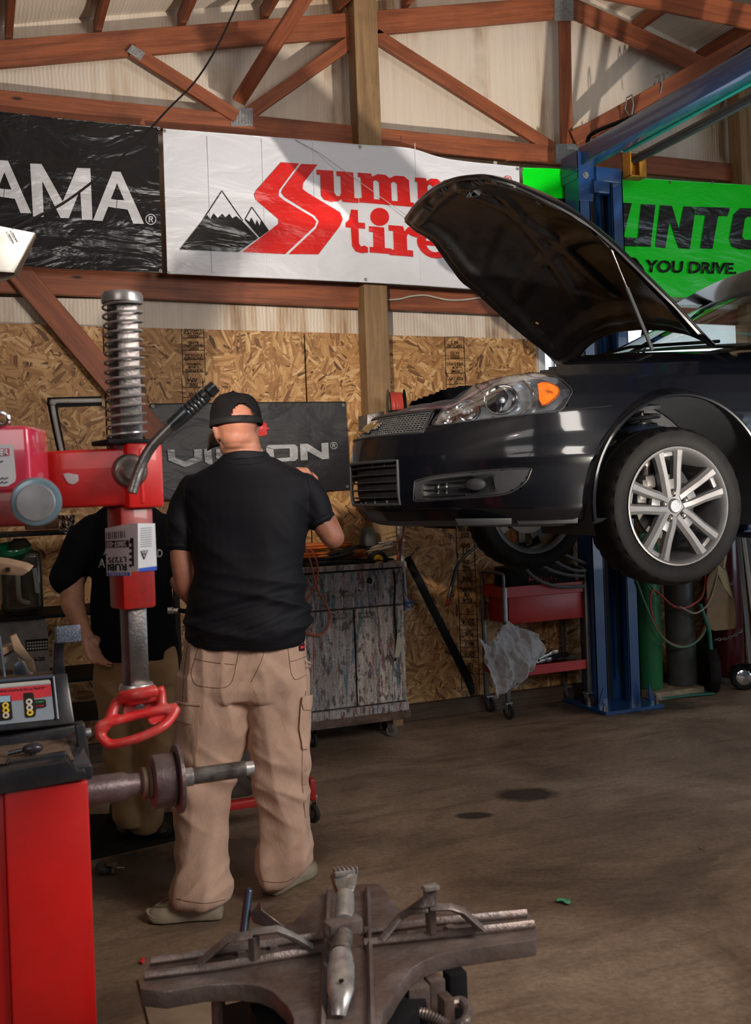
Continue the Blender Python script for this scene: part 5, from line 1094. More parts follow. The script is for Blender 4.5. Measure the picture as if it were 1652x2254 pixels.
bm = nb(); a, b = WY(894, 1230, 5.93), WY(1028, 1498, 5.90); quadbox(bm, [a + V((-.022, 0, 0)), a + V((.022, 0, .02)), b + V((.026, 0, .02)), b + V((-.02, 0, -.01))], (0, -.022, 0), .004); quadbox(bm, [b + V((-.02, 0, -.01)), b + V((.026, 0, .02)), WY(1042, 1520, 5.9), WY(1036, 1534, 5.9)], (0, -.022, 0), .002); tag(obj('steel_bar', bm, M_blk), 'long flat black bar leaning diagonally against the strand board', 'bar')
AH = empty('air_hose', WY(1045, 1205, 5.9), 'short black air hose with red coupling hanging on the strand board', 'hose')
bm = nb(); tube(bm, crv([WY(x, y, 5.90) for x, y in ((1060, 1196), (1045, 1206), (1022, 1225), (1006, 1245), (998, 1270), (992, 1295), (986, 1318))], 6), .011, 10); obj('hose', bm, mat('black_rubber_gloss', (.015, .015, .015), .3), AH)
bm = nb(); p0, p1_ = WY(986, 1318, 5.90), WY(982, 1336, 5.90); d = (p1_ - p0).normalized(); lathe(bm, [(.010, 0), (.013, .01), (.009, .015), (.012, .02), (.008, .027), (.011, .032), (.006, .045), (0, .05)], p0, d, 12); obj('coupling', bm, mat('red_plastic', (.55, .02, .02), .35), AH)
# hose reel on the post
HR = empty('hose_reel', WY(865, 890, 5.7), 'hose reel with coiled red hose mounted on the timber post', 'hose reel')
hc = WY(872, 897, 5.62); axr = V((.93, -.30, .0)).normalized()
bm = nb(); lathe(bm, [(.0, -.055), (.10, -.055), (.112, -.052), (.112, -.048), (.10, -.045), (.0, -.045)], hc, axr, 36); obj('side_plate', bm, M_alloyd, HR)
bm = nb(); lathe(bm, [(.0, .055), (.10, .055), (.112, .052), (.112, .048), (.10, .045), (.0, .045)], hc, axr, 36); obj('side_plate', bm, M_blk, HR)
bm = nb(); pts = []
aa = axr.orthogonal().normalized(); bb = axr.cross(aa)
for k in range(7 * 20): a = 2 * PI * k / 20; lay = .083 + .007 * math.sin(k * .31); pts.append(hc + axr * (-.036 + .072 * k / 140) + (aa * math.cos(a) + bb * math.sin(a)) * lay)
tube(bm, pts, .0075, 7); obj('coiled_hose', bm, mat('red_hose', (.42, .045, .03), .45), HR)
bm = nb(); lathe(bm, [(.07, -.045), (.07, .045)], hc, axr, 20); obj('drum', bm, M_blk, HR)
bm = nb(); quadbox(bm, [WY(x, y, 5.70) for x, y in ((808, 912), (845, 905), (846, 925), (832, 932), (832, 946), (808, 946))], (0, .155, 0), .003); box(bm, hc + V((0, .12, -.05)), (.04, .2, .03), bv=.003); obj('bracket', bm, M_steel, HR)
# ---- red cart with cloth
M_cart = mat('red_cart_paint', (.42, .018, .016), .42, 0, .2, 10, grime=.4, gcol=(.10, .02, .02))
M_cs = mat('brushed_post', (.20, .19, .18), .4, .7, .2, grime=.4)
YCt = 5.64; CT = empty('tool_cart', V((3.4, 5.75, 0)), 'red two-shelf tool cart behind the lift column', 'cart')
xa = WY(1108, 1320, YCt).x; xb = xa + .62; yb2 = 5.93; z1, z0_ = WY(1110, 1293, YCt).z, WY(1110, 1317, YCt).z
bm = nb()
box(bm, ((xa + xb) / 2, YCt, (z1 + z0_) / 2), (xb - xa, .006, z1 - z0_), bv=.002); box(bm, ((xa + xb) / 2, yb2, (z1 + z0_) / 2), (xb - xa, .006, z1 - z0_), bv=.002); box(bm, (xa, (YCt + yb2) / 2, (z1 + z0_) / 2), (.006, yb2 - YCt, z1 - z0_)); box(bm, (xb, (YCt + yb2) / 2, (z1 + z0_) / 2), (.006, yb2 - YCt, z1 - z0_)); box(bm, ((xa + xb) / 2, (YCt + yb2) / 2, z0_ + .01), (xb - xa, yb2 - YCt, .006)); obj('top_tray', bm, M_cart, CT, smooth=False)
zz1 = WY(1115, 1376, YCt).z
bm = nb(); box(bm, ((xa + xb) / 2 + .02, (YCt + yb2) / 2, (z0_ + zz1) / 2), (xb - xa - .04, yb2 - YCt - .02, z0_ - zz1), bv=.004); obj('drawer_box', bm, M_cart, CT)
zs = WY(1112, 1484, YCt).z
bm = nb(); box(bm, ((xa + xb) / 2, YCt, zs + .005), (xb - xa, .006, .062), bv=.002); box(bm, ((xa + xb) / 2, yb2, zs + .005), (xb - xa, .006, .062)); box(bm, ((xa + xb) / 2, (YCt + yb2) / 2, zs - .015), (xb - xa, yb2 - YCt, .006)); box(bm, (xa, (YCt + yb2) / 2, zs + .005), (.006, yb2 - YCt, .062)); obj('bottom_shelf', bm, M_cart, CT, smooth=False)
for x in (xa + .004, xb - .004):
    for y in (YCt - .004, yb2): bm = nb(); box(bm, (x, y, (z1 + .11) / 2), (.030, .022, z1 - .11), bv=.004); obj('corner_post', bm, M_cs, CT)
    bm = nb(); tube(bm, crv([(x, YCt, z1), (x, YCt, z1 + .055), (x, YCt + .03, z1 + .085), (x, yb2 - .03, z1 + .085), (x, yb2, z1 + .055), (x, yb2, z1)], 5), .011, 10); obj('push_handle', bm, M_cs, CT)
    for y in (YCt + .01, yb2 - .03): caster(x + .01, y, .045, CT, .11, .3, brk=M_galv)
# cloth
def crumple(name, P, nu, nv, m, label, cat, amp=.03, th=.003, seed=1, sc=9, zs=1.0):
    """P(u,v) base surface; crumpled into sharp creases"""
    bm = nb()
    def f(u, v):
        p = P(u, v); q = V((p.x * sc, p.y * sc, (p.z + p.x * .5) * sc * zs)) + V((seed * 3.7, 0, 0)); a = 0; s = 1
        for _ in range(4): a += s * (abs(noise.noise(q)) * 2 - .5); q = q * 2.05 + V((1.7, 9.2, 3.3)); s *= .5
        return p + V((noise.noise(q * .13) * amp * .5, -a * amp, noise.noise(q * .17 + V((5, 5, 5))) * amp * .4))
    grid(bm, f, nu, nv); r = bmesh.ops.extrude_face_region(bm, geom=bm.faces[:]); bmesh.ops.translate(bm, verts=[g for g in r['geom'] if isinstance(g, bmesh.types.BMVert)], vec=(0, th, 0)); return tag(obj(name, bm, m, angle=80), label, cat)
yr = YCt - .045
Lp = [(1052, 1402), (1060, 1428), (1076, 1470), (1088, 1500), (1085, 1536), (1092, 1538)]; Rp = [(1118, 1382), (1160, 1392), (1197, 1420), (1192, 1450), (1158, 1490), (1110, 1520)]
lc = crv([V((x, y, 0)) for x, y in Lp], 8); rc = crv([V((x, y, 0)) for x, y in [(1138, 1384), (1182, 1396), (1198, 1425), (1186, 1455), (1152, 1496), (1104, 1525)]], 8)
def clothP(u, v):
    a = at(lc, v); c = at(rc, v); q = a.lerp(c, u); top = 18 * math.sin(u * PI * 2.0) * (1 - v) ** 3; p = WY(q.x, q.y + top, yr); p.y -= .05 * math.sin(u * PI) * math.sin(v * PI); return p
M_rag = mat('grey_white_cloth', (.42, .41, .42), .75, var=.15, sc=30, sheen=.2)
crumple('shop_rag', clothP, 60, 60, M_rag, 'crumpled grey-white cloth hanging over the corner of the red cart', 'cloth', .040, .003, 2, 12, .38)
# case, coiled cables, tools on the cart
bm = nb(); box(bm, (xa + .33, 5.80, z1 + .045), (.50, .22, .14), bv=.012); c_ = tag(obj('hard_case', bm, M_blk), 'black hard case with faded red lettering in the top of the red cart', 'case')
bm = textbm('High', [WY(1163, 1270, 5.688), WY(1225, 1267, 5.688), WY(1225, 1284, 5.688), WY(1160, 1287, 5.688)], .0008, bold=.03); o = obj('lettering', bm, mat('faded_red', (.14, .015, .015), .5), c_, smooth=False)
M_gc = mat('grey_green_cable', (.085, .09, .085), .45)
for i, (lst, wh) in enumerate((([(1150, 1235), (1165, 1262), (1195, 1282), (1235, 1292), (1285, 1290)], 'lowest'), ([(1178, 1232), (1205, 1252), (1245, 1265), (1285, 1268)], 'second from the bottom'), ([(1195, 1215), (1225, 1238), (1260, 1255), (1288, 1256)], 'third from the bottom'), ([(1210, 1198), (1245, 1222), (1288, 1240)], 'topmost'))):
    bm = nb(); tube(bm, crv([WY(x, y, 5.60 + .01 * i) for x, y in lst], 7), .0115, 8); tag(obj('welding_cable', bm, M_gc), 'thick grey cable sagging above the red cart, ' + wh, 'cable', 'grey cables above the red cart')
bm = nb(); box(bm, (xa + .5, 5.9, z1 + .30), (.35, .12, .30), bv=.02); tag(obj('welder_box', bm, mat('grey_green_case', (.07, .08, .07), .5)), 'dull grey machine case behind the cables above the red cart', 'machine')
for i, (x_, z_, l_, a_) in enumerate(((.28, .03, .20, .3), (.40, .05, .26, .1), (.52, .035, .18, -.2), (.36, .07, .16, .6))):
    bm = nb(); c0 = V((xa + x_, 5.74 + .03 * (i % 3), zs + z_)); d = V((math.cos(a_), .1, math.sin(a_) * .4)); tube(bm, crv([c0 - d * l_ / 2, c0, c0 + d * l_ / 2], 4), [(.012 + .006 * (k % 3 == 0), .010) for k in range(9)], 8); box(bm, c0 + d * l_ / 2, (.05, .03, .03), bv=.006)
    tag(obj('hand_tool', bm, [M_steel, M_blk, M_gc, M_steel][i]), ['dull steel tool at the left of the cart’s bottom shelf', 'black tool lying along the cart’s bottom shelf', 'grey-green tool at the right of the cart’s bottom shelf', 'steel tool sticking up on the cart’s bottom shelf'][i].replace('’', "'"), 'tool')
# ---- gas bottles etc.
M_gas1 = mat('green_gas_bottle', (.015, .14, .045), .38, var=.2, sc=5, grime=.35); M_gas2 = mat('dark_grey_gas_bottle', (.045, .05, .05), .42, var=.2, sc=5, grime=.5, gcol=(.12, .10, .08)); M_gas3 = mat('maroon_gas_bottle', (.07, .008, .012), .25, var=.2, sc=5, coat=.3)
LG_ = board('ledge_board', V((4.25, 5.72, .03)), V((4.66, 5.72, .03)), (0, .26, 0), (0, 0, .055), mat('pale_dusty_wood', (.22, .17, .12), .75, var=.4, sc=12)); tag(LG_, 'pale dusty plank on the floor under the gas bottles', 'plank')
def gasb(px, w_, y, zt_, m, label):
    x = WY(px, 1400, y).x; g = empty('gas_bottle', V((x, y, .058)), label, 'gas bottle'); r = w_ / 2
    bm = nb(); lathe(bm, [(.0, 0), (r * .92, .0), (r, .015), (r, zt_ - .12), (r * .93, zt_ - .07), (r * .7, zt_ - .025), (r * .35, zt_), (r * .3, zt_ + .04)], (x, y, .058), (0, 0, 1), 40); obj('body', bm, m, g)
    bm = nb(); lathe(bm, [(r * .32, zt_ + .04), (r * .32, zt_ + .08), (.02, zt_ + .085), (.018, zt_ + .13), (0, zt_ + .13)], (x, y, .058), (0, 0, 1), 16); obj('valve', bm, M_gold, g); return g
gasb(1428, .165, 5.74, 1.08, M_gas1, 'green gas bottle just right of the blue lift column'); gasb(1497, .205, 5.74, 1.18, M_gas2, 'dark grey gas bottle between the green one and the tire'); gasb(1602, .21, 5.80, 1.10, M_gas3, 'maroon gas bottle chained beside the caster wheel')
HT = empty('hand_truck', WY(1560, 1495, 5.65), 'green hand truck with treaded tire standing beside the gas bottles', 'hand truck')
hx = WY(1550, 1440, 5.68); 
for px, py, y, an in ((1546, 1428, 5.80, -.35), (1562, 1432, 5.60, -.35)):
    p = WY(px, py, y); p.z = .165 if y < 5.7 else .17; ax = V((math.sin(1.1), -math.cos(1.1), 0)); bm = nb()
    lathe(bm, [(.075, -.03), (.11, -.042), (.15, -.035), (.163, -.012), (.163, .012), (.15, .035), (.11, .042), (.075, .03)], p, ax, 48)
    for v in bm.verts:
        q_ = v.co - p; n_ = q_.dot(ax); 
        if (q_ - ax * n_).length > .145 and int(math.atan2(q_.z, (q_ - ax * n_).xy.length * (1 if q_.x > 0 else -1)) * 18) % 2: v.co -= (q_ - ax * n_).normalized() * .005
    wl = obj('tyre', bm, M_rubber, HT); bm = nb(); lathe(bm, [(0, .02), (.03, .03), (.076, .018), (.076, -.018), (.03, -.03), (0, -.02)], p, ax, 28); obj('wheel_hub', bm, mat('dull_yellow_hub', (.16, .14, .07), .5), wl)
M_tg = mat('teal_green_paint', (.01, .13, .09), .4, grime=.3)
bm = nb(); tube(bm, crv([WY(x, y, 5.56) for x, y in ((1540, 1330), (1552, 1365), (1560, 1390), (1564, 1430), (1568, 1470), (1569, 1496))], 6), .014, 10); obj('frame_tube', bm, M_tg, HT)
bm = nb(); quadbox(bm, [V((WY(1435, 1510, 5.6).x, 5.60, .012)), V((WY(1568, 1498, 5.55).x, 5.53, .012)), V((WY(1568, 1498, 5.55).x + .02, 5.57, .012)), V((WY(1435, 1510, 5.6).x, 5.64, .012))], (0, 0, .012)); obj('foot_plate', bm, M_tg, HT, smooth=False)
bm = nb(); ol = smoothpx([(1556, 1275), (1575, 1250), (1588, 1228), (1600, 1262), (1610, 1300), (1616, 1330), (1619, 1360), (1617, 1380), (1608, 1385), (1558, 1384), (1556, 1330)], 3)
bm = polys([ol], lambda x, y: WY(x, y, 5.56 - .02 * math.sin((x - 1556) / 60 * PI)), (0, .004, 0)); tag(obj('cardboard_sheet', bm, mat('brown_cardboard', (.20, .115, .035), .55, var=.15)), 'curved brown cardboard sheet hanging in front of the maroon gas bottle', 'cardboard')
bm = polys([[(1578, 1236), (1588, 1228), (1598, 1262), (1612, 1318), (1606, 1312), (1592, 1290), (1579, 1262)]], lambda x, y: WY(x, y, 5.545), (0, .004, 0)); tag(obj('yellow_strap', bm, mat('pale_yellow_web', (.42, .34, .18), .6)), 'pale yellow strap folded beside the brown cardboard sheet', 'strap')
bm = nb(); tube(bm, crv([WY(x, y, 5.54) for x, y in ((1600, 1200), (1596, 1225), (1592, 1250))], 4), [(.012, .003)] * 9, 6); tag(obj('yellow_strap', bm, mat('pale_yellow_web', (.42, .34, .18), .6)), 'short pale yellow strap dropping behind the front tire', 'strap')
M_rh = mat('red_gas_hose', (.35, .035, .03), .4); M_gh = mat('green_gas_hose', (.06, .18, .09), .4); M_cab = mat('cream_strap', (.40, .32, .24), .6)
for lst, m_, r_, lb, y in (([(1552, 1255), (1551, 1285), (1543, 1315), (1522, 1332), (1500, 1339), (1478, 1332), (1456, 1312), (1440, 1300), (1432, 1308), (1431, 1335), (1440, 1370), (1456, 1400), (1480, 1418), (1508, 1423), (1534, 1410), (1550, 1380), (1554, 1345), (1552, 1315)], M_rh, .0075, 'red gas hose looping in front of the dark grey gas bottle', 5.58),
                       ([(1400, 1278), (1412, 1310), (1426, 1345), (1444, 1385), (1466, 1411), (1492, 1424), (1520, 1420), (1544, 1400), (1556, 1370), (1558, 1335)], M_gh, .0075, 'green gas hose looping beside the red hose, right of the lift', 5.57),
                       ([(1428, 1284), (1440, 1300), (1446, 1308), (1440, 1312), (1432, 1302), (1424, 1288)], M_gh, .006, 'short green hose knot on the green gas bottle', 5.60),
                       ([(1579, 1255), (1572, 1290), (1560, 1325), (1545, 1342), (1528, 1350), (1510, 1343), (1496, 1336)], M_cab, .006, 'cream strap strung across the hoses beside the cardboard', 5.55)):
    bm = nb(); tube(bm, crv([WY(x, y_, y) for x, y_ in lst], 7), r_, 8); tag(obj('gas_hose' if 'strap' not in lb else 'cream_strap', bm, m_), lb, 'hose' if 'strap' not in lb else 'strap')
def chain(pts, r, label):
    ps = crv(pts, 12); L = [0]
    for a, b in zip(ps, ps[1:]): L.append(L[-1] + (b - a).length)
    n = max(2, int(L[-1] / (r * 2.3))); bm = nb()
    for k in range(n):
        s = L[-1] * k / n; i = max(j for j in range(len(L)) if L[j] <= s + 1e-9); i = min(i, len(ps) - 2); p = ps[i].lerp(ps[i + 1], (s - L[i]) / max(1e-6, L[i + 1] - L[i])); T_ = (ps[i + 1] - ps[i]).normalized(); u = T_.cross(V((0, 1, 0)) if k % 2 else V((.3, .3, .9))).normalized()
        tube(bm, [p + T_ * r * 1.6 * math.cos(a) + u * r * .9 * math.sin(a) for a in [2 * PI * j / 10 for j in range(11)]], r * .28, 5, cap=False)
    return tag(obj('chain', bm, M_galv), label, 'chain')
chain([WY(1576, 1408, 5.62), WY(1600, 1405, 5.62), WY(1620, 1396, 5.62), WY(1634, 1385, 5.62)], .010, 'chain slung across the foot of the maroon gas bottle')
chain([WY(1632, 1390, 5.89), WY(1634, 1428, 5.89)], .010, 'short chain end hanging near the caster wheel'); chain([WY(1628, 1275, 5.89), WY(1630, 1303, 5.89)], .010, 'short chain end hanging beside the pale rails'); chain([WY(1604, 1288, 5.62), WY(1616, 1280, 5.62)], .009, 'bit of chain above the cardboard sheet')
DW = empty('dolly', WY(1635, 1470, 5.6), 'dolly wheel with chrome hubcap at the right edge', 'dolly')
p = WY(1634, 1467, 5.58); p.z = .092; ax = V((-.45, -.89, 0)).normalized()
bm = nb(); lathe(bm, [(.055, -.02), (.08, -.024), (.092, -.012), (.092, .012), (.08, .024), (.055, .02)], p, ax, 36); obj('tyre', bm, M_rubber, DW)
bm = nb(); lathe(bm, [(0, .030), (.018, .029), (.035, .024), (.050, .022), (.056, .019), (.056, -.015)], p, ax, 30); obj('hubcap', bm, M_chrome, DW)
bm = nb(); box(bm, p + V((.12, .04, .06)), (.30, .06, .03), bv=.004); tube(bm, [p + ax * -.03, p + ax * -.12], .01, 8); obj('frame', bm, M_blk, DW)
LD = empty('ladder', WY(1640, 1480, 5.5), 'pale aluminium ladder rails leaning at the right edge', 'ladder')
for (a, b, w_, m_) in (((1621, 1142), (1652, 1460), .020, M_alloy), ((1632, 1150), (1672, 1470), .018, mat('cream_rail', (.45, .40, .33), .5)), ((1643, 1170), (1685, 1480), .028, M_alloy)):
    bm = nb(); tube(bm, [WY(*a, 5.50), WY(*b, 5.45)], [(w_, w_ * .5)] * 2, 4); obj('rail', bm, m_, LD, smooth=False)
bm = nb(); box(bm, (5.15, 5.93, .75), (.35, .05, 1.3), bv=.01); tag(obj('dark_panel', bm, M_blk), 'dark panel behind the maroon gas bottle', 'panel')  # matte black slab filling the dark area behind the bottles
# ---- small things on the floor
ML = empty('loose_caster', WZ(245, 1915, 0), 'loose caster wheel with bright steel fork lying on the floor', 'caster')
c0 = WZ(228, 1925, 0) + V((0, 0, .028)); ax = V((.25, -.3, .92)).normalized()
bm = nb(); lathe(bm, [(.010, -.011), (.026, -.012), (.031, -.006), (.031, .006), (.026, .012), (.010, .011)], c0, ax, 28); obj('wheel', bm, M_crub, ML)
bm = nb(); d = V((.9, -.35, -.05)).normalized(); s_ = d.cross(ax); quadbox(bm, [c0 + ax * .014 - s_ * .008, c0 + ax * .014 + s_ * .008, c0 + ax * .014 + d * .045 + s_ * .018, c0 + ax * .014 + d * .045 - s_ * .018], ax * .002); quadbox(bm, [c0 - ax * .014 - s_ * .008, c0 - ax * .014 + s_ * .008, c0 - ax * .014 + d * .045 + s_ * .018, c0 - ax * .014 + d * .045 - s_ * .018], ax * -.002); quadbox(bm, [c0 + d * .045 + ax * .016 - s_ * .018, c0 + d * .045 + ax * .016 + s_ * .018, c0 + d * .045 - ax * .016 + s_ * .018, c0 + d * .045 - ax * .016 - s_ * .018], d * .003)
obj('fork', bm, M_chrome, ML, smooth=False); bm = nb(); tube(bm, [c0 + d * .046, c0 + d * .085], .004, 8); obj('stem', bm, M_steel, ML)
def scrap(name, px, py, r, m, label, cat, seed):
    R_ = random.Random(seed); c = WZ(px, py, 0); bm = nb(); n = 9
    ring_ = [bm.verts.new(c + V((r * R_.uniform(.4, 1.2) * math.cos(2 * PI * k / n), r * R_.uniform(.4, 1.2) * math.sin(2 * PI * k / n), R_.uniform(.001, .016)))) for k in range(n)]; ce = bm.verts.new(c + V((0, 0, .012)))
    for k in range(n): bm.faces.new((ring_[k], ring_[(k + 1) % n], ce))
    r2 = bmesh.ops.extrude_face_region(bm, geom=bm.faces[:]); bmesh.ops.translate(bm, verts=[g for g in r2['geom'] if isinstance(g, bmesh.types.BMVert)], vec=(0, 0, .0015)); return tag(obj(name, bm, m, smooth=False), label, cat)
scrap('wrapper', 1243, 1988, .032, mat('green_wrapper', (.10, .42, .22), .4, var=.6, sc=60), 'small crumpled green and white wrapper on the bare floor', 'litter', 3)
scrap('red_scrap', 312, 2121, .012, mat('red_plastic', (.55, .02, .02), .35), 'tiny red scrap on the floor near the clamping table', 'litter', 5)
scrap('paper_scrap', 1545, 1870, .014, mat('dusty_paper', (.22, .18, .14), .8), 'tiny dusty paper scrap on the floor at the right', 'litter', 8)
R_ = random.Random(4)
for i in range(7): 
    x, y = 1300 + R_.uniform(0, 130), 1545 + R_.uniform(0, 30); o = scrap('debris_flake', x, y, R_.uniform(.012, .03), [M_blk, M_galv, M_rust][i % 3], 'small flake of debris around the foot of the lift column', 'debris', 20 + i); o['group'] = 'debris flakes at the lift column foot'
# dark floor mat under the second man
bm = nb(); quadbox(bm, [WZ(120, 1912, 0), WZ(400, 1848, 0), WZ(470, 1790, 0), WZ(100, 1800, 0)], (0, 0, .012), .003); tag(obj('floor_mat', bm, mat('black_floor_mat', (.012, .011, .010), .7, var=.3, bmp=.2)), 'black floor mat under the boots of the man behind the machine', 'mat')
# beige plate and machine feet at bottom left
bm = nb(); quadbox(bm, [WZ(x, y, 0) for x, y in ((303, 2160), (460, 2140), (500, 2300), (345, 2330))], (0, 0, .010), .002); tag(obj('floor_plate', bm, mat('dusty_beige_board', (.26, .19, .13), .7, var=.2, sc=9)), 'dusty beige board on the floor under the clamping table', 'board')
# creeper / small dark machine behind the legs of the man
CR = empty('jack_cart', V((1.0, 4.6, 0)), 'dark low shop cart with red base bar seen between the legs', 'cart')
yk = 4.35; a, b = WY(470, 1856, yk), WY(688, 1832, yk)
bm = nb(); box(bm, ((a.x + b.x) / 2 + .0, yk, .135), (b.x - a.x, .05, .035), bv=.006); box(bm, (b.x - .0, yk, .155), (.03, .06, .10), bv=.01); obj('red_base_bar', bm, M_cart, CR)
bm = nb(); box(bm, ((a.x + b.x) / 2 - .13, yk + .20, .31), (b.x - a.x - .25, .34, .32), bv=.02); obj('body', bm, mat('dark_brown_case', (.055, .042, .032), .5, var=.4, sc=8), CR)
bm = nb(); box(bm, ((a.x + b.x) / 2 - .13, yk + .20, .485), (b.x - a.x - .22, .38, .03), bv=.005); obj('lid', bm, mat('worn_brown_lid', (.11, .08, .055), .6, var=.4), CR)
caster(b.x + .005, yk, .042, CR, .125, .4, brk=M_chrome); caster(a.x, yk, .042, CR, .125, .4, brk=M_chrome); caster(b.x, yk + .38, .042, CR, .125, .4, brk=M_chrome); caster(a.x, yk + .38, .042, CR, .125, .4, brk=M_chrome)
bm = nb(); tube(bm, crv([WY(x, y, yk - .05) for x, y in ((535, 1700), (552, 1716), (572, 1730), (590, 1745))], 5), .004, 6); tag(obj('thin_cable', bm, M_bkc), 'thin black cable hanging between the legs of the standing man', 'cable')
# ---- shelf on the left with jug, funnel and boxes
yS = 5.2
SH = empty('metal_shelf', WY(60, 1350, yS), 'black metal shelf unit at the left edge behind the red machines', 'shelf')
xs0, xs1 = WY(-150, 1350, yS).x, WY(390, 1350, yS).x
def shelfz(py): return WY(60, py, yS).z
for py in (1168, 1352, 1500, 1590):
    bm = nb(); box(bm, ((xs0 + xs1) / 2, yS + .22, shelfz(py) - .02), (xs1 - xs0, .44, .018), bv=.004); obj('shelf_board', bm, M_blk, SH, smooth=False)
for x in (xs0, xs1):
    for y in (yS + .01, yS + .43): bm = nb(); box(bm, (x, y, shelfz(1150) / 2), (.03, .03, shelfz(1150)), bv=.003); obj('upright', bm, M_blk, SH, smooth=False)
M_jug = glassmat('smoky_jug', (.38, .34, .22), .10, .12)
M_jugb = mat('smoky_jug_plastic', (.055, .05, .032), .22, var=.5, sc=9, coat=.5)
J = empty('oil_jug', WY(50, 1335, yS + .1), 'murky translucent oil jug standing on the black shelf', 'jug'); jz = shelfz(1352); jx = WY(48, 1300, yS + .1).x
bm = nb(); box(bm, (jx, yS + .12, jz + .155), (.20, .16, .31), bv=.035, seg=4); lathe(bm, [(.07, .30), (.045, .35), (.03, .37)], (jx, yS + .12, jz), (0, 0, 1), 20); obj('body', bm, M_jugb, J)
bm = nb(); tube(bm, crv([(jx - .02, yS + .03, jz + .24), (jx - .02, yS + .0, jz + .20), (jx - .018, yS + .0, jz + .10), (jx - .005, yS + .02, jz + .065), (jx + .03, yS + .03, jz + .05)], 5), .013, 10); obj('handle', bm, mat('pale_streak_plastic', (.20, .19, .14), .3), J)
bm = nb(); quadbox(bm, [WY(x, y, yS + .035) for x, y in ((71, 1252), (81, 1249), (88, 1306), (78, 1305))], (0, -.001, 0)); obj('paper_label', bm, mat('grey_paper', (.28, .29, .27), .6), J, smooth=False)
FN = empty('funnel', WY(30, 1200, yS), 'dark green plastic funnel on top of the oil jug', 'funnel')
fc = WY(30, 1215, yS + .08); bm = nb(); M_fun = mat('green_funnel', (.004, .11, .045), .25, var=.2, coat=.4)
axf = V((-.12, -.22, .96)).normalized(); lathe(bm, [(.022, -.075), (.045, -.055), (.078, 0), (.086, .004), (.088, .022), (.084, .028), (.078, .022), (.060, -.004), (.02, -.05), (0, -.05)], fc, axf, 36); obj('cone', bm, M_fun, FN)
bm = nb(); tube(bm, [fc + axf * .026 + (V((math.cos(a), 0, 0)) + axf.cross(V((1, 0, 0))) * math.sin(a)) * .082 for a in [2 * PI * k / 30 for k in range(31)]], .006, 8, cap=False); obj('rim', bm, M_fun, FN)
NB = empty('battery_box', WY(60, 1400, yS), 'worn white parts carton with printed grid on the lower shelf', 'box'); bz = shelfz(1500); P_ = lambda x, y: WY(x, y, yS + .048)
bm = nb(); quadbox(bm, [P_(-30, 1370), P_(98, 1360), P_(106, 1392), P_(111, 1486), P_(-30, 1490)], (0, .30, 0), .006); obj('carton', bm, mat('dirty_white_carton', (.24, .22, .20), .7, var=.2, grime=.5, gcol=(.08, .06, .045), gsc=7), NB, smooth=False)
tt = lambda s, q, m, par, P, **k: obj('lettering', textbm(s, [P(*c) for c in q], .0008, **k), m, par, smooth=False)
Pn = lambda x, y: P_(x, y) + V((0, -.0015, 0))
tt('NAPA', [(38, 1357), (82, 1354), (83, 1364), (38, 1367)], M_ink, NB, Pn, bold=.04); tt('I-20', [(76, 1447), (98, 1445), (99, 1454), (77, 1456)], M_ink, NB, Pn, bold=.03)
bm = polys([[(56, 1409), (105, 1405), (105, 1430), (57, 1434)]], Pn, (0, -.0005, 0)); obj('printed_grid', bm, M_ink, NB, smooth=False)
bm = polys([[(59 + i * 5.8, 1413 + j * 6.6 - i * .4), (63 + i * 5.8, 1413 + j * 6.6 - i * .4), (63 + i * 5.8, 1417 + j * 6.6 - i * .4), (59 + i * 5.8, 1417 + j * 6.6 - i * .4)] for i in range(8) for j in range(3)], lambda x, y: Pn(x, y) + V((0, -.001, 0)), (0, -.0005, 0)); tag(obj('grid_cells', bm, mat('carton_white', (.4, .38, .35), .7), NB, smooth=False), kind='stuff')
# bag and grey cartons between shelf and man
bm = nb(); box(bm, WY(92, 1150, yS + .2), (.16, .12, .07), bv=.006); tag(obj('small_carton', bm, mat('brown_carton', (.16, .09, .06), .7)), 'small brown carton on the shelf above the green funnel', 'box')
crumple('plastic_bag', lambda u, v: WY(128 + 38 * u + 6 * v * (1 - 2 * u), 1134 + 44 * v, yS + .02 - .03 * math.sin(u * PI)), 24, 24, glassmat('bag_film', (.45, .35, .32), .25, .15), 'crinkled clear plastic bag on the top shelf beside the shoulder', 'bag', .015, .001, 5, 22)
# ================================================================= PEOPLE
def skinmat(name, col):
    m = bpy.data.materials.new(name); t, b = nt(m); g = geo(t); n = noiz(t, g, 22, 5, .6); r = ramp(t, [(.35, tuple(c * .82 for c in col)), (.65, tuple(c * 1.12 for c in col))]); t.links.new(n.outputs[0], r.inputs[0])
    n2 = noiz(t, g, 5, 3); r2 = ramp(t, [(.45, (0, 0, 0)), (.7, (.35,) * 3)]); t.links.new(n2.outputs[0], r2.inputs[0]); o = mixc(t, r2.outputs[0], r.outputs[0], (col[0] * .95, col[1] * .55, col[2] * .5))
    t.links.new(o, b.inputs['Base Color']); b.inputs['Roughness'].default_value = .5; b.inputs['Subsurface Weight'].default_value = .12; b.inputs['Subsurface Radius'].default_value = (.012, .005, .003)
    n3 = noiz(t, g, 320, 3); bump(t, b, n3.outputs[0], .12, .002); return m
M_sk1 = skinmat('fair_ruddy_skin', (.42, .185, .12)); M_sk2 = skinmat('tanned_skin', (.50, .25, .15))
M_shirt = mat('black_polo_fabric', (.0045, .005, .0085), .70, var=.15, sc=300, bmp=.05, bsc=700); M_shirt.node_tree.nodes['Principled BSDF'].inputs['Specular IOR Level'].default_value = .30
M_tee = mat('black_tee_fabric', (.005, .005, .007), .85, var=.15, sc=200)
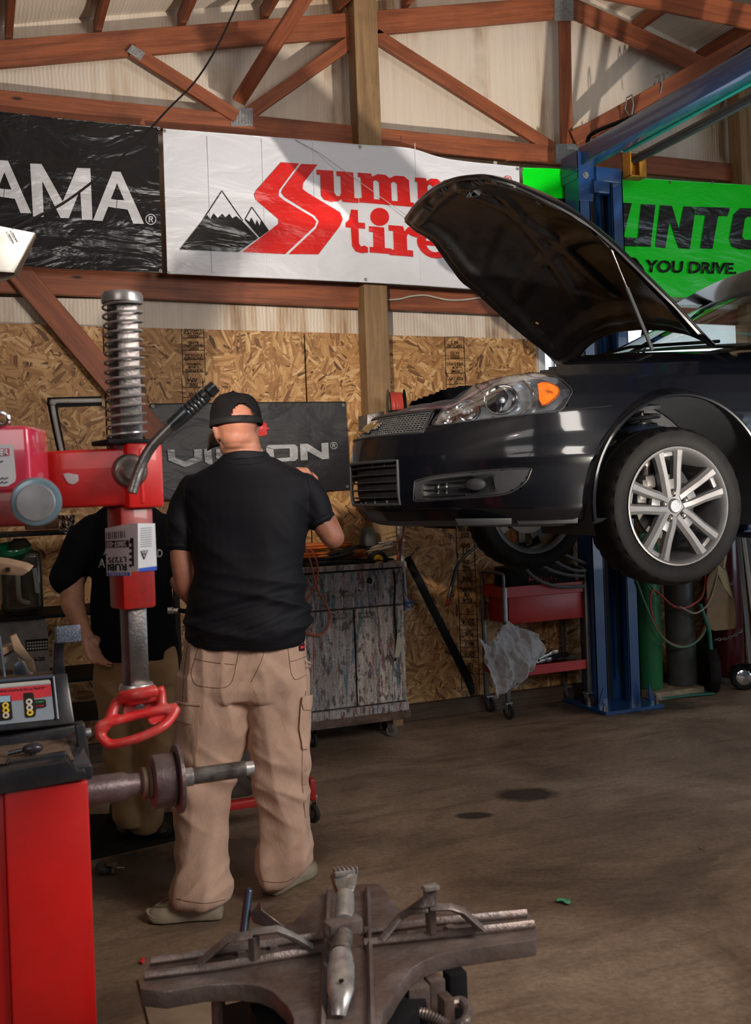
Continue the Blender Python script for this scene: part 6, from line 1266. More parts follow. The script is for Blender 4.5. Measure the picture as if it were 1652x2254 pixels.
def khaki(name, c):
    m = bpy.data.materials.new(name); t, b = nt(m); b.inputs['Specular IOR Level'].default_value = .15; g = geo(t); n = noiz(t, g, 7, 6, .65); r = ramp(t, [(.35, tuple(k * .82 for k in c)), (.65, tuple(k * 1.12 for k in c))]); t.links.new(n.outputs[0], r.inputs[0])
    n2 = noiz(t, g, 3.1, 5, .6, .8); r2 = ramp(t, [(.55, (0, 0, 0)), (.78, (.45,) * 3)]); t.links.new(n2.outputs[0], r2.inputs[0]); o = mixc(t, r2.outputs[0], r.outputs[0], tuple(k * .5 for k in c))
    t.links.new(o, b.inputs['Base Color']); b.inputs['Roughness'].default_value = .85; b.inputs['Sheen Weight'].default_value = .1
    n3 = noiz(t, g, 500, 2); n4 = noiz(t, geo(t, (1, 1, .5)), 26, 4, .6, .5); a = N(t, 'ShaderNodeMath', operation='MULTIPLY_ADD'); t.links.new(n4.outputs[0], a.inputs[0]); a.inputs[1].default_value = 3; t.links.new(n3.outputs[0], a.inputs[2]); bump(t, b, a.outputs[0], .35, .004); return m
M_kh = khaki('tan_canvas', (.60, .40, .30)); M_kh2 = khaki('khaki_cotton', (.30, .18, .085)); M_st = mat('brown_stitching', (.20, .11, .065), .8); M_shoe = mat('beige_shoe_canvas', (.34, .285, .21), .8, bmp=.15, bsc=400); M_sole = mat('cream_sole', (.30, .255, .18), .6, grime=.3)
def ringloft(bm, rows, d0, R=RGT, Fw=FWD, seg=40, sq=1.0, cap=True, twist=None):
    """rows = [(pxL, pxR, py, half thickness m, depth offset m)] horizontal sections"""
    rings = []
    for row in rows:
        pl, pr, py, b_ = row[:4]; d = d0 + (row[4] if len(row) > 4 else 0); A, B = WD(pl, py, d), WD(pr, py, d); c = (A + B) / 2; a_ = (B - A).length / 2; ring_ = []
        ux = (B - A).normalized(); uf = UP.cross(ux).normalized()
        for k in range(seg):
            t = 2 * PI * k / seg; ct, st = math.cos(t), math.sin(t); e = 2 / (2 + (sq - 1) * 1.0) if sq != 1 else 1
            ring_.append(bm.verts.new(c + ux * a_ * math.copysign(abs(ct) ** e, ct) + uf * b_ * math.copysign(abs(st) ** e, st)))
        rings.append(ring_)
    for a, b in zip(rings, rings[1:]):
        for k in range(seg): bm.faces.new((a[k], a[(k + 1) % seg], b[(k + 1) % seg], b[k]))
    if cap: bm.faces.new(rings[0][::-1]); bm.faces.new(rings[-1])
    return bm
def limb(bm, pts, n=6, seg=20):
    """pts = [(Vector, radius)] smoothed tapering limb"""
    c = crv([p for p, r in pts], n); rr = [q.x for q in crv([V((r, 0, 0)) for p, r in pts], n)]
    tube(bm, c, rr, seg); ball(bm, pts[0][0], pts[0][1] * .98, 16, 10); ball(bm, pts[-1][0], pts[-1][1] * .98, 16, 10); return bm
def fold(o, fn, n_it=0):
    me = o.data; W = wmat(o); me.update(); ns = [v.normal.copy() for v in me.vertices]
    for v, n_ in zip(me.vertices, ns): p = W @ v.co; v.co = v.co + n_ * fn(p, n_)
    me.update(); return o
def rn(p, sx, sy, sz, seed=0): q = V((p.x * sx + seed * 7.1, p.y * sy + seed * 3.3, p.z * sz + seed * 1.9)); return 1 - abs(noise.noise(q)) * 2.2
def sn(p, sx, sy, sz, seed=0): return noise.noise(V((p.x * sx + seed * 7.1, p.y * sy + seed * 3.3, p.z * sz + seed * 1.9)))
def hand(bm, wr_, d, nrm, side, curl=.5, s=1.0, thumb_out=1.0, spread=.08, curls=None):
    """wr_ wrist point, d direction of the palm, nrm palm normal (fingers curl towards it), side +1/-1 thumb side"""
    d = V(d).normalized(); nrm = V(nrm); nrm = (nrm - d * nrm.dot(d)).normalized(); lat = d.cross(nrm) * side
    L = .088 * s; W_ = .040 * s
    for k in range(4):      # palm as four metacarpals side by side
        o = (1.5 - k) / 1.5 * W_ * .74; a = wr_ + lat * o * .62; b = wr_ + d * L * (1 - .05 * abs(k - 1)) + lat * o
        tube(bm, crv([a - d * .01, a.lerp(b, .5) - nrm * .003, b], 4), [(.0145 * s, .0125 * s)] * 9, 10, up=nrm); ball(bm, b, .0118 * s, 10, 8)
    ball(bm, wr_ + d * L * .45 + lat * W_ * .35 + nrm * .006, (.024 * s, .018 * s, .026 * s), 12, 8); ball(bm, wr_, .026 * s, 12, 8)
    for k, ln in enumerate((.072, .080, .074, .058)):
        o = (1.5 - k) / 1.5 * W_ * .74; p = wr_ + d * L * (1 - .05 * abs(k - 1)) + lat * o; dd = (d + lat * spread * (1.5 - k)).normalized(); cc = curls[k] if curls else curl; pts = [p]; ang = 0
        for seg_, f in enumerate((.45, .31, .24)):
            ang += cc * (1.0, 1.15, .8)[seg_]; v = dd * math.cos(ang) + nrm * math.sin(ang); p = p + v * ln * s * f; pts.append(p)
        tube(bm, crv(pts, 4), [.0098 * s * (1 - .028 * i) for i in range(13)], 10); ball(bm, pts[-1], .0066 * s, 10, 8)
    p = wr_ + d * L * .22 + lat * W_ * .75; v1 = (d * .65 + lat * .75 * thumb_out + nrm * .35).normalized(); v2 = (d * .95 + lat * .25 * thumb_out + nrm * .45).normalized()
    q1 = p + v1 * .040 * s; q2 = q1 + v2 * .032 * s; q3 = q2 + v2 * .025 * s; tube(bm, crv([p - v1 * .01, q1, q2, q3], 4), [(.0145 - .00045 * i) * s for i in range(13)], 10); ball(bm, q3, .0088 * s, 10, 8)
    return bm
def shoe(name, heel, toe, parent, up_m, sole_m, w_=.049, h_=.085, lace=True):
    h, t = V(heel), V(toe); d = (t - h); L = d.length; d.normalize(); s = V((-d.y, d.x, 0)); prof = [(0, .60, .0), (.03, .78, 0), (.12, .86, 0), (.3, .80, 0), (.45, .82, 0), (.6, .96, 0), (.75, 1.02, 0), (.88, .88, 0), (.96, .60, 0), (1.0, .25, 0)]
    bm = nb(); rings = []
    for (f, k, _) in prof:
        z0 = .002 + .012 * max(0, (f - .85) / .15) ** 2; sec = [(-1, z0 + .004), (-1.03, z0 + .014), (-.99, z0 + .028), (.99, z0 + .028), (1.03, z0 + .014), (1, z0 + .004)]
        rings.append([bm.verts.new(h + d * L * f + s * w_ * k * a + V((0, 0, z - h.z * 0))) for a, z in sec])
    for a, b in zip(rings, rings[1:]):
        for k in range(6): bm.faces.new((a[k], a[(k + 1) % 6], b[(k + 1) % 6], b[k]))
    bm.faces.new(rings[0]); bm.faces.new(rings[-1]); so = obj('sole', bevel(bm, .003, 2, 40), sole_m, parent)
    bm = nb(); rings = []; hp = [(0.01, h_ * .80), (.06, h_), (.2, h_ * 1.02), (.35, h_ * .98), (.5, h_ * .86), (.62, h_ * .70), (.75, h_ * .58), (.86, h_ * .52), (.94, h_ * .42), (.985, h_ * .30)]
    for (f, hh), (f2, k, _) in zip(hp, prof):
        n = 20; row = []
        for i in range(n + 1):
            a = PI * i / n; row.append(bm.verts.new(h + d * L * f + s * w_ * k * .97 * math.copysign(abs(math.cos(a)) ** .7, math.cos(a)) + V((0, 0, .022 + (hh - .022) * math.sin(a) ** .75))))
        rings.append(row)
    for a, b in zip(rings, rings[1:]):
        for k in range(20): bm.faces.new((a[k], a[k + 1], b[k + 1], b[k]))
    bm.faces.new(rings[0]); bm.faces.new(rings[-1]); u = obj('shoe_upper', bm, up_m, parent)
    if lace:
        bm = nb(); pts = [h + d * L * f + V((0, 0, .022 + (h_ * z_ - .022) * 1.0 + .003)) + s * w_ * o for f, z_, o in ((.45, .86, -.5), (.58, .80, -.62), (.75, .60, -.55), (.88, .5, -.0), (.75, .60, .55), (.58, .80, .62), (.45, .86, .5))]; tube(bm, crv(pts, 5), .0022, 6); obj('toe_seam', bm, sole_m, u)
        bm = nb(); c0 = h + d * L * .52 + V((0, 0, h_ * .88)); tube(bm, crv([c0 - s * .03, c0 + V((0, 0, .004)), c0 + s * .03], 4), .0025, 6); tube(bm, crv([c0, c0 + d * .02 - s * .02 + V((0, 0, .008)), c0 + d * .03 - s * .035], 4), .0022, 6); obj('lace', bm, M_st, u)
    return u
def bvh_of(o):
    bm = bmesh.new(); bm.from_mesh(o.data); bm.transform(wmat(o)); t = BVHTree.FromBMesh(bm); bm.free(); return t
def shit(T, px, py, push):
    d = ray(px, py).normalized(); h = T.ray_cast(CAM, d, 20)
    if h[0] is None: return None
    n = h[1] if h[1].dot(d) < 0 else -h[1]; return h[0] + n * push
def seam(T, name, pl, m, par, r=.0013, push=.001, n=5):
    ps = [shit(T, x, y, push) for x, y in smoothpx(pl, n, False)]; ps = [p for p in ps if p]
    if len(ps) > 2: bm = nb(); tube(bm, ps, r, 5); return obj(name, bm, m, par)
def spatch(T, name, low, up, m, par, push=.003, nx=14, ny=10, th=.003):
    def A(pl, t):
        n = len(pl) - 1; k = min(int(t * n), n - 1); f = t * n - k; return (pl[k][0] * (1 - f) + pl[k + 1][0] * f, pl[k][1] * (1 - f) + pl[k + 1][1] * f)
    bm = nb(); rows = []; last = None
    for i in range(nx):
        row = []
        for j in range(ny):
            a, c = A(low, i / (nx - 1)), A(up, i / (nx - 1)); f = j / (ny - 1); p = shit(T, a[0] * (1 - f) + c[0] * f, a[1] * (1 - f) + c[1] * f, push) or last
            if p is None: p = WD(a[0], a[1], 3.6)
            last = p; row.append(bm.verts.new(p))
        rows.append(row)
    for i in range(nx - 1):
        for j in range(ny - 1): bm.faces.new((rows[i][j], rows[i + 1][j], rows[i + 1][j + 1], rows[i][j + 1]))
    r = bmesh.ops.extrude_face_region(bm, geom=bm.faces[:]); bmesh.ops.translate(bm, verts=[g for g in r['geom'] if isinstance(g, bmesh.types.BMVert)], vec=FWD * th); return obj(name, bm, m, par, angle=60)
# ---------------- man with his back to us
DM = 3.66; P1 = empty('person', V((.86, 3.60, 0)), 'man in black polo, tan cargo pants and black cap, back turned', 'person')
bm = nb()
ringloft(bm, [(440, 655, 1440, .10), (438, 650, 1330, .09), (425, 660, 1200, .10), (420, 670, 1100, .10), (440, 650, 1050, .09), (490, 598, 1015, .07), (497, 577, 992, .062, -.01), (488, 572, 975, .062, -.015), (484, 568, 955, .070, -.02)], DM)
# head (turned a little left, chin down)
hc1 = WD(519, 938, DM - .005); hf1 = (FWD * .92 - RGT * .38 - UP * .16).normalized(); hr1 = hf1.cross(UP).normalized(); hu1 = hr1.cross(hf1)
RH = Matrix((hr1, hf1, hu1)).transposed()
ball(bm, hc1 + hu1 * .012 - hf1 * .012, (.074, .093, .096), 28, 18, RH); ball(bm, hc1 + hf1 * .035 - hu1 * .045, (.058, .062, .062), 20, 14, RH); ball(bm, hc1 + hf1 * .055 - hu1 * .085, (.036, .036, .026), 14, 10, RH)
ball(bm, hc1 - hu1 * .045 - hf1 * .025, (.064, .062, .06), 20, 14, RH)
ball(bm, hc1 + hf1 * .100 - hu1 * .020, (.012, .022, .022), 10, 8, RH); ball(bm, hc1 + hf1 * .085 - hu1 * .062, (.024, .014, .010), 10, 8, RH); ball(bm, hc1 + hf1 * .080 + hu1 * .022, (.050, .018, .012), 10, 8, RH)
for s in (-1, 1):
    e = hc1 + hr1 * s * .073 - hu1 * .020 + hf1 * .004; Re = RH @ Matrix.Rotation(s * .35, 3, 'Z'); ball(bm, e, (.010, .020, .033), 14, 10, Re); ball(bm, e + hu1 * .012 + hr1 * s * .007, (.007, .019, .019), 12, 8, Re)
    ball(bm, hc1 + hr1 * s * .045 + hf1 * .060 - hu1 * .03, (.02, .02, .02), 10, 8, RH)
# left arm (hangs, forearm forward), right arm (elbow out, hand raised)
limb(bm, [(WD(432, 1085, DM), .038), (WD(406, 1150, DM), .040), (WD(398, 1210, DM - .01), .0405), (WD(404, 1262, DM - .01), .040), (WD(412, 1296, DM + .005), .040), (WD(436, 1322, DM + .08), .036), (WD(462, 1335, DM + .20), .027)])
hand(bm, WD(466, 1337, DM + .22), FWD * .8 + RGT * .5, -UP, 1, .5)
limb(bm, [(WD(655, 1085, DM), .036), (WD(690, 1122, DM), .038), (WD(714, 1158, DM + .01), .042), (WD(733, 1184, DM + .025), .040), (WD(730, 1168, DM + .09), .037), (WD(704, 1105, DM + .19), .030), (WD(682, 1075, DM + .235), .024)])
hand(bm, WD(680, 1072, DM + .24), RGT * -.42 + UP * .75 + FWD * .45, FWD * .6 - UP * .35 - RGT * .4, -1, .42, 1.0, curls=(.75, .72, .70, .75))
limb(bm, [(WD(470, 1430, DM), .085), (WD(452, 1680, DM), .06), (WD(440, 1940, DM - .07), .045), (WD(445, 1990, DM - .09), .04)]); limb(bm, [(WD(610, 1430, DM), .085), (WD(622, 1680, DM), .06), (WD(620, 1900, DM + .03), .045), (WD(605, 1940, DM + .06), .04)])
body = obj('body', bm, M_sk1, P1); remesh(body, .006, 4, .5)
def neckf(p, n_):
    r = 0
    for z_, a_ in ((hc1.z - .088, .003), (hc1.z - .068, .002)): r -= a_ * math.exp(-((p.z - z_) / .004) ** 2)
    return r
fold(body, neckf)
T1 = bvh_of(body)
# short hair at the nape, beard
M_hair = mat('short_reddish_hair', (.26, .12, .07), .8, var=.5, sc=260, bmp=.4, bsc=500)
bm = nb(); grid(bm, lambda u, v: hc1 + RH @ V((.0765 * math.sin((u - .5) * 3.6), -.094 * math.cos((u - .5) * 3.6) * .98, -.005 + .06 * v)) , 24, 6); obj('cropped_hair', bm, M_hair, P1)
bm = nb(); ball(bm, hc1 + hf1 * .052 - hu1 * .070, (.052, .052, .040), 20, 14, RH); obj('beard', bm, M_hair, P1)
# cap
M_cap = mat('black_cap_mesh', (.010, .009, .010), .8, var=.2, bmp=.5, bsc=260); M_cap2 = mat('black_cap_cloth', (.016, .016, .017), .6)
cp = empty('cap', hc1, None, None); cp.parent = P1; cp.matrix_parent_inverse = wmat(P1).inverted()
def capP(u, v):   # u around (0 back, .5 front), v up
    a = 2 * PI * u; s, c = math.sin(a), -math.cos(a); h = math.sin(v * PI / 2) ** .9; k = math.cos(v * PI / 2) ** .62
    base = .012 + (.010 * c); q = V((.0935 * s * k, .108 * c * k - .006, base + .112 * h)); q.x *= 1 + .012 * math.cos(6 * a) * (1 - k); return hc1 + RH @ q
bm = nb(); grid(bm, capP, 60, 20, closed_u=True)
bm.faces.ensure_lookup_table(); dl = []
for f in bm.faces:
    q = RH.transposed() @ (f.calc_center_median() - hc1)
    if q.y < -.03 and (q.x / .044) ** 2 + ((q.z - .016) / .042) ** 2 < 1 and q.z > .012: dl.append(f)
bmesh.ops.delete(bm, geom=dl, context='FACES'); o = obj('crown', bm, M_cap, cp); sd = o.modifiers.new('s', 'SOLIDIFY'); sd.thickness = .003; apply_mods(o)
bm = nb(); tube(bm, [hc1 + RH @ V((.0945 * math.sin(a), -.109 * math.cos(a) - .006, .010 - .010 * math.cos(a))) for a in [2 * PI * k / 60 for k in range(61)]], [(.011, .0022)] * 61, 8, cap=False, up=hu1); obj('sweatband', bm, M_cap2, cp)
bm = nb(); tube(bm, [hc1 + RH @ V((.044 * math.cos(a), -.112 + .026 * math.cos(a) ** 2 * .5 + .022 * math.sin(a) ** 2, .016 + .042 * math.sin(a))) for a in [PI * k / 20 for k in range(21)]], .0025, 6); obj('opening_trim', bm, M_cap2, cp)
bm = nb(); tube(bm, [hc1 + RH @ V((.062 * math.sin(a), -.113 * math.cos(a) - .004, .004)) for a in [-1 + 2 * k / 14 for k in range(15)]], [(.0085, .0018)] * 15, 8, up=hu1); obj('snap_strap', bm, M_blk, cp)
bm = nb(); grid(bm, lambda u, v: hc1 + RH @ V((.084 * (2 * u - 1), .085 + .090 * v * math.cos((u - .5) * 2.2), .022 - .055 * v - .06 * (u - .5) ** 2 * 2)), 20, 8); o = obj('brim', bm, mat('brown_cap_brim', (.05, .035, .025), .7), cp); sd = o.modifiers.new('s', 'SOLIDIFY'); sd.thickness = .003; apply_mods(o)
bm = nb(); ball(bm, capP(0, 1), (.006, .006, .003), 10, 6); obj('button', bm, M_cap2, cp)
# polo
bm = nb()
ringloft(bm, [(424, 669, 1416, .150), (424, 669, 1390, .150), (424, 668, 1350, .148), (427, 666, 1310, .145), (430, 664, 1270, .142), (426, 667, 1225, .140), (418, 674, 1180, .140), (408, 684, 1135, .138), (403, 690, 1100, .132), (402, 690, 1075, .120), (415, 678, 1050, .105), (440, 655, 1034, .092), (468, 625, 1020, .084), (484, 602, 1008, .074)], DM, sq=1.3)
limb(bm, [(WD(426, 1076, DM), .058), (WD(410, 1110, DM), .060), (WD(401, 1150, DM - .005), .054), (WD(397, 1180, DM - .008), .0485), (WD(397, 1196, DM - .01), .0465)])
limb(bm, [(WD(668, 1076, DM), .058), (WD(686, 1102, DM), .057), (WD(697, 1125, DM + .003), .055), (WD(702, 1139, DM + .006), .054)])
sh = obj('polo_shirt', bm, M_shirt, P1); remesh(sh, .0065, 6, .6)
cL, cR = WD(397, 1210, DM - .01), WD(714, 1155, DM + .01); zh = WD(545, 1416, DM).z
def sfold(p, n_):
    z = p.z; w_ = ss(zh + .42, zh + .05, z) * ss(zh - .02, zh + .06, z); a = (p - CAM).dot(RGT)
    f = w_ * .026 * rn(p + V((0, 0, .25 * a)), 2.2, 2.2, 11, 1) + w_ * .008 * rn(p + V((0, 0, -.3 * a)), 3, 3, 22, 2)
    f += .009 * rn(p + V((0, 0, .9 * a)), 2.5, 2.5, 4.5, 3) + .004 * sn(p, 9, 9, 5, 4)
    for c, am in ((WD(420, 1140, DM), .8), (WD(672, 1140, DM), 1)):
        g = math.exp(-((p - c).length / .10) ** 2); f += g * .008 * rn(p + V((0, 0, (a * 1.2))), 10, 10, 14, 5)
    return f - .004
fold(sh, sfold); TS = bvh_of(sh)
def ringband(c, ax, r, m, name, par, th=.003, w_=.008, sq_=1.0):
    bm = nb(); ax = ax.normalized(); a = ax.orthogonal().normalized(); b = ax.cross(a); tube(bm, [c + (a * math.cos(t) + b * math.sin(t)) * r for t in [2 * PI * k / 40 for k in range(41)]], [(w_, th)] * 41, 8, cap=False, up=ax); return obj(name, bm, m, par)
ringband(WD(397, 1199, DM - .01), UP, .0455, M_shirt, 'sleeve_cuff', sh); ringband(WD(705, 1145, DM + .007), (RGT * .42 - UP * .9), .053, M_shirt, 'sleeve_cuff', sh)
bm = nb()
def collar(u, v):
    a = 2 * PI * u; q = WD(537 + 3 * v, 1008 - 17 * v, DM - .005); rx = (.098 - .024 * v) * (1 + .06 * math.cos(a) ** 2); ry = .078 - .008 * v
    return q + RGT * rx * math.cos(a) + FWD * ry * math.sin(a) + UP * (-.010 * abs(math.cos(a)) ** 2 + .004 * math.sin(a))
grid(bm, collar, 48, 8, closed_u=True); o = obj('collar', bm, M_shirt, sh); sd = o.modifiers.new('s', 'SOLIDIFY'); sd.thickness = .004; apply_mods(o)
seam(TS, 'shoulder_seam', [(404, 1066), (406, 1100), (412, 1140), (418, 1175)], M_cap2, sh, .0012, .0005); seam(TS, 'shoulder_seam', [(676, 1050), (682, 1080), (684, 1110), (679, 1140)], M_cap2, sh, .0012, .0005); seam(TS, 'yoke_seam', [(492, 1016), (520, 1022), (560, 1021), (600, 1012)], M_cap2, sh, .0012, .0005)
seam(TS, 'hem_seam', [(428, 1404), (480, 1413), (545, 1416), (610, 1412), (664, 1400)], M_cap2, sh, .0012, .0005)
# cargo pants
bm = nb()
ringloft(bm, [(410, 671, 1398, .128), (407, 673, 1430, .135), (401, 677, 1470, .142), (395, 680, 1505, .142), (392, 681, 1530, .130)], DM, sq=1.25)
LL = [(392, 552, 1480, .120), (388, 553, 1540, .118), (385, 550, 1590, .112), (385, 536, 1640, .106), (386, 515, 1690, .098, -.005), (387, 505, 1740, .092, -.015), (388, 500, 1800, .088, -.03), (388, 496, 1850, .086, -.045), (387, 494, 1900, .086, -.06), (383, 498, 1938, .088, -.075), (381, 502, 1960, .086, -.085), (384, 500, 1976, .080, -.09)]
RL_ = [(542, 680, 1480, .120), (547, 682, 1540, .118), (549, 681, 1590, .112), (553, 679, 1640, .106), (560, 677, 1690, .098), (568, 677, 1740, .092, .0), (572, 681, 1790, .090, .01), (572, 686, 1840, .090, .02), (563, 684, 1880, .090, .03), (558, 675, 1903, .084, .035), (564, 664, 1920, .080, .04), (572, 654, 1932, .074, .045)]
ringloft(bm, LL, DM - .005, sq=1.1); ringloft(bm, RL_, DM + .005, sq=1.1)
pn = obj('cargo_pants', bm, M_kh, P1); remesh(pn, .0065, 5, .6)
kz = WD(450, 1720, DM).z; az = WD(450, 1960, DM).z
def pfold(p, n_):
    a = (p - CAM).dot(RGT); kn = math.exp(-((p.z - kz) / .13) ** 2); an = ss(az + .30, az - .02, p.z); sgn = 1 if a < -.30 else -1
    f = .010 * sn(p, 6, 6, 2.2, 1) + kn * .020 * rn(p + V((0, 0, sgn * a * .8)), 3, 3, 10, 2) + an * .022 * rn(p + V((0, 0, -a * .9)), 4, 4, 11, 3) + .010 * rn(p + V((a * .2, 0, 0)), 9, 9, 1.6, 4)
    ct = WD(548, 1520, DM); g = math.exp(-((p - ct).length / .16) ** 2); f += g * .018 * rn(p + V((0, 0, abs(a + .455) * 1.1)), 5, 5, 14, 6); return f - .005
fold(pn, pfold); TP = bvh_of(pn)
for nm, pl in (('pocket_seam', [(437, 1416), (430, 1450), (421, 1480), (428, 1503), (445, 1511), (490, 1514), (510, 1500), (518, 1470), (524, 1440), (528, 1418)]), ('pocket_seam', [(427, 1449), (460, 1457), (516, 1463)]), ('pocket_seam', [(632, 1416), (636, 1450), (640, 1480), (650, 1496), (672, 1486)]), ('pocket_seam', [(638, 1456), (655, 1452), (674, 1444)]),
               ('centre_seam', [(584, 1412), (578, 1445), (566, 1475), (552, 1502)]), ('side_seam', [(413, 1420), (406, 1470), (402, 1530), (400, 1560)]), ('inner_seam', [(672, 1520), (668, 1600), (664, 1700), (671, 1800)]), ('hem_seam', [(388, 1978), (420, 1985), (455, 1988), (495, 1980)]), ('hem_seam', [(577, 1938), (600, 1942), (630, 1940), (648, 1930)])):
    seam(TP, nm, pl, M_st, pn, .0011, .0008)
spatch(TP, 'cargo_pocket', [(386, 1690), (388, 1640), (389, 1560)], [(432, 1682), (436, 1640), (440, 1565)], M_kh, pn, .008, 14, 10, .008); spatch(TP, 'pocket_flap', [(390, 1584), (391, 1560), (393, 1544)], [(425, 1592), (442, 1576), (447, 1548)], M_kh, pn, .014, 10, 10, .006)
spatch(TP, 'cargo_pocket', [(663, 1648), (655, 1600), (659, 1540)], [(674, 1646), (678, 1600), (678, 1535)], M_kh, pn, .010, 14, 6, .008); spatch(TP, 'pocket_flap', [(662, 1560), (658, 1545), (660, 1532)], [(676, 1562), (679, 1545), (679, 1530)], M_kh, pn, .015, 8, 6, .005)
for pl in ([(424, 1595), (430, 1640), (430, 1685)], [(394, 1549), (420, 1550), (445, 1553)], [(388, 1683), (410, 1686), (431, 1683)]): seam(TP, 'pocket_stitching', pl, M_st, pn, .0011, .013 if pl[0][1] > 1550 else .016)
spatch(TP, 'brand_patch', [(657, 1433), (657, 1418)], [(668, 1432), (668, 1416)], mat('dark_patch', (.04, .012, .02), .6), pn, .004, 4, 4, .003); spatch(TP, 'patch_stripe', [(659, 1428), (659, 1422)], [(666, 1427), (666, 1421)], M_pr, pn, .006, 4, 4, .001)
for x in (443, 532, 623): spatch(TP, 'belt_loop', [(x - 3, 1426), (x - 3, 1410)], [(x + 3, 1427), (x + 3, 1411)], M_kh, pn, .004, 4, 5, .004)
bm = nb(); tube(bm, [WD(672, 1455, DM - .01), WD(683, 1460, DM - .01), WD(682, 1467, DM - .01), WD(671, 1466, DM - .01)], .004, 6); obj('tool_loop', bm, M_kh, pn)
h1, t1 = WZ(496, 2026, 0), WZ(326, 2036, 0); s1 = shoe('shoe', h1 + V((0, .035, 0)), t1 + V((0, .035, 0)), P1, M_shoe, M_sole, .050, .098)
h2, t2 = WZ(590, 1972, 0), WZ(690, 1918, 0); s2 = shoe('shoe', h2, t2, P1, M_shoe, M_sole, .050, .098)
# ---------------- second man, facing us, behind the tire machine
D2 = 4.40; P2 = empty('person', WZ(300, 1850, 0), 'second man in black t-shirt and khakis, half hidden behind red machine', 'person')
bm = nb()
ringloft(bm, [(225, 375, 1460, .09), (225, 372, 1350, .09), (220, 355, 1230, .09), (225, 345, 1150, .08), (258, 318, 1115, .06), (262, 312, 1095, .055), (262, 312, 1075, .055)], D2 + .03)
hc2 = WD(286, 1045, D2 + .0); hf2_ = (-FWD * .75 + RGT * .15 - UP * .45).normalized(); hr2 = hf2_.cross(UP).normalized(); hu2 = hr2.cross(hf2_); RH2 = Matrix((hr2, hf2_, hu2)).transposed()
ball(bm, hc2 + hu2 * .02, (.074, .092, .098), 24, 16, RH2); ball(bm, hc2 + hf2_ * .035 - hu2 * .05, (.056, .06, .06), 18, 12, RH2); ball(bm, hc2 + hf2_ * .098 - hu2 * .02, (.012, .02, .022), 10, 8, RH2); ball(bm, hc2 + hf2_ * .086 - hu2 * .06, (.024, .012, .010), 10, 8, RH2)
for s in (-1, 1): ball(bm, hc2 + hr2 * s * .073 - hu2 * .012, (.010, .018, .030), 12, 8, RH2); ball(bm, hc2 + hr2 * s * .032 + hf2_ * .078 + hu2 * .006, (.013, .012, .010), 10, 8, RH2)
limb(bm, [(WD(225, 1165, D2 + .03), .040), (WD(176, 1230, D2 - .01), .045), (WD(161, 1285, D2 - .03), .049), (WD(160, 1325, D2 - .05), .052), (WD(168, 1350, D2 - .07), .044), (WD(182, 1382, D2 - .10), .030), (WD(188, 1396, D2 - .11), .028)])
hand(bm, WD(191, 1399, D2 - .11), RGT * .30 - UP * .95, RGT * .85 - FWD * .45 + UP * .2, -1, .5, 1.08, 1.0, curls=(.34, .40, .46, .5))
limb(bm, [(WD(335, 1165, D2 + .05), .040), (WD(370, 1225, D2 + .06), .044), (WD(392, 1275, D2 + .04), .043), (WD(408, 1302, D2 - .0), .038), (WD(440, 1325, D2 - .06), .03), (WD(462, 1340, D2 - .12), .027)]); hand(bm, WD(468, 1343, D2 - .13), RGT * .5 - FWD * .6, UP * -1, -1, .9)
limb(bm, [(WD(252, 1480, D2), .06), (WD(265, 1640, D2), .05), (WD(288, 1790, D2), .035)]); limb(bm, [(WD(340, 1480, D2+.03), .06), (WD(334, 1640, D2+.03), .05), (WD(325, 1790, D2 + .03), .035)])
b2 = obj('body', bm, M_sk2, P2); remesh(b2, .0065, 4, .5)
bm = nb(); ball(bm, hc2 + hu2 * .035 - hf2_ * .012, (.079, .095, .092), 24, 16, RH2); obj('hair', bm, mat('dark_brown_hair', (.03, .018, .012), .8, var=.5, sc=200, bmp=.4, bsc=400), P2)
bm = nb(); ringloft(bm, [(206, 393, 1448, .13), (204, 388, 1400, .13), (203, 380, 1340, .128), (203, 372, 1280, .128), (203, 368, 1220, .128), (192, 366, 1165, .12), (192, 362, 1138, .10), (215, 345, 1120, .085), (245, 325, 1108, .07)], D2 + .03, sq=1.2)
limb(bm, [(WD(205, 1160, D2 + .0), .070), (WD(176, 1205, D2 - .01), .078), (WD(158, 1250, D2 - .02), .078), (WD(151, 1270, D2 - .02), .078)]); limb(bm, [(WD(350, 1160, D2 + .03), .065), (WD(368, 1210, D2 + .05), .065), (WD(376, 1250, D2 + .05), .062)])
ts = obj('t_shirt', bm, M_tee, P2); remesh(ts, .008, 5, .6); fold(ts, lambda p, n_: .010 * rn(p + V((0, 0, p.x * .6)), 4, 4, 5, 7) + .006 * sn(p, 8, 8, 4, 2) - .004); TT = bvh_of(ts)
M_tw = mat('white_shirt_print', (.45, .44, .43), .7)
for s, q in (('A', [(219, 1229), (233, 1229), (233, 1249), (217, 1249)]), ('D', [(345, 1209), (357, 1209), (356, 1227), (344, 1227)]), ('A', [(229, 1208), (241, 1208), (241, 1222), (228, 1222)])):
    ps = [shit(TT, x, y, .004) for x, y in q]
    if all(ps): obj('shirt_letter', textbm(s, ps, .001, bold=.03), M_tw, ts, smooth=False)
bm = nb(); ringloft(bm, [(216, 384, 1415, .105), (212, 388, 1450, .11), (208, 390, 1500, .12)], D2 + .02, sq=1.2)
ringloft(bm, [(208, 298, 1490, .10), (214, 298, 1560, .098), (222, 300, 1620, .092), (232, 304, 1680, .088), (243, 308, 1740, .085), (250, 318, 1790, .085), (262, 322, 1812, .08)], D2 + .0); ringloft(bm, [(292, 389, 1480, .10), (296, 386, 1560, .098), (300, 376, 1640, .092), (298, 368, 1700, .086), (294, 362, 1760, .084), (290, 360, 1806, .084), (288, 352, 1826, .08)], D2 + .03)
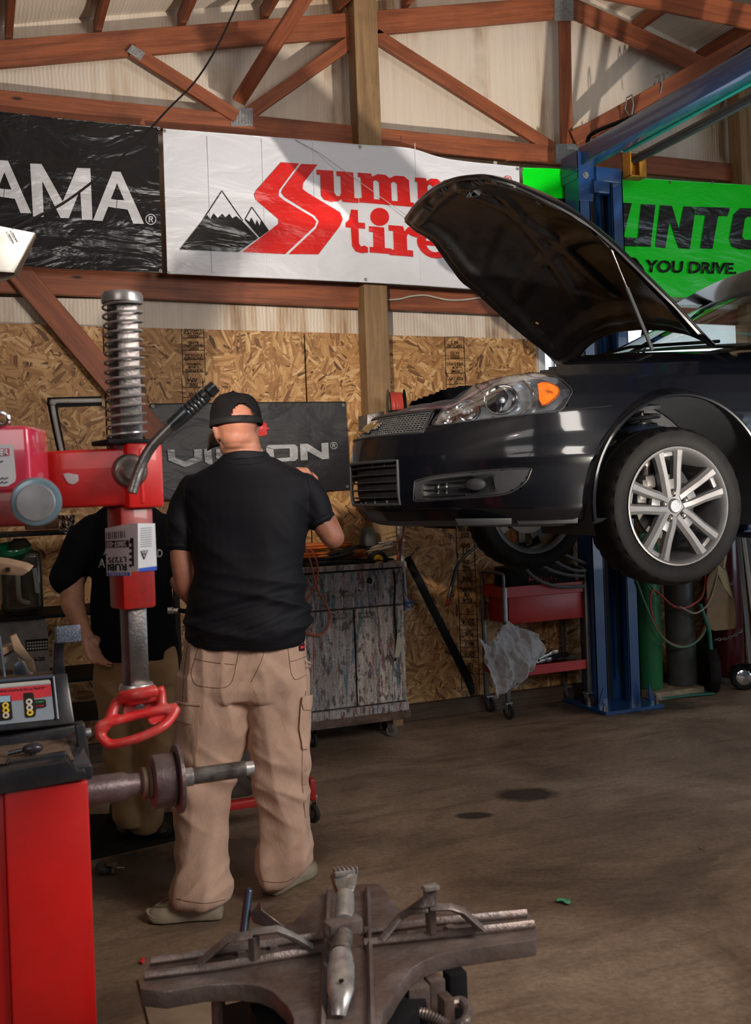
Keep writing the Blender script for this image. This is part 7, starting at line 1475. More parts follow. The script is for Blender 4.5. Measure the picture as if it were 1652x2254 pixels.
pk2 = obj('khaki_pants', bm, M_kh2, P2); remesh(pk2, .008, 5, .6); fold(pk2, lambda p, n_: .010 * rn(p + V((0, 0, p.x * .8)), 4, 4, 8, 3) + .006 * sn(p, 8, 8, 2, 2) - .004)
M_boot = mat('black_boot_leather', (.012, .011, .010), .4)
shoe('boot', WZ(295, 1822, 0) + V((0, .05, 0)), WZ(372, 1850, 0), P2, M_boot, M_blk, .05, .10, lace=False); shoe('boot', WZ(262, 1812, 0) + V((0, .08, 0)), WZ(290, 1850, 0), P2, M_boot, M_blk, .05, .10, lace=False)
# ratchet handle held at the hips
RT = empty('ratchet', WD(385, 1344, 4.22), 'chrome ratchet held between the two men at waist height', 'tool')
bm = nb(); tube(bm, [WD(372, 1344, 4.22), WD(393, 1344, 4.22)], .011, 12); lathe(bm, [(.016, 0), (.016, .02), (.010, .024)], WD(370, 1344, 4.22), RGT, 14); obj('socket', bm, M_chrome, RT); bm = nb(); tube(bm, [WD(393, 1344, 4.22), WD(440, 1348, 4.15)], .010, 10); obj('grip', bm, M_blk, RT)
# ================================================================= TIRE CHANGER
M_mred = mat('glossy_red_machine_paint', (.60, .008, .006), .42, 0, .08, 6, coat=.22, grime=.25, gcol=(.25, .01, .01), gsc=9)
M_mredd = mat('oily_red_machine_paint', (.42, .010, .007), .42, 0, .2, 12, coat=.2, grime=.9, gcol=(.045, .012, .010), gsc=12)
M_mr2 = mat('scuffed_red_casting', (.60, .018, .020), .36, 0, .15, 20, grime=.45, gcol=(.28, .18, .15), gsc=30)
M_hex = mat('ground_steel_bar', (.20, .185, .18), .33, .85, .25, 40, bmp=.1, bsc=200, grime=.6, gcol=(.09, .06, .05), gsc=10)
M_bluegrey = mat('blue_grey_cap', (.17, .26, .32), .35, .3, .15, 12, coat=.3)
M_face = mat('brushed_cap_face', (.42, .42, .44), .38, .6, .25, 16, grime=.5, gcol=(.26, .23, .18), gsc=14)
M_gun = mat('dirty_gunmetal', (.17, .14, .135), .36, .35, .35, 18, bmp=.2, bsc=70, grime=.7, gcol=(.13, .075, .05), gsc=12)
M_bright = mat('bright_worn_steel', (.50, .48, .47), .30, .60, .3, 40, grime=.5, gcol=(.15, .10, .08), gsc=25)
DA = 1.75
TC = empty('tire_changer', V((-.25, 1.75, 0)), 'red tire changer with spring-topped shaft and grey four-armed clamping table', 'tire changer')
bm = nb(); quadbox(bm, [WD(-620, 1024, DA), WD(312, 984, DA), WD(318, 1112, DA), WD(-620, 1146, DA)], FWD * .09, .006, 3); obj('swing_arm', bm, M_mred, TC, angle=40)
# square-bar frame turned edge-on
ang = math.radians(38); e1 = (RGT * math.cos(ang) + FWD * math.sin(ang)); e2 = (-RGT * math.sin(ang) + FWD * math.cos(ang)); RB = Matrix((e1, e2, UP)).transposed()
def vbar(px0, py0, px1, py1, s, d=DA, bv=.003):
    a, b = WD(px0, py0, d), WD(px1, py1, d); a = V((b.x, b.y, a.z)) ; c = (a + b) / 2; bm_ = nb(); box(bm_, c, (s, s, abs(a.z - b.z)), RB, bv=bv, seg=2); return bm_
DS = DA + .035
obj('arm_head', vbar(300, 978, 306, 1118, .068, DS, .006), M_mred, TC)
obj('shaft_housing', vbar(290, 1115, 293, 1338, .0625, DS, .006), M_mredd, TC)
obj('hex_shaft', vbar(290, 1330, 299, 1512, .0365, DS, .003), M_hex, TC)
obj('upper_shaft', vbar(266, 668, 280, 972, .0425, DS, .003), M_hex, TC)
cS = WD(280, 972, DS); top = WD(266, 668, DS)
bm = nb(); n = 15; H = top.z - cS.z; pts = [V((cS.x, cS.y, cS.z + H * k / (n * 20))) + (RGT * math.cos(2 * PI * k / 20) + FWD * math.sin(2 * PI * k / 20)) * (.0335 + .001 * math.sin(k * .05)) for k in range(n * 20 + 1)]; tube(bm, pts, .0023, 6); obj('coil_spring', bm, M_bright, TC)
bm = nb(); lathe(bm, [(.030, -.006), (.036, -.004), (.037, .008), (.034, .014), (.026, .016), (0, .016)], V((cS.x, cS.y, top.z + .004)), UP, 36); obj('shaft_cap', bm, M_bright, TC)
bm = nb(); box(bm, V((cS.x, cS.y, cS.z - .002)), (.105, .075, .009), RB, bv=.003); obj('stop_plate', bm, M_blk, TC)
bm = nb(); lathe(bm, [(.030, -.02), (.034, -.012), (.034, .0)], V((cS.x, cS.y, cS.z - .004)), UP, 24); obj('clamp_collar', bm, M_gun, TC)
# axle hub and handle
hbp = WD(287, 1036, DA - .012); ah = (-FWD * .93 + RGT * .36).normalized()
bm = nb(); lathe(bm, [(.030, -.03), (.030, .0), (.026, .006), (.020, .007), (.019, .022), (.015, .026), (0, .026)], hbp, ah, 30); obj('pivot_hub', bm, M_steel, TC)
hp = [WD(x, y, d) for x, y, d in ((290, 1085, DA - .075), (298, 1058, DA - .07), (310, 1025, DA - .062), (330, 988, DA - .055), (356, 958, DA - .05), (385, 930, DA - .045))]
bm = nb(); tube(bm, crv(hp, 6), .0088, 14); lv = obj('lock_lever', bm, M_hex, TC)
g0, g1 = WD(376, 938, DA - .046), WD(474, 850, DA - .035); bm = nb(); prof = []
for k in range(40):
    f = k / 39; r = .0112 + .0025 * math.sin(min(1, f * 1.05) * PI) - (.0016 if (.35 < f < .72 and int(f * 39) % 3 == 0) else 0) - (.003 if .80 < f < .83 else 0); prof.append((r, f * (g1 - g0).length))
lathe(bm, [(0, 0)] + prof + [(0, prof[-1][1] + .002)], g0, (g1 - g0), 24); obj('grip', bm, mat('dark_ribbed_grip', (.06, .065, .07), .25, .7, .3, 30), lv)
# sticker on housing
EL, ER, D_ = None, None, None
hc_ = WD(293, 1338, DS); fe = -(e2)  # left face normal
def hface(side):   # returns projector of a pixel onto the housing's left(0)/right(1) face
    n_ = (-e2) if side == 1 else (-e1); p0 = V((hc_.x, hc_.y, 1.3)) + n_ * (.0625 / 2 + .0012); return lambda x, y, k=0.0: WP(x, y, p0 + n_ * k, n_)
# face whose normal is nearest the camera
FL, FRt = hface(0), hface(1)
def fpoly(nm, pl, m, P, k=0.0, par=TC):
    bm = polys([pl], lambda x, y: P(x, y, k), (0, 0, .0)) ; return obj(nm, bm, m, par, smooth=False)
M_lab = mat('white_sticker', (.62, .63, .66), .35, var=.06); M_bl = mat('blue_print', (.02, .07, .45), .4); M_lab2 = mat('grey_print', (.35, .36, .38), .5)
def flat(nm, pl, m, P, k=0.0, par=TC):
    b = bmesh.new(); n = None; vs = [b.verts.new(P(x, y, k)) for x, y in pl]; f = b.faces.new(vs); f.normal_update(); nn_ = f.normal.copy(); nn_ = nn_ if nn_.dot(CAM - vs[0].co) > 0 else -nn_; bmesh.ops.triangulate(b, faces=[f], ngon_method='EAR_CLIP'); r = bmesh.ops.extrude_face_region(b, geom=b.faces[:]); bmesh.ops.translate(b, verts=[g for g in r['geom'] if isinstance(g, bmesh.types.BMVert)], vec=-nn_ * .0004); return obj(nm, b, m, par, smooth=False)
def ftext(s, q, m, P, k, par, **kw): return obj('print', textbm(s, [P(x, y, k) for x, y in q], .0003, **kw), m, par, smooth=False)
st = flat('sticker', [(231, 1163), (281, 1153), (303, 1152), (304, 1258), (288, 1258), (286, 1268), (235, 1268)], M_lab, FL)
st2 = flat('sticker', [(303.5, 1152), (341, 1152), (345, 1249), (304.5, 1258)], M_lab, FRt)
flat('blue_stripe', [(304.5, 1251), (345, 1246), (345, 1255), (304.5, 1258)], M_bl, FRt, .0008, st2); flat('blue_stripe', [(236, 1260), (285, 1260), (285, 1268), (236, 1268)], M_bl, FL, .0008, st)
for x0, y0, x1, y1 in ((310, 1162, 334, 1205),):
    for k in range(9): flat('small_print', [(x0, y0 + k * 5), (x1, y0 + k * 5 - 2), (x1, y0 + k * 5), (x0, y0 + k * 5 + 2)], M_lab2, FRt, .0008, st2)
flat('warning_triangle', [(309, 1213), (326, 1211), (318, 1231), (316, 1231)], M_ink, FRt, .0008, st2); flat('triangle_face', [(311.5, 1214.5), (323.5, 1213), (317.3, 1227)], M_lab, FRt, .0014, st2); ftext('*', [(313, 1214), (322, 1213), (322, 1223), (313, 1224)], M_ink, FRt, .002, st2)
for k, w_ in enumerate((1, 2, 1, 1, 2, 1, 1, 2, 1, 1)): flat('barcode_bar', [(233 + k * 4.4, 1172 - k * .4), (233 + k * 4.4 + w_, 1172 - k * .4), (234 + k * 4.4 + w_, 1187 - k * .4), (234 + k * 4.4, 1187 - k * .4)], M_ink, FL, .0008, st)
flat('black_band', [(233, 1191), (282, 1189), (283, 1204), (234, 1206)], M_ink, FL, .0008, st)
ftext('2807-03', [(278, 1203), (236, 1205), (235, 1193), (277, 1191)], M_lab, FL, .0014, st, bold=.03); ftext('LT275', [(278, 1237), (238, 1239), (237, 1227), (277, 1225)], M_ink, FL, .0008, st, bold=.02); ftext('RUBI', [(279, 1256), (237, 1257), (236, 1241), (278, 1240)], M_ink, FL, .0008, st, bold=.03); ftext('FALKEN', [(280, 1267), (242, 1267), (242, 1261), (280, 1261)], M_lab, FL, .0014, st)
flat('side_marks', [(286, 1184), (293, 1184), (294, 1246), (290, 1246), (289, 1190), (286, 1190)], M_ink, FL, .0008, st)
for k in range(5): flat('side_tick', [(284, 1190 + k * 13), (289, 1190 + k * 13), (289, 1196 + k * 13), (284, 1196 + k * 13)], M_ink, FL, .0008, st)
PA = lambda x, y, k=0.0: WP(x, y, WD(100, 1050, DA) - FWD * (.0012 + k), FWD)
flat('torn_sticker', [(139, 1043), (152, 1041), (158, 1043), (172, 1045), (173, 1058), (166, 1064), (160, 1066), (152, 1064), (146, 1058)], M_lab, PA)
# mount head
bm = nb()
def HPt(x, y, d=0.0): return WD(x, y, DS + d)
def rod(pts, r, seg=12): tube(bm, crv([HPt(*p) for p in pts], 6), r, seg)
rod([(262, 1540, -.02), (250, 1560, -.03), (238, 1590, -.045), (222, 1608, -.05)], .0095); rod([(217, 1608, -.05), (222, 1596, -.05), (250, 1588, -.045), (290, 1577, -.03), (335, 1566, -.02), (390, 1556, 0)], .0085); rod([(217, 1612, -.05), (228, 1628, -.055), (247, 1638, -.055), (300, 1626, -.055), (350, 1604, -.04), (374, 1584, -.02), (390, 1557, 0)], .0085)
rod([(350, 1512, .0), (355, 1530, .0), (356, 1560, -.01)], .0085); rod([(266, 1535, -.025), (300, 1528, -.035), (345, 1520, -.02)], .011)
box(bm, HPt(306, 1532), (.058, .05, .022), RB, bv=.005); quadbox(bm, [HPt(268, 1540, -.01), HPt(350, 1530, 0), HPt(352, 1562, 0), HPt(268, 1582, -.02)], FWD * .02, .002); quadbox(bm, [HPt(318, 1578, -.02), HPt(384, 1558, 0), HPt(374, 1582, -.015), HPt(330, 1600, -.035)], FWD * .01, .002)
mh = obj('mount_head', bm, M_mr2, TC); remesh(mh, .0028, 3, .5)
bm = nb(); lathe(bm, [(.030, -.004), (.031, .0), (.029, .006)], V((WD(300, 1512, DS).x, WD(300, 1512, DS).y, WD(300, 1512, DS).z)), UP, 30); obj('shaft_ring', bm, M_bright, TC); bm = nb(); lathe(bm, [(.008, 0), (.008, .006), (0, .007)], HPt(310, 1556, -.015), -FWD, 6); obj('head_bolt', bm, M_steel, mh)
# left block with sticker, round cap
DB = 1.62
bm = nb(); quadbox(bm, [WD(-160, 940, DB), WD(60, 936, DB), WD(68, 1080, DB), WD(-160, 1090, DB)], FWD * .10, .008, 3); blk = obj('arm_carriage', bm, mat('pinkish_red_paint', (.55, .035, .075), .22, 0, .1, 8, coat=.9), TC)
PBk = lambda x, y, k=0.0: WP(x, y, WD(0, 1000, DB) - FWD * (.0012 + k), FWD)
ls = flat('instruction_sticker', [(-60, 980), (26, 978), (29, 981), (35, 1050), (33, 1060), (17, 1070), (-60, 1074)], M_lab, PBk, 0, blk); flat('sticker_header', [(-60, 989), (20, 987), (21, 1003), (-60, 1006)], mat('header_red', (.5, .03, .09), .4), PBk, .0006, ls); ftext('ER', [(-2, 990), (19, 988), (19, 1001), (-2, 1003)], M_lab, PBk, .0012, ls, bold=.04)
for y0, x1 in ((1016, 7), (1053, 18), (1062, 17)): bm = nb(); tube(bm, crv([PBk(-20 + k * (x1 + 20) / 12, y0 + 2.2 * math.sin(k * 2.1), .0006) for k in range(13)], 3), .0006, 4); obj('handwriting', bm, M_ink, ls)
bm = nb(); c = WD(5, 922, DB); tube(bm, [c + (RGT * math.cos(a) + UP * math.sin(a)) * .010 for a in [2 * PI * k / 24 for k in range(25)]], .0035, 8, cap=False); obj('lifting_ring', bm, M_chrome, TC)
ck = WD(79, 1106, 1.50); ak = (-FWD * .96 + RGT * .25 - UP * .08).normalized()
bm = nb(); lathe(bm, [(.030, -.09), (.034, -.03), (.0365, -.024), (.0375, -.006), (.0345, .002), (.028, .004)], ck, ak, 48); obj('cap_rim', bm, M_bluegrey, TC); bm = nb(); lathe(bm, [(.0285, .0035), (.027, .0055), (.015, .0065), (0, .0068)], ck, ak, 40); obj('cap_face', bm, M_face, TC)
bm = nb(); quadbox(bm, [WD(-160, 1085, DB), WD(62, 1078, DB), WD(70, 1158, DB), WD(-160, 1166, DB)], FWD * .08, .006, 3); obj('carriage_foot', bm, M_mredd, TC)
# tower + cabinet of the machine (outside the picture)
tw = WD(-560, 1060, DA); bm = nb(); box(bm, (tw.x, tw.y + .04, .85), (.14, .14, 1.66), bv=.01); obj('tower', bm, M_mred, TC)
zt_ = .70; cT = WZ(742, 2090, zt_); bm = nb(); cx0 = WZ(487, 2225, .54).x; box(bm, (cx0 + .17, cT.y - .05, .27), (.34, .55, .54), bv=.015); box(bm, ((tw.x + cT.x) / 2 - .1, (tw.y + cT.y) / 2 - .05, .12), (abs(cT.x - tw.x) + .1, .25, .24), bv=.01); obj('base_cabinet', bm, M_blk, TC)
# clamping table
PT = lambda x, y, z=zt_: WZ(x, y, z)
ol = [(308, 2176), (320, 2136), (337, 2108), (400, 2098), (456, 2090), (500, 2055), (560, 2042), (644, 2028), (690, 1980), (701, 1965), (735, 1954), (792, 1945), (832, 1944), (849, 1960), (866, 1985), (883, 2002), (940, 2006), (1020, 2011), (1162, 2006), (1173, 2028), (1182, 2045), (1179, 2068), (1077, 2082), (1010, 2092), (963, 2102), (930, 2115), (906, 2130), (877, 2170), (860, 2199), (842, 2225), (830, 2300), (826, 2420), (650, 2420), (648, 2300), (645, 2240), (633, 2216), (599, 2182), (570, 2170), (530, 2165), (451, 2167), (365, 2182)]
bm = nb(); b = bmesh.new(); vs = [b.verts.new(PT(x, y)) for x, y in ol]; f = b.faces.new(vs); f.normal_update(); r = bmesh.ops.extrude_face_region(b, geom=[f]); bmesh.ops.translate(b, verts=[g for g in r['geom'] if isinstance(g, bmesh.types.BMVert)], vec=(0, 0, -.030)); bevel(b, .003, 2, 50); merge(bm, b)
tb = obj('clamping_table', bm, M_gun, TC, angle=30)
def bar(pts, w_, t_, m, nm, par=tb, z=None):
    bm_ = nb(); P_ = [PT(*p) for p in pts]; tube(bm_, P_, [(t_ / 2 * 1.3, w_ / 2 * 1.3)] * len(P_), 4, up=UP); 
    return obj(nm, bevel(bm_, .0015, 2, 30), m, par)
# guide rails
for pts in ([(330, 2118, zt_ + .006), (470, 2098, zt_ + .006), (640, 2072, zt_ + .006), (735, 2058, zt_ + .006)], [(318, 2150, zt_ + .006), (480, 2130, zt_ + .006), (715, 2090, zt_ + .006)], [(800, 2052, zt_ + .006), (960, 2030, zt_ + .006), (1160, 2012, zt_ + .006)], [(800, 2078, zt_ + .006), (980, 2058, zt_ + .006), (1176, 2036, zt_ + .006)]): bar(pts, .010, .016, M_gun, 'guide_rail')
bar([(722, 1965, zt_ + .004), (715, 2080, zt_ + .004), (706, 2300, zt_ + .004)], .010, .014, M_gun, 'guide_rail'); bar([(808, 1958, zt_ + .004), (812, 2080, zt_ + .004), (818, 2300, zt_ + .004)], .010, .014, M_gun, 'guide_rail')
# left jaw
J1 = empty('jaw', PT(560, 2080), None, None); J1.parent = TC; J1.matrix_parent_inverse = wmat(TC).inverted()
bar([(435, 2124, .712), (500, 2068, .745), (520, 2062, .752), (556, 2056, .755)], .018, .012, M_gun, 'jaw_arm', J1); bar([(556, 2052, .755), (610, 2046, .765), (640, 2060, .74), (685, 2086, .712)], .020, .012, M_bright, 'jaw_arm', J1)
bar([(560, 2110, .712), (558, 2060, .752)], .016, .012, M_gun, 'jaw_web', J1); bm = nb(); tube(bm, [PT(535, 2062, .75), PT(547, 1964, .80)], .0075, 14); ball(bm, PT(547, 1964, .80), .0078, 12, 8); obj('peg', bm, mat('blued_steel_peg', (.07, .09, .13), .22, .8), J1)
bm = nb(); quadbox(bm, [PT(552, 2010, .775), PT(574, 1984, .80), PT(577, 2002, .79), PT(628, 2040, .765), PT(612, 2048, .76), PT(560, 2030, .762)], V((.0, .012, -.006)), .002); obj('jaw_tip', bm, M_gun, J1)
# right jaw
J2 = empty('jaw', PT(950, 2040), None, None); J2.parent = TC; J2.matrix_parent_inverse = wmat(TC).inverted()
bar([(838, 2070, .710), (880, 2018, .742), (905, 2003, .758), (945, 1998, .765)], .018, .012, M_gun, 'jaw_arm', J2); bar([(945, 1998, .765), (990, 1996, .765), (1015, 2005, .755), (1058, 2044, .715)], .020, .012, M_gun, 'jaw_arm', J2); bar([(950, 2055, .712), (946, 2000, .76)], .016, .012, M_gun, 'jaw_web', J2)
bm = nb(); quadbox(bm, [PT(900, 2000, .765), PT(938, 1972, .79), PT(935, 1948, .805), PT(962, 1946, .805), PT(960, 1968, .795), PT(958, 1996, .775), PT(930, 2000, .768)], V((.0, .014, -.004)), .002); obj('jaw_tip', bm, M_gun, J2); bm = nb(); box(bm, PT(947, 1953, .806), (.028, .018, .008), bv=.002); obj('jaw_tooth', bm, M_bright, J2)
for (x, y) in ((600, 2088), (530, 2100), (905, 2060), (990, 2045)): bm = nb(); lathe(bm, [(.009, 0), (.009, .006), (0, .007)], PT(x, y, zt_), UP, 6); obj('table_bolt', bm, M_steel, tb)
# central slide with jaw
J3 = empty('jaw', PT(755, 2060), None, None); J3.parent = TC; J3.matrix_parent_inverse = wmat(TC).inverted()
bm = nb(); quadbox(bm, [PT(731, 1922, .80), PT(788, 1916, .80), PT(784, 1948, .785), PT(774, 1972, .775), PT(748, 1975, .775), PT(738, 1950, .785)], V((.0, .016, -.008)), .002); obj('jaw_tip', bm, M_steel, J3)
bm = nb(); 
for k in range(6): box(bm, PT(736 + k * 9.4, 1918 - k * .9, .802), (.0032, .016, .012), bv=.0008, seg=1)
box(bm, PT(760, 1920, .800), (.044, .012, .008), bv=.001); obj('jaw_teeth', bm, M_bright, J3)
bm = nb(); tube(bm, [PT(759, 1972, .772), PT(758, 2030, .752)], .017, 18); obj('jaw_neck', bm, M_bright, J3); bm = nb(); box(bm, PT(754, 2040, .748), (.066, .034, .03), Matrix.Rotation(.15, 3, 'Z'), bv=.006); obj('jaw_knuckle', bm, M_gun, J3)
bm = nb(); tube(bm, [PT(754, 2058, .742), PT(750, 2098, .728)], .018, 16); obj('jaw_bolt', bm, M_steel, J3)
bm = nb(); c_ = [PT(750, 2098, .735), PT(750, 2130, .735), PT(749, 2180, .728), PT(747, 2215, .715), PT(745, 2236, .705)]; tube(bm, c_, [(.012, .018), (.012, .022), (.011, .021), (.010, .014), (.006, .011)], 16, up=UP); obj('jaw_nose', bm, M_bright, J3); bm = nb(); lathe(bm, [(.004, 0), (.004, .002), (0, .002)], PT(751, 2160, .742), UP, 12); obj('nose_slot', bm, M_blk, J3)
# under the table
bm = nb(); lathe(bm, [(.16, -.14), (.15, -.05), (.07, -.032)], PT(742, 2120), UP, 40); obj('table_hub', bm, M_blk, TC)
bm = nb(); pts = [V((0, 0, 0)) + PT(860 + 6 * k, 2225 + 1.2 * k, .64) for k in range(22)]
hp_ = crv([PT(850, 2232, .64), PT(900, 2228, .64), PT(950, 2236, .64), PT(985, 2260, .63)], 14); tube(bm, hp_, [.010 if k % 2 else .0075 for k in range(len(hp_))], 12); obj('ribbed_hose', bm, M_gun, TC)
bm = nb(); tube(bm, crv([PT(990, 2210, .64), PT(1015, 2205, .64), PT(1030, 2225, .64), PT(1022, 2250, .64), PT(1000, 2260, .63)], 6), .009, 10); obj('hook', bm, M_gun, TC)
for (x, y, w_, h_, mm) in ((955, 2150, .03, .10, M_gun), (1000, 2135, .035, .12, M_blk), (915, 2165, .04, .05, M_gun), (980, 2190, .02, .08, M_rust)): bm = nb(); p = PT(x, y, zt_ - .03); box(bm, (p.x, p.y, p.z - h_ / 2), (w_, .03, h_), bv=.004); obj('actuator', bm, mm, TC)
bm = nb(); p = PT(480, 2190, .66); tube(bm, [(p.x, p.y, .67), (p.x, p.y + .01, .45)], .012, 10); obj('leg_rod', bm, M_gun, TC)

# ================================================================= WHEEL BALANCER
M_btop = mat('black_moulded_tray', (.016, .018, .024), .28, 0, .2, 12, grime=.55, gcol=(.07, .06, .055), gsc=9)
M_dust = mat('brown_dust', (.17, .12, .085), .9, var=.35, sc=40, bmp=.3)
M_bshaft = mat('rusty_purple_steel', (.13, .092, .095), .42, .35, .3, 25, bmp=.2, grime=.4, gcol=(.14, .10, .075))
YBf = 1.96; xl_, xr_ = WY(14, 1900, YBf).x, WY(203, 1950, YBf).x
WB = empty('wheel_balancer', V(((xl_ + xr_) / 2, YBf + .2, 0)), 'red cabinet wheel balancer with black tray top and threaded spindle', 'wheel balancer')
zr = WY(190, 1718, YBf).z; bm = nb(); box(bm, ((xl_ + xr_) / 2, YBf + .22, zr / 2), (xr_ - xl_, .44, zr), bv=.006); quadbox(bm, [V((xl_, YBf + .01, 0)), V((xl_, YBf + .43, 0)), V((xl_ - .30, YBf + .43, 0)), V((xl_ - .25, YBf + .12, 0))], (0, 0, zr), .004); obj('cabinet', bm, M_mred, WB)
YT = YBf - .01; P1b = lambda x, y, Y=YT: WY(x, y, Y)
# moulded tray: front lip, floor, divider
zl = P1b(100, 1690).z; zlow = zr - .002
bm = nb(); quadbox(bm, [P1b(-200, 1785), P1b(-200, 1715), P1b(0, 1700), P1b(152, 1675), P1b(170, 1698), P1b(188, 1694), P1b(192, 1716)], (0, .05, 0), .004); obj('front_lip', bm, M_btop, WB)
zf = WY(90, 1655, YBf + .12).z
bm = nb(); box(bm, ((xl_ + xr_) / 2 - .15, YBf + .24, zr + .012), (xr_ - xl_ + .32, .46, .03), bv=.006); obj('tray_base', bm, M_btop, WB)
bm = nb(); quadbox(bm, [P1b(-200, 1705, YBf + .05), P1b(10, 1692, YBf + .05), P1b(18, 1672, YBf + .05), P1b(24, 1676, YBf + .05), P1b(145, 1656, YBf + .05), P1b(158, 1676, YBf + .05), P1b(-200, 1730, YBf + .05)], (0, .02, 0), .003); obj('tray_rim', bm, M_btop, WB)
bm = nb(); grid(bm, lambda u, v: V((xl_ - .02 + (xr_ - xl_ + .0) * u, YBf + .05 + .19 * v, zr + .03 + .004 * noise.noise(V((u * 9, v * 9, 1))))), 14, 14); obj('dusty_tray_floor', bm, M_dust, WB)
bm = nb(); q = V((WY(72, 1644, YBf + .12).x, YBf + .12, zr + .045)); ball(bm, q, (.020, .012, .011), 18, 12); tube(bm, [q, q + V((0, 0, -.02))], .006, 8); tube(bm, [q + V((-.01, 0, 0)), q + V((-.045, .01, -.006))], .005, 8); obj('balance_knob', bm, M_btop, WB)
Yp0, Yp1 = YBf + .24, YBf + .30
bm = nb(); quadbox(bm, [WY(-200, 1640, Yp0), WY(20, 1622, Yp0), WY(165, 1597, Yp0), WY(165, 1612, Yp0), WY(120, 1634, Yp0), WY(120, 1650, Yp0), WY(-200, 1690, Yp0)], (0, .03, 0), .003); obj('tray_backwall', bm, M_btop, WB)
def pan(x, y, k=0.0):
    n_ = V((0, -.92, .39)).normalized(); return WP(x, y, WY(60, 1590, Yp0 + .005) + n_ * k, n_)
bm = nb(); quadbox(bm, [pan(-200, 1512), pan(118, 1483), pan(148, 1480), pan(165, 1592), pan(128, 1596), pan(-200, 1632)], V((0, .05, -.02)), .004); pf = obj('panel_frame', bm, M_btop, WB)
bm = nb(); tube(bm, [pan(-200, 1517, .004), pan(117, 1489, .004)], .004, 8); tube(bm, [pan(117, 1489, .004), pan(127, 1583, .004)], .003, 8); obj('panel_bezel', bm, mat('blue_black_bezel', (.06, .07, .10), .25), pf)
M_pg = mat('grey_panel_print', (.21, .25, .29), .4, var=.08); M_pl = mat('pale_panel_print', (.42, .41, .37), .45); M_prd = mat('red_panel_print', (.50, .015, .03), .4)
pnl = flat('control_panel', [(-200, 1523), (108, 1496), (111, 1499), (120, 1580), (117, 1583), (-200, 1616)], M_pg, pan, .003, pf)
flat('pale_stripe', [(-200, 1523), (108, 1496), (111, 1499), (112, 1504), (-200, 1530)], M_pl, pan, .0038, pnl); flat('red_stripe', [(-200, 1533), (111.5, 1506), (114, 1532), (77, 1537), (27, 1543), (-200, 1564)], M_prd, pan, .0038, pnl)
ftext('TECHNOLOGY', [(-7, 1520), (104, 1511), (103, 1516), (-8, 1525)], M_ink, pan, .0046, pnl, shear=.4, bold=.02)
flat('button_pad', [(-60, 1535), (20, 1530), (24, 1534), (28, 1580), (25, 1584), (-60, 1594)], M_ink, pan, .0045, pnl); flat('button_pad', [(51, 1527), (55, 1525), (71, 1524), (74, 1528), (75, 1540), (98, 1539), (101, 1542), (102, 1554), (99, 1557), (80, 1560), (78, 1575), (75, 1578), (58, 1580), (55, 1577)], M_ink, pan, .0045, pnl)
flat('blue_display', [(-20, 1534), (22, 1531), (23, 1544), (-20, 1548)], mat('pale_blue_display', (.25, .38, .48), .3), pan, .0052, pnl)
M_yb = mat('yellow_button', (.62, .42, .02), .35); M_wb = mat('white_button', (.5, .45, .38), .4)
for x, y, m in ((12, 1553, M_yb), (13, 1564, M_yb), (13, 1575, M_wb), (64, 1545, M_wb), (65, 1558, M_wb), (66, 1569, M_yb)):
    bm = nb(); c = pan(x, y, .0052); lathe(bm, [(.0068, 0), (.0066, .002), (0, .0028)], c, V((0, -.92, .39)), 20); bb_ = obj('button', bm, m, pnl)
    bm = nb(); lathe(bm, [(.0028, .003), (0, .0034)], c, V((0, -.92, .39)), 8); obj('button_symbol', bm, M_ink, bb_)
ftext('START', [(78, 1544), (97, 1542), (97, 1546), (78, 1548)], mat('green_print', (.02, .35, .12), .5), pan, .0052, pnl, bold=.02); ftext('STOP', [(79, 1553), (96, 1551), (96, 1555), (79, 1557)], M_prd, pan, .0052, pnl, bold=.02)
# right bracket with bolt
bm = nb(); quadbox(bm, [WY(166, 1597, YBf + .16), WY(187, 1592, YBf + .16), WY(197, 1665, YBf + .16), WY(196, 1682, YBf + .16), WY(165, 1686, YBf + .16), WY(176, 1668, YBf + .16)], (0, .04, 0), .004); obj('hinge_bracket', bm, M_btop, WB); bm = nb(); lathe(bm, [(.010, -.01), (.010, .006), (0, .008)], WY(193, 1613, YBf + .18), V((1, 0, 0)), 12); obj('hinge_bolt', bm, M_galv, WB)
# measuring arm post with speckled head
bm = nb(); quadbox(bm, [WY(118, 1412, YBf + .28), WY(140, 1410, YBf + .28), WY(143, 1484, YBf + .30), WY(117, 1488, YBf + .30)], (0, .03, 0), .003); po = obj('arm_post', bm, M_btop, WB)
bm = nb(); quadbox(bm, [WY(123, 1379, YBf + .24), WY(177, 1374, YBf + .24), WY(180, 1412, YBf + .24), WY(124, 1417, YBf + .24)], (0, .05, -.006), .003); obj('speckled_head', bm, mat('speckled_blue_grey', (.10, .12, .16), .5, .2, .9, 260), po)
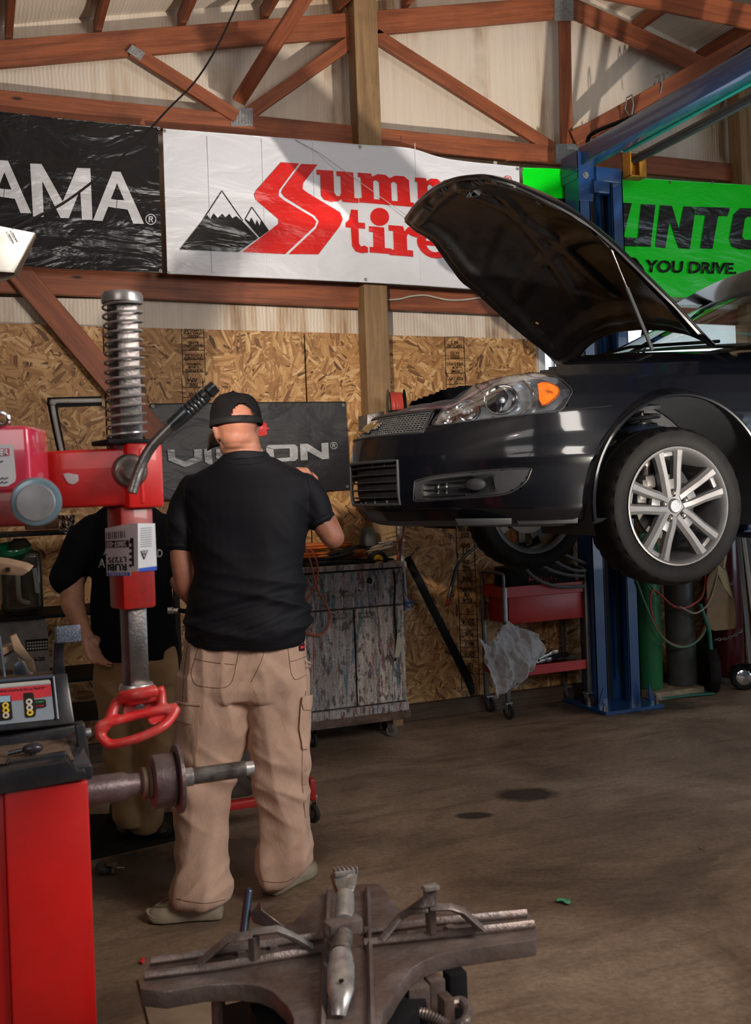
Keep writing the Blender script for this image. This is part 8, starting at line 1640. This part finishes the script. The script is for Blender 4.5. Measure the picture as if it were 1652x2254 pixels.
# spindle
S0 = WY(190, 1742, 2.12); ax = V((1, 0, 0)); xx = lambda px, py: WY(px, py, 2.12).x - S0.x
bm = nb(); lathe(bm, [(.0, -.06), (.0290, -.06), (.0290, xx(272, 1732)), (.024, xx(282, 1731)), (.0225, xx(312, 1727)), (.0, xx(312, 1727))], S0, ax, 40); obj('spindle_housing', bm, M_bshaft, WB)
bm = nb(); lathe(bm, [(0, xx(311, 1727)), (.030, xx(311, 1727)), (.033, xx(314, 1727)), (.033, xx(322, 1726)), (.029, xx(324, 1726)), (.033, xx(327, 1726)), (.033, xx(332, 1725)), (0, xx(333, 1725))], S0, ax, 40); obj('spindle_ring', bm, mat('dusty_ring', (.17, .125, .09), .6, .3), WB)
bm = nb(); lathe(bm, [(0, xx(333, 1725)), (.050, xx(333, 1725)), (.055, xx(337, 1725)), (.056, xx(380, 1719)), (.050, xx(386, 1718)), (0, xx(386, 1718))], S0, ax, 48); obj('backing_drum', bm, M_bshaft, WB)
bm = nb(); lathe(bm, [(0, xx(385, 1718)), (.068, xx(385, 1718)), (.072, xx(388, 1718)), (.071, xx(396, 1717)), (.040, xx(400, 1716)), (0, xx(400, 1716))], S0, ax, 56); obj('flange_disc', bm, M_bshaft, WB)
xt0, xt1 = xx(403, 1714), xx(540, 1696); prof = [(0, xt0 - .01), (.0195, xt0 - .01), (.0195, xt0 + .02)]; nt_ = 56
for k in range(nt_): x0 = xt0 + .02 + (xt1 - xt0 - .02) * k / nt_; x1 = (xt1 - xt0 - .02) / nt_; prof += [(.0155, x0 + x1 * .1), (.0178, x0 + x1 * .5), (.0155, x0 + x1 * .9)]
prof += [(.0150, xt1), (.0150, xx(557, 1694)), (.0, xx(558, 1694))]
bm = nb(); lathe(bm, prof, S0, ax, 28); obj('threaded_shaft', bm, M_bright, WB, angle=20)
# clutter on top of the balancer
M_scrap = mat('raw_wood_scrap', (.30, .20, .13), .7, var=.3, sc=14); Yc = YBf + .36
bm = nb(); box(bm, WY(-95, 1500, Yc + .05) + V((0, .02, -.03)), (.42, .20, .03), bv=.004); ct = obj('top_shelf', bm, M_btop, WB)
for i, (pts, th, m, nm, lb) in enumerate((([(22, 1402), (36, 1396), (48, 1420), (76, 1458), (80, 1480), (66, 1480), (52, 1452), (30, 1432)], .02, M_scrap, 'wood_scrap', 'bent tan wooden scrap on top of the balancer beside the parts carton'), ([(0, 1428), (26, 1420), (30, 1430), (0, 1448)], .04, M_scrap, 'wood_scrap', 'short wooden block at the left edge on top of the balancer'), ([(6, 1446), (32, 1426), (36, 1442), (10, 1464)], .03, mat('pale_metal_block', (.34, .31, .29), .5, .2), 'metal_block', 'pale angular block on top of the balancer, left edge'),
        ([(30, 1465), (46, 1452), (62, 1474), (64, 1486), (34, 1486)], .02, mat('blue_grey_steel', (.15, .18, .22), .35, .6), 'steel_bracket', 'blue-grey steel bracket lying on top of the balancer'), ([(40, 1450), (60, 1462), (74, 1484), (66, 1486), (50, 1470)], .02, mat('dusty_tan_tool', (.24, .17, .11), .6), 'clamp_tool', 'dusty tan tool lying across the steel bracket on the balancer'), ([(0, 1476), (28, 1476), (30, 1484), (0, 1488)], .03, M_rust, 'rusty_bar', 'rusty flat bar at the left edge on top of the balancer'))):
    bm = nb(); quadbox(bm, [WY(x, y, Yc + .012 * i) for x, y in pts], (0, th, 0), .002); tag(obj(nm, bm, m), lb, 'scrap')
bm = nb(); tube(bm, [WY(-2, 1400, Yc - .03), WY(10, 1490, Yc - .03)], .0035, 8); tag(obj('steel_rod', bm, mat('blue_grey_steel', (.15, .18, .22), .35, .6)), 'thin dark steel rod leaning at the left edge above the control panel', 'rod')
bm = nb(); quadbox(bm, [WD(-60, 1232, 2.2), WD(10, 1240, 2.2), WD(52, 1250, 2.2), WD(66, 1257, 2.2), WD(48, 1268, 2.2), WD(-60, 1262, 2.2)], FWD * .03 + UP * .01, .002); wl = tag(obj('wooden_lath', bm, M_scrap), 'dusty wooden lath end poking in at the left edge below the funnel', 'wood'); 
bm = nb(); quadbox(bm, [WD(12, 1249, 2.195), WD(22, 1249, 2.195), WD(22, 1259, 2.195), WD(12, 1258, 2.195)], FWD * .002); obj('foil_sticker', bm, M_chrome, wl, smooth=False)
